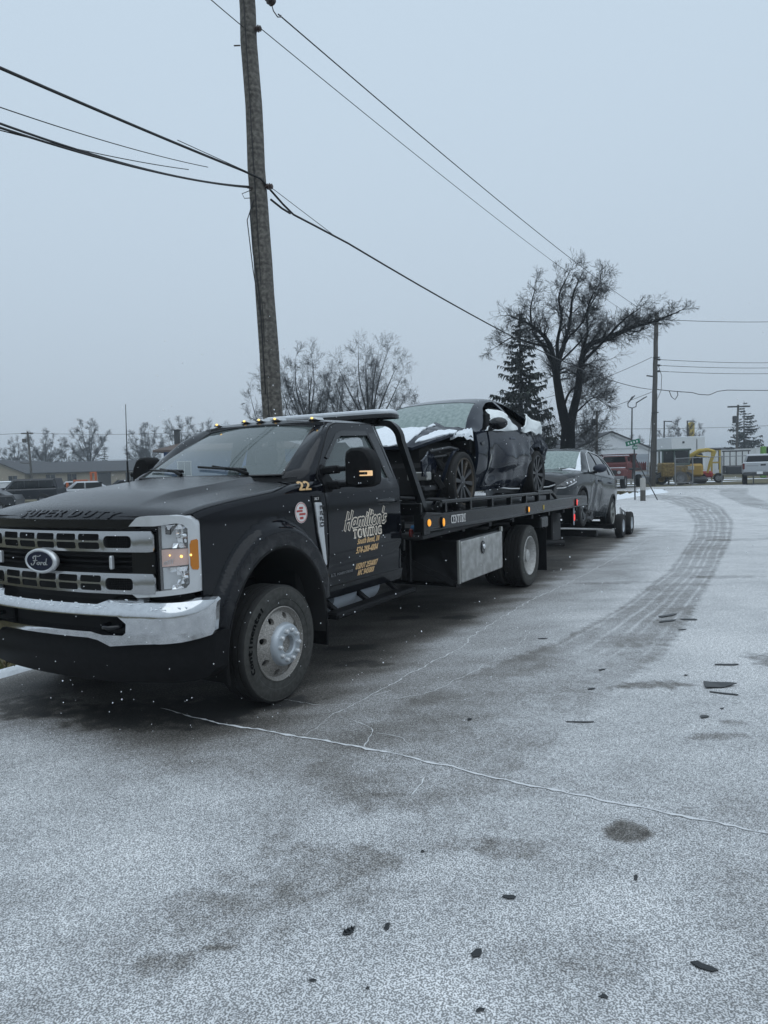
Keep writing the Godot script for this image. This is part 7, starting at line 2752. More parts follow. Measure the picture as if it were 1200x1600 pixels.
	put(b, "grille", "black_gloss", t)
	b = B.new()
	b.tube([V(-0.93, 0.70, -0.5), V(-0.945, 0.67, -0.2), V(-0.945, 0.67, 0.2), V(-0.93, 0.70, 0.5), V(-0.90, 0.74, 0.6)], 0.014, 8)
	put(b, "chrome_wing", "bright_trim", t)
	b = B.new()
	for k in 8:
		var x := rng.randf_range(0.3, 0.7)
		b.bar(V(x, rng.randf_range(0.12, 0.4), 0.85), V(x + rng.randf_range(-0.2, 0.3), rng.randf_range(0.05, 0.4), 0.9), 0.03, 0.06, 0.005)
	put(b, "hanging_trim", "gunmetal", t)
	# the lift arms round its front wheels belong to the truck; the dolly carries the rear wheels
	var dp := truck_xz(12.3, 0.0)
	var dl := thing("tow_dolly", "black tow dolly with small wheels under the grey crossover's rear", "tow dolly", Vector3(dp.x, 0, dp.y), -TURN)
	for s in [-0.39, 0.41]:
		b = B.new()
		b.bar(V(s, 0.24, -1.05), V(s, 0.24, 1.05), 0.09, 0.09, 0.01)
		put(b, "axle", "black_frame", dl)
		for sg in [1.0, -1.0]:
			var wh := Node3D.new()
			wh.name = "wheel"
			dl.add_child(wh, true)
			var o := V(s, 0.255, (1.17 + 0.04 * s) * sg)
			var ax := Vector3(sg, 0, 0)
			b = B.new()
			b.col(Color(0.014, 0.014, 0.014))
			b.lathe([Vector2(0.14, -0.16), Vector2(0.24, -0.155), Vector2(0.255, -0.13), Vector2(0.255, -0.09), Vector2(0.247, -0.085), Vector2(0.247, -0.075), Vector2(0.255, -0.07), Vector2(0.255, -0.03), Vector2(0.24, -0.005), Vector2(0.16, 0.0), Vector2(0.135, -0.01), Vector2(0.13, -0.05)], o, ax, 28)
			put(b, "tyre", "rubber", wh)
			b = B.new()
			b.lathe([Vector2(0.136, -0.008), Vector2(0.12, -0.02), Vector2(0.1, -0.05), Vector2(0.06, -0.05), Vector2(0.05, -0.02), Vector2(0.0, -0.015)], o, ax, 20)
			put(b, "rim", "wheel_hub", wh)
	for sg in [1.0, -1.0]:
		b = B.new()
		b.bar(V(-0.45, 0.25, 1.0 * sg), V(0.5, 0.25, 1.02 * sg), 0.08, 0.1, 0.01)
		put(b, "side_frame", "black_frame", dl)
		b = B.new()
		b.bar(V(-0.2, 0.26, 1.05 * sg), V(0.05, 0.62, 1.0 * sg), 0.03, 0.03, 0.004)
		b.bar(V(0.3, 0.26, 1.05 * sg), V(0.12, 0.55, 1.0 * sg), 0.05, 0.03, 0.004)
		b.tube([V(0.1, 0.6, 0.98 * sg), V(0.2, 0.52, 1.06 * sg), V(0.24, 0.44, 1.06 * sg)], 0.016, 6)
		put(b, "ratchet_strap", "galvanised", dl)

# ---------------------------------------------------------------- the yard on the right, the lot on the left, debris and snowfall

func small_wheel(parent: Node3D, o: Vector3, ax: Vector3, R: float, w: float, rim := "galvanised"):
	var wh := Node3D.new()
	wh.name = "wheel"
	parent.add_child(wh, true)
	var b := B.new()
	b.col(Color(0.016, 0.016, 0.016))
	b.lathe([Vector2(R * 0.55, -w), Vector2(R * 0.95, -w), Vector2(R, -w * 0.8), Vector2(R, -w * 0.2), Vector2(R * 0.95, 0), Vector2(R * 0.62, 0.0), Vector2(R * 0.58, -w * 0.15)], o, ax, 20)
	put(b, "tyre", "rubber", wh)
	b = B.new()
	b.lathe([Vector2(R * 0.6, -w * 0.1), Vector2(R * 0.45, -w * 0.3), Vector2(R * 0.25, -w * 0.25), Vector2(R * 0.2, 0), Vector2(0, 0.0)], o, ax, 16)
	put(b, "rim", rim, wh)

func build_yard():
	# street sign on a post, with a stubby white post and leaning braces beside it
	var t := thing("street_sign", "green street sign on a thin post at the corner", "street sign", Vector3(10.95, 0, -31))
	var b := B.new()
	b.tube([Vector3(0.02, -0.1, 0), Vector3(0.0, 2.52, 0)], 0.03, 6)
	put(b, "post", "steel_dark", t)
	for q in [[-0.06, 2.50, 0.62, -0.62, 0.20], [0.03, 2.28, 0.42, 0.75, 0.16]]:
		b = B.new()
		b.box(Vector3(q[0], q[1], 0.0), Vector3(q[2], q[4], 0.02), 0.003, Basis(Vector3.UP, q[3]) * Basis(Vector3.BACK, 0.22 if q[3] < 0 else 0.0))
		var pl := put(b, "name_plate", "sign_green", t)
		var bs := Basis(Vector3.UP, q[3]) * Basis(Vector3.BACK, 0.22 if q[3] < 0 else 0.0)
		b = B.new()
		for k in 4:
			b.box(Vector3(q[0], q[1], 0.0) + bs * Vector3((k - 1.5) * q[2] * 0.2, 0, 0.012), Vector3(q[2] * 0.1, q[4] * 0.45, 0.004), 0.0, bs)
		put(b, "pale_lettering", "white_panel", pl)
	t = thing("marker_post", "stubby weathered white and grey post at the corner beside the street sign", "post", Vector3(10.95, 0, -30.0))
	b = B.new()
	b.lathe([Vector2(0.11, -0.1), Vector2(0.11, 0.45), Vector2(0.0, 0.45)], Vector3.ZERO, Vector3.UP, 12)
	put(b, "base", "wood_far", t)
	b = B.new()
	b.lathe([Vector2(0.115, 0.45), Vector2(0.115, 0.92), Vector2(0.09, 0.97), Vector2(0, 0.97)], Vector3.ZERO, Vector3.UP, 12)
	put(b, "white_cap", "concrete", t)
	t = thing("guy_brace", "dark leaning brace rods meeting above the stubby post", "brace", Vector3(11.0, 0, -31.2))
	b = B.new()
	b.tube([Vector3(0.75, -0.05, 0.8), Vector3(0.0, 1.95, 0)], 0.022, 6)
	put(b, "rod", "steel_dark", t)
	b = B.new()
	b.tube([Vector3(-0.1, 0.9, 0.1), Vector3(0.0, 1.95, 0.0)], 0.04, 6)
	b.tube([Vector3(-0.25, 1.35, 0.1), Vector3(0.25, 1.35, 0.1)], 0.05, 6)
	put(b, "rod", "steel_dark", t)
	# old red dump truck facing the road
	t = thing("dump_truck", "old red dump truck with a snow-dusted cab, parked before the white house", "dump truck", Vector3(15.2, 0, -46.8), -0.55)
	b = B.new()
	b.box(Vector3(0, 1.0, 0.65), Vector3(1.75, 0.62, 1.35), 0.12)
	b.box(Vector3(0, 1.15, -0.55), Vector3(1.9, 1.1, 1.2), 0.1)
	put(b, "cab", "red_truck", t)
	b = B.new()
	b.prism(P2([-0.86, 0, 0.86, 0, 0.76, 0.48, -0.76, 0.48]), Vector3(0, 1.64, -1.15), Vector3.RIGHT, Vector3.UP, 1.1, 0.05)
	put(b, "cab_top", "red_truck", t)
	b = B.new()
	b.prism(P2([-0.74, 0.06, 0.74, 0.06, 0.66, 0.43, -0.66, 0.43]), Vector3(0, 1.64, -0.06), Vector3.RIGHT, Vector3.UP, 0.03, 0.01)
	put(b, "windshield", "dark_glass", t)
	b = B.new()
	b.box(Vector3(0.82, 1.86, -0.6), Vector3(0.04, 0.34, 0.7), 0.01)
	put(b, "side_window", "dark_glass", t)
	b = B.new()
	b.box(Vector3(0, 2.14, -0.6), Vector3(1.5, 0.05, 1.0), 0.02)
	b.box(Vector3(0.0, 1.34, 0.6), Vector3(1.5, 0.05, 1.1), 0.02)
	put(b, "snow_cap", "snow", t)
	b = B.new()
	b.box(Vector3(0, 0.72, 1.42), Vector3(1.9, 0.2, 0.12), 0.03)
	put(b, "front_bumper", "galvanised", t)
	for w in [-0.62, 0.62]:
		b = B.new()
		b.lathe([Vector2(0.0, 0.04), Vector2(0.10, 0.02), Vector2(0.11, 0)], Vector3(w, 1.05, 1.33), Vector3.BACK, 12)
		put(b, "headlight", "frosted_lens", t)
	b = B.new()
	b.box(Vector3(0, 1.05, 1.33), Vector3(0.95, 0.3, 0.04), 0.01)
	put(b, "grille", "steel_dark", t)
	b = B.new()
	b.box(Vector3(0, 1.18, -3.0), Vector3(2.2, 0.16, 3.4), 0.02)
	b.box(Vector3(0, 1.72, -1.4), Vector3(2.2, 1.0, 0.1), 0.02)
	b.box(Vector3(0, 2.2, -1.25), Vector3(2.3, 0.1, 0.55), 0.02)
	b.box(Vector3(-1.06, 1.62, -3.0), Vector3(0.08, 0.8, 3.3), 0.02)
	b.box(Vector3(1.06, 1.42, -3.0), Vector3(0.08, 0.36, 3.3), 0.02)
	put(b, "dump_bed", "red_dark", t)
	for k in 5:
		b = B.new()
		b.box(Vector3(1.11, 1.45, -1.6 - k * 0.7), Vector3(0.06, 0.5, 0.07), 0.01)
		put(b, "bed_post", "red_truck", t)
	for q in [[0.5, 0.86], [-3.3, 1.0]]:
		for sg in [1.0, -1.0]:
			small_wheel(t, Vector3(q[1] * sg, 0.42, q[0]), Vector3(sg, 0, 0), 0.42, 0.3)
	# rail fence of pale boards behind the far pole
	t = thing("board_fence", "low pale board fence behind the far utility pole", "fence", Vector3(0, 0, 0))
	for k in 4:
		b = B.new()
		b.box(Vector3(19.2, 0.35 + k * 0.34, -53.0), Vector3(4.6, 0.13, 0.05), 0.01)
		put(b, "rail", "concrete", t)
	for k in 4:
		b = B.new()
		b.box(Vector3(17.1 + k * 1.4, 0.8, -53.08), Vector3(0.12, 1.7, 0.1), 0.01)
		put(b, "post", "concrete", t)
	# white box trailer
	t = thing("box_trailer", "white box trailer behind the yellow machines", "trailer", Vector3(30.9, 0, -75))
	b = B.new()
	b.box(Vector3(0, 2.45, 0), Vector3(3.4, 3.3, 6.0), 0.06)
	put(b, "body", "white_panel", t)
	b = B.new()
	b.box(Vector3(0.85, 2.4, 3.02), Vector3(0.05, 3.0, 0.05))
	b.box(Vector3(-0.5, 3.6, 3.02), Vector3(0.2, 0.2, 0.05))
	put(b, "door_seam", "steel_dark", t)
	b = B.new()
	b.box(Vector3(0, 4.13, 0), Vector3(3.4, 0.08, 6.0), 0.03)
	put(b, "snow_cap", "snow", t)
	for sg in [1.0, -1.0]:
		small_wheel(t, Vector3(1.5 * sg, 0.5, -0.5), Vector3(sg, 0, 0), 0.5, 0.3)
	# grey shed
	t = thing("grey_shed", "grey shed with a snowy roof left of the far utility pole", "shed", Vector3(23.3, 0, -66))
	b = B.new()
	b.box(Vector3(0, 1.6, 0), Vector3(1.9, 3.2, 3.0), 0.02)
	put(b, "wall", "pale_grey", t)
	b = B.new()
	b.box(Vector3(0, 3.28, 0), Vector3(2.1, 0.16, 3.2), 0.03)
	put(b, "roof", "snow", t)
	# old backhoe loader: green cab on a faded yellow body
	t = thing("backhoe_loader", "old faded yellow loader with a green cab behind the chain-link gate", "loader", Vector3(21.4, 0, -52.5), -0.2)
	b = B.new()
	b.box(Vector3(-0.55, 1.05, 0.3), Vector3(0.9, 1.05, 2.0), 0.08)
	b.box(Vector3(0.35, 0.95, 0), Vector3(1.0, 0.8, 1.7), 0.06)
	put(b, "body", "yellow_old", t)
	var cab := Node3D.new()
	cab.name = "cab"
	t.add_child(cab, true)
	b = B.new()
	for x in [-0.85, -0.05, 0.95]:
		for z in [-0.7, 0.7]:
			b.box(Vector3(x, 1.95, z), Vector3(0.1, 1.1, 0.1), 0.02)
	b.box(Vector3(0.05, 2.5, 0), Vector3(2.1, 0.14, 1.7), 0.04)
	b.box(Vector3(0.05, 1.45, 0), Vector3(1.95, 0.16, 1.55), 0.03)
	put(b, "frame", "cab_green", cab)
	for q in [[-0.45, 0.7], [0.45, 0.9]]:
		b = B.new()
		b.box(Vector3(q[0], 1.97, 0.68), Vector3(q[1], 0.9, 0.03), 0.0)
		put(b, "window", "dark_glass", cab)
	for q in [[-0.95, 0.9], [0.8, 0.85]]:
		for sg in [1.0, -1.0]:
			small_wheel(t, Vector3(q[0], 0.45, q[1] * sg), Vector3(0, 0, sg), 0.45, 0.35, "yellow_old")
	b = B.new()
	b.bar(Vector3(-0.7, 0.9, 0.9), Vector3(-1.6, 0.35, 1.0), 0.14, 0.2, 0.02)
	b.box(Vector3(-1.75, 0.32, 0.6), Vector3(0.35, 0.55, 1.6), 0.06)
	put(b, "bucket", "steel_dark", t)
	# yellow excavator with its arm folded over
	t = thing("excavator", "yellow excavator with a raised bent arm and orange counterweight", "excavator", Vector3(23.2, 0, -53.2), -0.42)
	b = B.new()
	b.box(Vector3(0.0, 0.98, 0), Vector3(1.35, 0.95, 1.7), 0.15)
	put(b, "counterweight", "orange_yellow", t)
	b = B.new()
	b.box(Vector3(-0.15, 1.15, 0.87), Vector3(0.42, 0.26, 0.03), 0.01)
	put(b, "pale_panel", "white_panel", t)
	b = B.new()
	b.tube([Vector3(-0.55, 1.55, 0.4), Vector3(-0.15, 2.05, 0.4), Vector3(0.4, 2.38, 0.4), Vector3(1.0, 2.45, 0.4), Vector3(1.45, 2.3, 0.4)], [0.16, 0.19, 0.19, 0.15, 0.12], 6)
	put(b, "boom", "yellow", t)
	b = B.new()
	b.tube([Vector3(1.45, 2.35, 0.42), Vector3(1.15, 1.5, 0.46), Vector3(0.95, 0.75, 0.46)], [0.15, 0.13, 0.08], 6)
	b.tube([Vector3(0.2, 2.05, 0.5), Vector3(1.1, 1.9, 0.5)], 0.06, 6)
	put(b, "stick", "yellow", t)
	b = B.new()
	b.box(Vector3(0.05, 0.26, 0), Vector3(1.9, 0.5, 1.9), 0.2)
	put(b, "tracks", "steel_dark", t)
	b = B.new()
	b.box(Vector3(0.2, 1.75, -0.4), Vector3(0.9, 0.95, 0.8), 0.06)
	put(b, "cab", "dark_glass", t)
	# yellow forklift mast and red machine beside it
	t = thing("forklift", "yellow and red forklift with an upright mast beside the excavator", "forklift", Vector3(25.0, 0, -53.4), -0.42)
	b = B.new()
	for x in [-0.3, 0.25]:
		b.box(Vector3(x, 1.35, 0.3), Vector3(0.12, 2.3, 0.14), 0.01)
	for y in [0.6, 1.5, 2.45]:
		b.box(Vector3(-0.02, y, 0.3), Vector3(0.65, 0.12, 0.1), 0.01)
	put(b, "mast", "yellow", t)
	b = B.new()
	b.box(Vector3(-0.7, 0.62, 0.1), Vector3(0.95, 0.5, 1.2), 0.12)
	b.box(Vector3(-1.35, 1.25, 0.4), Vector3(0.5, 0.7, 0.6), 0.1)
	put(b, "body", "red_bright", t)
	b = B.new()
	b.box(Vector3(-0.4, 2.48, -0.2), Vector3(1.5, 0.1, 1.2), 0.02)
	for x in [-1.1, 0.2]:
		b.box(Vector3(x, 1.7, -0.7), Vector3(0.08, 1.5, 0.08), 0.01)
	put(b, "overhead_guard", "steel_dark", t)
	for x in [-1.0, 0.15]:
		small_wheel(t, Vector3(x, 0.36, 0.75), Vector3(0, 0, 1), 0.36, 0.28)
		small_wheel(t, Vector3(x, 0.36, -0.6), Vector3(0, 0, -1), 0.36, 0.28)
	# dark racks beyond
	t = thing("storage_rack", "dark open storage rack standing before the white wall", "rack", Vector3(40.2, 0, -81.0))
	b = B.new()
	for k in 5:
		b.box(Vector3(-1.4 + k * 0.7, 1.5, 0), Vector3(0.08, 2.4, 0.1), 0.01)
	for y in [1.0, 2.7]:
		b.box(Vector3(0, y, 0), Vector3(3.0, 0.14, 0.6), 0.02)
	put(b, "frame", "steel_dark", t)
	b = B.new()
	b.box(Vector3(0.3, 0.55, 0), Vector3(3.4, 0.9, 1.2), 0.1)
	put(b, "load", "car_dark", t)
	copy_of(t, "dark open storage rack behind the excavator's arm", Vector3(33.4, 0, -80.0))
	# chain-link gate and fence
	t = thing("chain_fence", "chain-link gate and fence of grey wire in front of the yellow machines", "fence", Vector3(0, 0, 0))
	for x in [19.95, 21.15, 23.15, 25.3, 27.4]:
		b = B.new()
		b.tube([Vector3(x, -0.1, -48.6), Vector3(x, 1.95, -48.6)], 0.04, 6)
		put(b, "post", "galvanised", t)
	b = B.new()
	b.tube([Vector3(19.95, 1.85, -48.6), Vector3(27.4, 1.95, -48.6)], 0.03, 6)
	b.tube([Vector3(19.95, 0.2, -48.6), Vector3(21.15, 0.2, -48.6)], 0.03, 6)
	put(b, "top_rail", "galvanised", t)
	b = B.new()
	b.flat()
	var x := 19.95
	while x < 21.15:
		for sg in [1.0, -1.0]:
			var x1 := clampf(x + sg * 1.6, 19.95, 21.15)
			var k := absf(x1 - x) / 1.6
			var y0 := 0.2 if sg > 0 else 0.2
			b.tube([Vector3(x, y0, -48.6), Vector3(x1, y0 + 1.65 * k, -48.6)], 0.006, 3, false)
			b.tube([Vector3(x, 1.85, -48.61), Vector3(x1, 1.85 - 1.65 * k, -48.61)], 0.006, 3, false)
		x += 0.06
	tag(put(b, "wire_mesh", "mesh_wire", t), "", "", "", "stuff")
	t = thing("spare_wheel", "pale old wheel leaning behind the chain-link gate", "wheel", Vector3(20.55, 0.48, -49.2))
	b = B.new()
	b.col(Color(0.12, 0.12, 0.12))
	b.lathe([Vector2(0.28, -0.1), Vector2(0.46, -0.1), Vector2(0.48, 0), Vector2(0.46, 0.1), Vector2(0.28, 0.1)], Vector3.ZERO, Vector3(0, 0.1, 1), 24)
	put(b, "tyre", "rubber", t)
	b = B.new()
	b.lathe([Vector2(0.28, 0.04), Vector2(0.12, 0.0), Vector2(0.1, 0.06), Vector2(0.0, 0.06)], Vector3.ZERO, Vector3(0, 0.1, 1), 20)
	put(b, "rim", "galvanised", t)
	# silver pickup seen from behind at the right edge
	t = thing("pickup_truck", "silver pickup truck seen from behind, cut by the right edge", "pickup truck", Vector3(24.25, 0.12, -45.8), -0.46)
	b = B.new()
	b.box(Vector3(0, 0.98, -0.1), Vector3(1.96, 0.62, 0.14), 0.04)
	var gate := put(b, "tailgate", "silver_paint", t)
	b = B.new()
	b.box(Vector3(0.2, 1.16, -0.025), Vector3(0.3, 0.1, 0.02), 0.02)
	put(b, "handle", "black_gloss", gate)
	b = B.new()
	for k in 9:
		b.box(Vector3(-0.72 + k * 0.075, 1.12, -0.026), Vector3(0.05, 0.07, 0.012), 0.004)
	put(b, "raised_lettering", "galvanised", gate)
	b = B.new()
	for sg in [1.0, -1.0]:
		b.box(Vector3(0.97 * sg, 0.95, -1.2), Vector3(0.1, 0.7, 2.1), 0.05)
	b.box(Vector3(0, 0.95, -3.2), Vector3(2.0, 0.7, 2.2), 0.1)
	b.box(Vector3(0, 0.62, -1.2), Vector3(1.9, 0.1, 2.2), 0.02)
	put(b, "body", "silver_paint", t)
	b = B.new()
	b.prism(P2([-0.92, 0, 0.92, 0, 0.74, 0.56, -0.74, 0.56]), Vector3(0, 1.28, -3.9), Vector3.RIGHT, Vector3.UP, 1.6, 0.05)
	put(b, "cab", "silver_paint", t)
	b = B.new()
	b.prism(P2([-0.76, 0.08, 0.76, 0.08, 0.64, 0.48, -0.64, 0.48]), Vector3(0, 1.28, -2.31), Vector3.RIGHT, Vector3.UP, 0.03, 0.01)
	put(b, "rear_window", "dark_glass", t)
	b = B.new()
	b.box(Vector3(0, 1.86, -3.1), Vector3(1.4, 0.05, 1.5), 0.02)
	b.box(Vector3(0, 1.33, -0.1), Vector3(1.9, 0.05, 0.14), 0.02)
	put(b, "snow_cap", "snow", t)
	for sg in [1.0, -1.0]:
		b = B.new()
		b.box(Vector3(0.93 * sg, 1.08, -0.05), Vector3(0.13, 0.38, 0.14), 0.03)
		put(b, "tail_lamp", "red_lens", t)
		small_wheel(t, Vector3(0.98 * sg, 0.28, -1.1), Vector3(sg, 0, 0), 0.40, 0.28)
		small_wheel(t, Vector3(0.98 * sg, 0.28, -4.4), Vector3(sg, 0, 0), 0.40, 0.28)
	b = B.new()
	b.box(Vector3(0, 0.58, 0.04), Vector3(1.9, 0.22, 0.2), 0.05)
	put(b, "rear_bumper", "steel_dark", t)
	b = B.new()
	b.box(Vector3(0, 0.66, 0.15), Vector3(0.34, 0.17, 0.02), 0.005)
	put(b, "number_plate", "white_panel", t)
	t = thing("lime_machine", "bright green machine post rising behind the silver pickup", "machine", Vector3(34.2, 0, -64.0))
	b = B.new()
	b.box(Vector3(0, 1.4, 0), Vector3(0.4, 2.8, 0.4), 0.05)
	put(b, "mast", "lime", t)
	b = B.new()
	b.box(Vector3(0.9, 1.5, 0), Vector3(1.2, 2.6, 0.8), 0.08)
	put(b, "cab", "dark_glass", t)

func plain_car(label: String, at: Vector3, turn: float, m: String, suv: bool, group := "") -> Node3D:
	var t := thing("parked_car", label, "car", at, turn, group)
	var k := 1.16 if suv else 1.0
	var b := B.new()
	var prof := P2([-2.2, 0.35, -2.25, 0.62, -2.05, 0.78, -1.0, 0.92, 2.1, 0.95, 2.25, 0.7, 2.2, 0.35]) if not suv else P2([-2.2, 0.4, -2.25, 0.75, -2.1, 0.98, -0.95, 1.05, 2.15, 1.08, 2.25, 0.7, 2.2, 0.4])
	b.prism(prof, Vector3(0, 0, -0.88), Vector3.RIGHT, Vector3.UP, 1.76, 0.08)
	put(b, "body", m, t)
	var roof := P2([-1.0, 0.9, -0.35, 1.42, 0.9, 1.42, 1.7, 0.93]) if not suv else P2([-0.95, 1.03, -0.45, 1.68, 2.0, 1.68, 2.15, 1.06])
	b = B.new()
	b.prism(roof, Vector3(0, 0, -0.74), Vector3.RIGHT, Vector3.UP, 1.48, 0.12)
	put(b, "cabin", m, t)
	for sg in [1.0, -1.0]:
		for q in ([[-0.62, 0.18], [0.26, 1.25]] if not suv else [[-0.62, 0.2], [0.28, 1.05], [1.13, 1.85]]):
			b = B.new()
			var y0 := 0.95 if not suv else 1.1
			var y1 := 1.33 if not suv else 1.56
			var skew := 0.38 if q[0] < 0 else 0.0
			b.prism(P2([q[0], y0, q[1], y0, q[1], y1, q[0] + skew, y1]), Vector3(0, 0, 0.742 * sg), Vector3.RIGHT, Vector3.UP, 0.012 * sg, 0.0)
			put(b, "window", "dark_glass", t)
		for s in [-1.4, 1.35]:
			small_wheel(t, Vector3(s, 0.33 * k, 0.9 * sg), Vector3(0, 0, sg), 0.33 * k, 0.22)
	b = B.new()
	var wy := [0.93, 1.38] if not suv else [1.06, 1.6]
	b.quad(Vector3(-0.98, wy[0], -0.6), Vector3(-0.98, wy[0], 0.6), Vector3(-0.44, wy[1], 0.56), Vector3(-0.44, wy[1], -0.56))
	put(b, "windshield", "frosted_glass", t, Vector3(-0.03, 0.03, 0))
	for sg in [1.0, -1.0]:
		b = B.new()
		b.ball(Vector3(-2.2, 0.68 * k, 0.6 * sg), Vector3(0.08, 0.08, 0.18), 8)
		put(b, "headlight", "frosted_lens", t)
	return t

func build_left_lot():
	plain_car("black boxy off-road wagon parked left of the truck's hood", Vector3(-22.4, 0, -44.5), 0.12, "car_dark", true, "cars parked beyond the hood")
	plain_car("silver sedan with a snowy windshield, right of the black boxy wagon", Vector3(-20.1, 0, -47.5), 0.35, "car_silver", false, "cars parked beyond the hood")
	plain_car("dark sedan half hidden behind the silver sedan and orange frame", Vector3(-21.8, 0, -60.0), 0.2, "car_dark", false, "cars parked beyond the hood")
	plain_car("dark car far behind the hood, right of the orange frame", Vector3(-18.8, 0, -56.0), 0.1, "car_dark", true, "cars parked beyond the hood")
	plain_car("dark low car at the left edge in front of the black boxy wagon", Vector3(-22.6, -0.15, -39.5), 0.2, "car_dark", false, "cars parked beyond the hood")
	plain_car("grey sedan behind the black boxy wagon", Vector3(-24.4, 0, -56.0), 0.1, "car_silver", false, "cars parked beyond the hood")
	var b: B
	# long white trailer roof at the left edge
	var t := thing("white_trailer", "long white trailer with a snowy roof at the left edge", "trailer", Vector3(-29.0, 0, -53.0), 0.0)
	b = B.new()
	b.box(Vector3(0, 0.95, 0), Vector3(6.6, 1.0, 2.0), 0.05)
	put(b, "body", "white_siding", t)
	b = B.new()
	for k in 16:
		b.box(Vector3(-3.1 + k * 0.41, 0.95, 1.01), Vector3(0.05, 0.9, 0.03), 0.005)
	put(b, "rib", "white_panel", t)
	b = B.new()
	b.box(Vector3(0, 1.5, 0), Vector3(6.7, 0.14, 2.1), 0.06)
	put(b, "snow_cap", "snow", t)
	for sg in [1.0, -1.0]:
		small_wheel(t, Vector3(-0.6, 0.35, 0.95 * sg), Vector3(0, 0, sg), 0.35, 0.2)
		small_wheel(t, Vector3(0.3, 0.35, 0.95 * sg), Vector3(0, 0, sg), 0.35, 0.2)
	# orange lift frame
	t = thing("orange_frame", "orange steel lift frame standing behind the silver sedan", "lift frame", Vector3(-21.0, 0, -50.5), 0.1)
	for q in [[-1.35, 1.35], [-0.85, 1.5], [0.0, 1.5], [0.3, 2.05], [0.62, 2.05]]:
		b = B.new()
		b.box(Vector3(q[0], q[1] * 0.5, 0), Vector3(0.14, q[1], 0.14), 0.01)
		put(b, "upright", "orange", t)
	for q in [[-0.45, 1.47, 0.95], [-0.8, 1.1, 1.2], [0.46, 2.0, 0.4], [0.46, 1.4, 0.4]]:
		b = B.new()
		b.box(Vector3(q[0], q[1], 0), Vector3(q[2], 0.11, 0.11), 0.01)
		put(b, "crossbar", "orange", t)

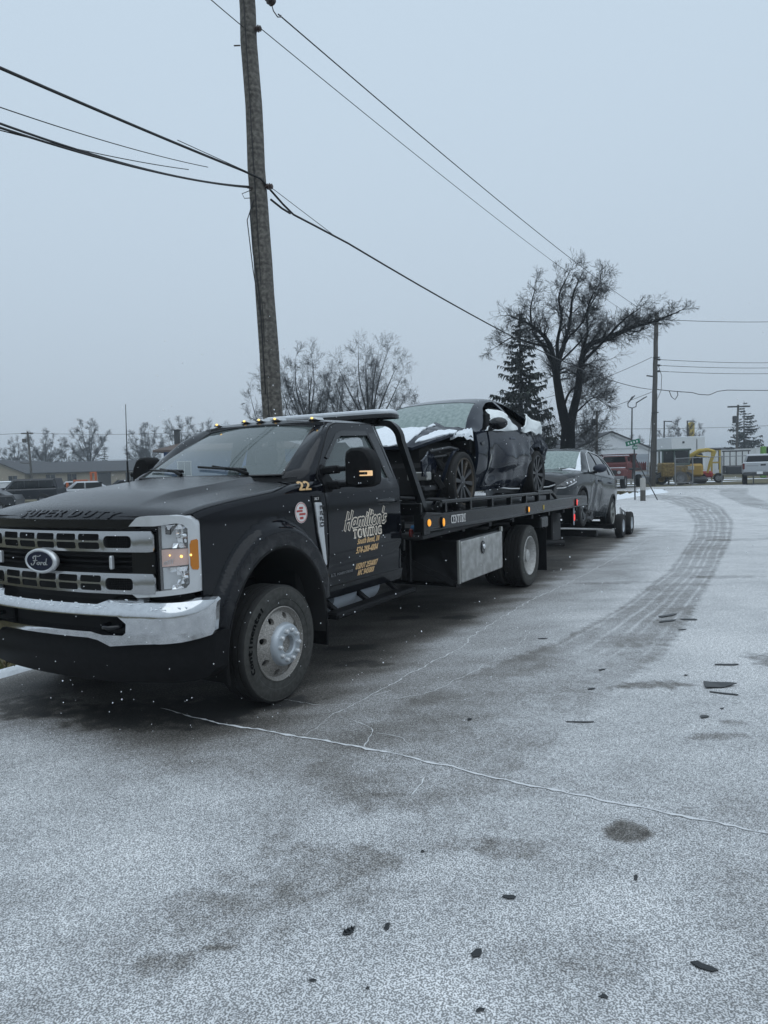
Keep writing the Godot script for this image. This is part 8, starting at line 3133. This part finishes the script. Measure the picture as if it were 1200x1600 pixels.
func build_debris():
	var list := [
		[2.30, -4.93, 0.24, 0.17, 0.1, "large black wedge of broken plastic, the biggest piece on the right", 3],
		[2.27, -4.74, 0.16, 0.025, -0.5, "thin black strip lying just below the large wedge", 1],
		[2.62, -5.42, 0.18, 0.03, -0.1, "thin black strip on the road beyond the large wedge", 1],
		[1.17, -4.28, 0.17, 0.018, -0.12, "straight thin black strip left of the large wedge", 1],
		[1.94, -4.31, 0.075, 0.04, 0.2, "small black shard below and left of the large wedge", 0],
		[0.42, -2.52, 0.05, 0.024, -0.2, "small black shard in the middle foreground", 2],
		[0.26, -2.22, 0.055, 0.03, 0.7, "leaf-shaped black shard in the lower middle foreground", 2],
		[0.96, -2.13, 0.075, 0.03, -0.7, "black shard at the lower right of the road", 2],
		[0.61, -2.02, 0.03, 0.018, -0.4, "tiny black crumb near the bottom edge, left of the lower right shard", 0],
		[0.24, -1.98, 0.03, 0.016, 0.1, "tiny black crumb at the bottom edge in the middle", 0],
		[-0.03, -2.37, 0.045, 0.02, 1.2, "curved black sliver in the middle foreground, left of the leaf-shaped shard", 2],
		[-0.16, -2.35, 0.055, 0.032, 0.6, "ridged black plastic piece in the left foreground", 2],
		[-0.26, -2.12, 0.025, 0.015, -0.5, "small black crumb below the ridged piece", 0],
		[-0.09, -2.08, 0.014, 0.012, 0.0, "tiny round black crumb near the bottom, right of the small crumb", 0],
		[2.78, -7.0, 0.2, 0.08, 0.2, "dark broken panel in the cluster on the tyre track", 0],
		[3.02, -7.05, 0.18, 0.07, -0.3, "second dark broken panel in the cluster on the tyre track", 0],
		[2.9, -7.25, 0.24, 0.06, 0.5, "pale dusty panel at the top of the cluster on the tyre track", 1],
		[2.78, -6.62, 0.1, 0.03, 0.1, "small shard just below the cluster on the tyre track", 0],
		[1.64, -5.38, 0.07, 0.03, 0.3, "small dark chip on the tyre track", 0],
		[1.42, -4.92, 0.06, 0.03, 0.1, "small dark chip at the lower end of the tyre track", 0],
		[1.42, -6.42, 0.09, 0.03, -0.1, "small dark chip left of the tyre track", 0],
		[0.5, -4.38, 0.035, 0.028, 0.4, "lone dark pebble-like chip above the straight crack", 0],
		[0.12, -2.85, 0.02, 0.018, 0.0, "tiny dark crumb left of the brown stain", 0],
		[2.2, -5.18, 0.035, 0.025, 0.0, "tiny chip above the large wedge", 0],
		[2.12, -4.45, 0.04, 0.02, 0.4, "tiny chip below the large wedge", 0],
		[0.92, -2.62, 0.035, 0.014, 1.1, "thin dark sliver right of the middle foreground shard", 1],
	]
	for d in list:
		var b := B.new()
		var L: float = d[2]
		var W: float = d[3]
		var pts := PackedVector2Array()
		if d[6] == 1:
			pts = P2([-0.5, -0.4, 0.2, -0.5, 0.5, -0.2, 0.48, 0.4, -0.1, 0.5, -0.5, 0.3])
		elif d[6] == 3:
			pts = P2([-0.5, -0.42, 0.1, -0.4, 0.5, -0.15, 0.42, 0.02, 0.1, 0.35, -0.08, 0.5])
		elif d[6] == 0:
			pts = P2([-0.5, -0.5, -0.1, -0.42, 0.3, -0.35, 0.5, 0.05, 0.25, 0.3, -0.05, 0.5, -0.3, 0.1])
		else:
			pts = P2([-0.5, -0.3, -0.1, -0.5, 0.35, -0.35, 0.5, 0.1, 0.3, 0.4, -0.05, 0.25, -0.35, 0.35])
		for i in pts.size():
			pts[i] = Vector2(pts[i].x * L + rng.randf_range(-0.09, 0.09) * L, pts[i].y * W + rng.randf_range(-0.12, 0.12) * W)
		var curl := W * 0.10
		b.prism_on(pts, func(p, z): return Vector3(p.x, z + curl * pow(absf(p.x / L) * 1.6, 2), -p.y), minf(0.005, W * 0.16), 0.0012)
		if d[5].begins_with("ridged"):
			for k in 3:
				b.box(Vector3(lerpf(-0.25, 0.25, k / 2.0) * L, 0.009, 0), Vector3(0.003, 0.005, W * 0.6), 0.001)
		var o := put(b, "plastic_shard", "debris", null, Transform3D(Basis(Vector3.UP, d[4]), Vector3(d[0], 0.003, d[1])))
		tag(o, d[5], "debris", "broken plastic strewn over the road")

func build_snowfall():
	var ball := SphereMesh.new()
	ball.radius = 0.5
	ball.height = 1.0
	ball.radial_segments = 6
	ball.rings = 3
	var mm := MultiMesh.new()
	mm.transform_format = MultiMesh.TRANSFORM_3D
	mm.mesh = ball
	var n := 5200
	mm.instance_count = n
	for i in n:
		var d := 1.8 + 20.0 * pow(rng.randf(), 1.2)
		var p := Vector3(rng.randf_range(-0.85, 0.85) * d, 1.576 + rng.randf_range(-0.6, 0.22) * d, -d)
		if p.y < 0.05:
			p.y = rng.randf_range(0.05, 3.0)
		var r := rng.randf_range(0.0018, 0.0042)
		if i % 40 == 0:
			r *= 1.3
		mm.set_instance_transform(i, Transform3D(Basis().scaled(Vector3(r, r * rng.randf_range(0.8, 1.5), r)), p))
	var o := MultiMeshInstance3D.new()
	o.name = "falling_snow"
	o.multimesh = mm
	o.material_override = M["snow_flake"]
	add_child(o)
	tag(o, "small snowflakes drifting through the air", "snow", "", "stuff")
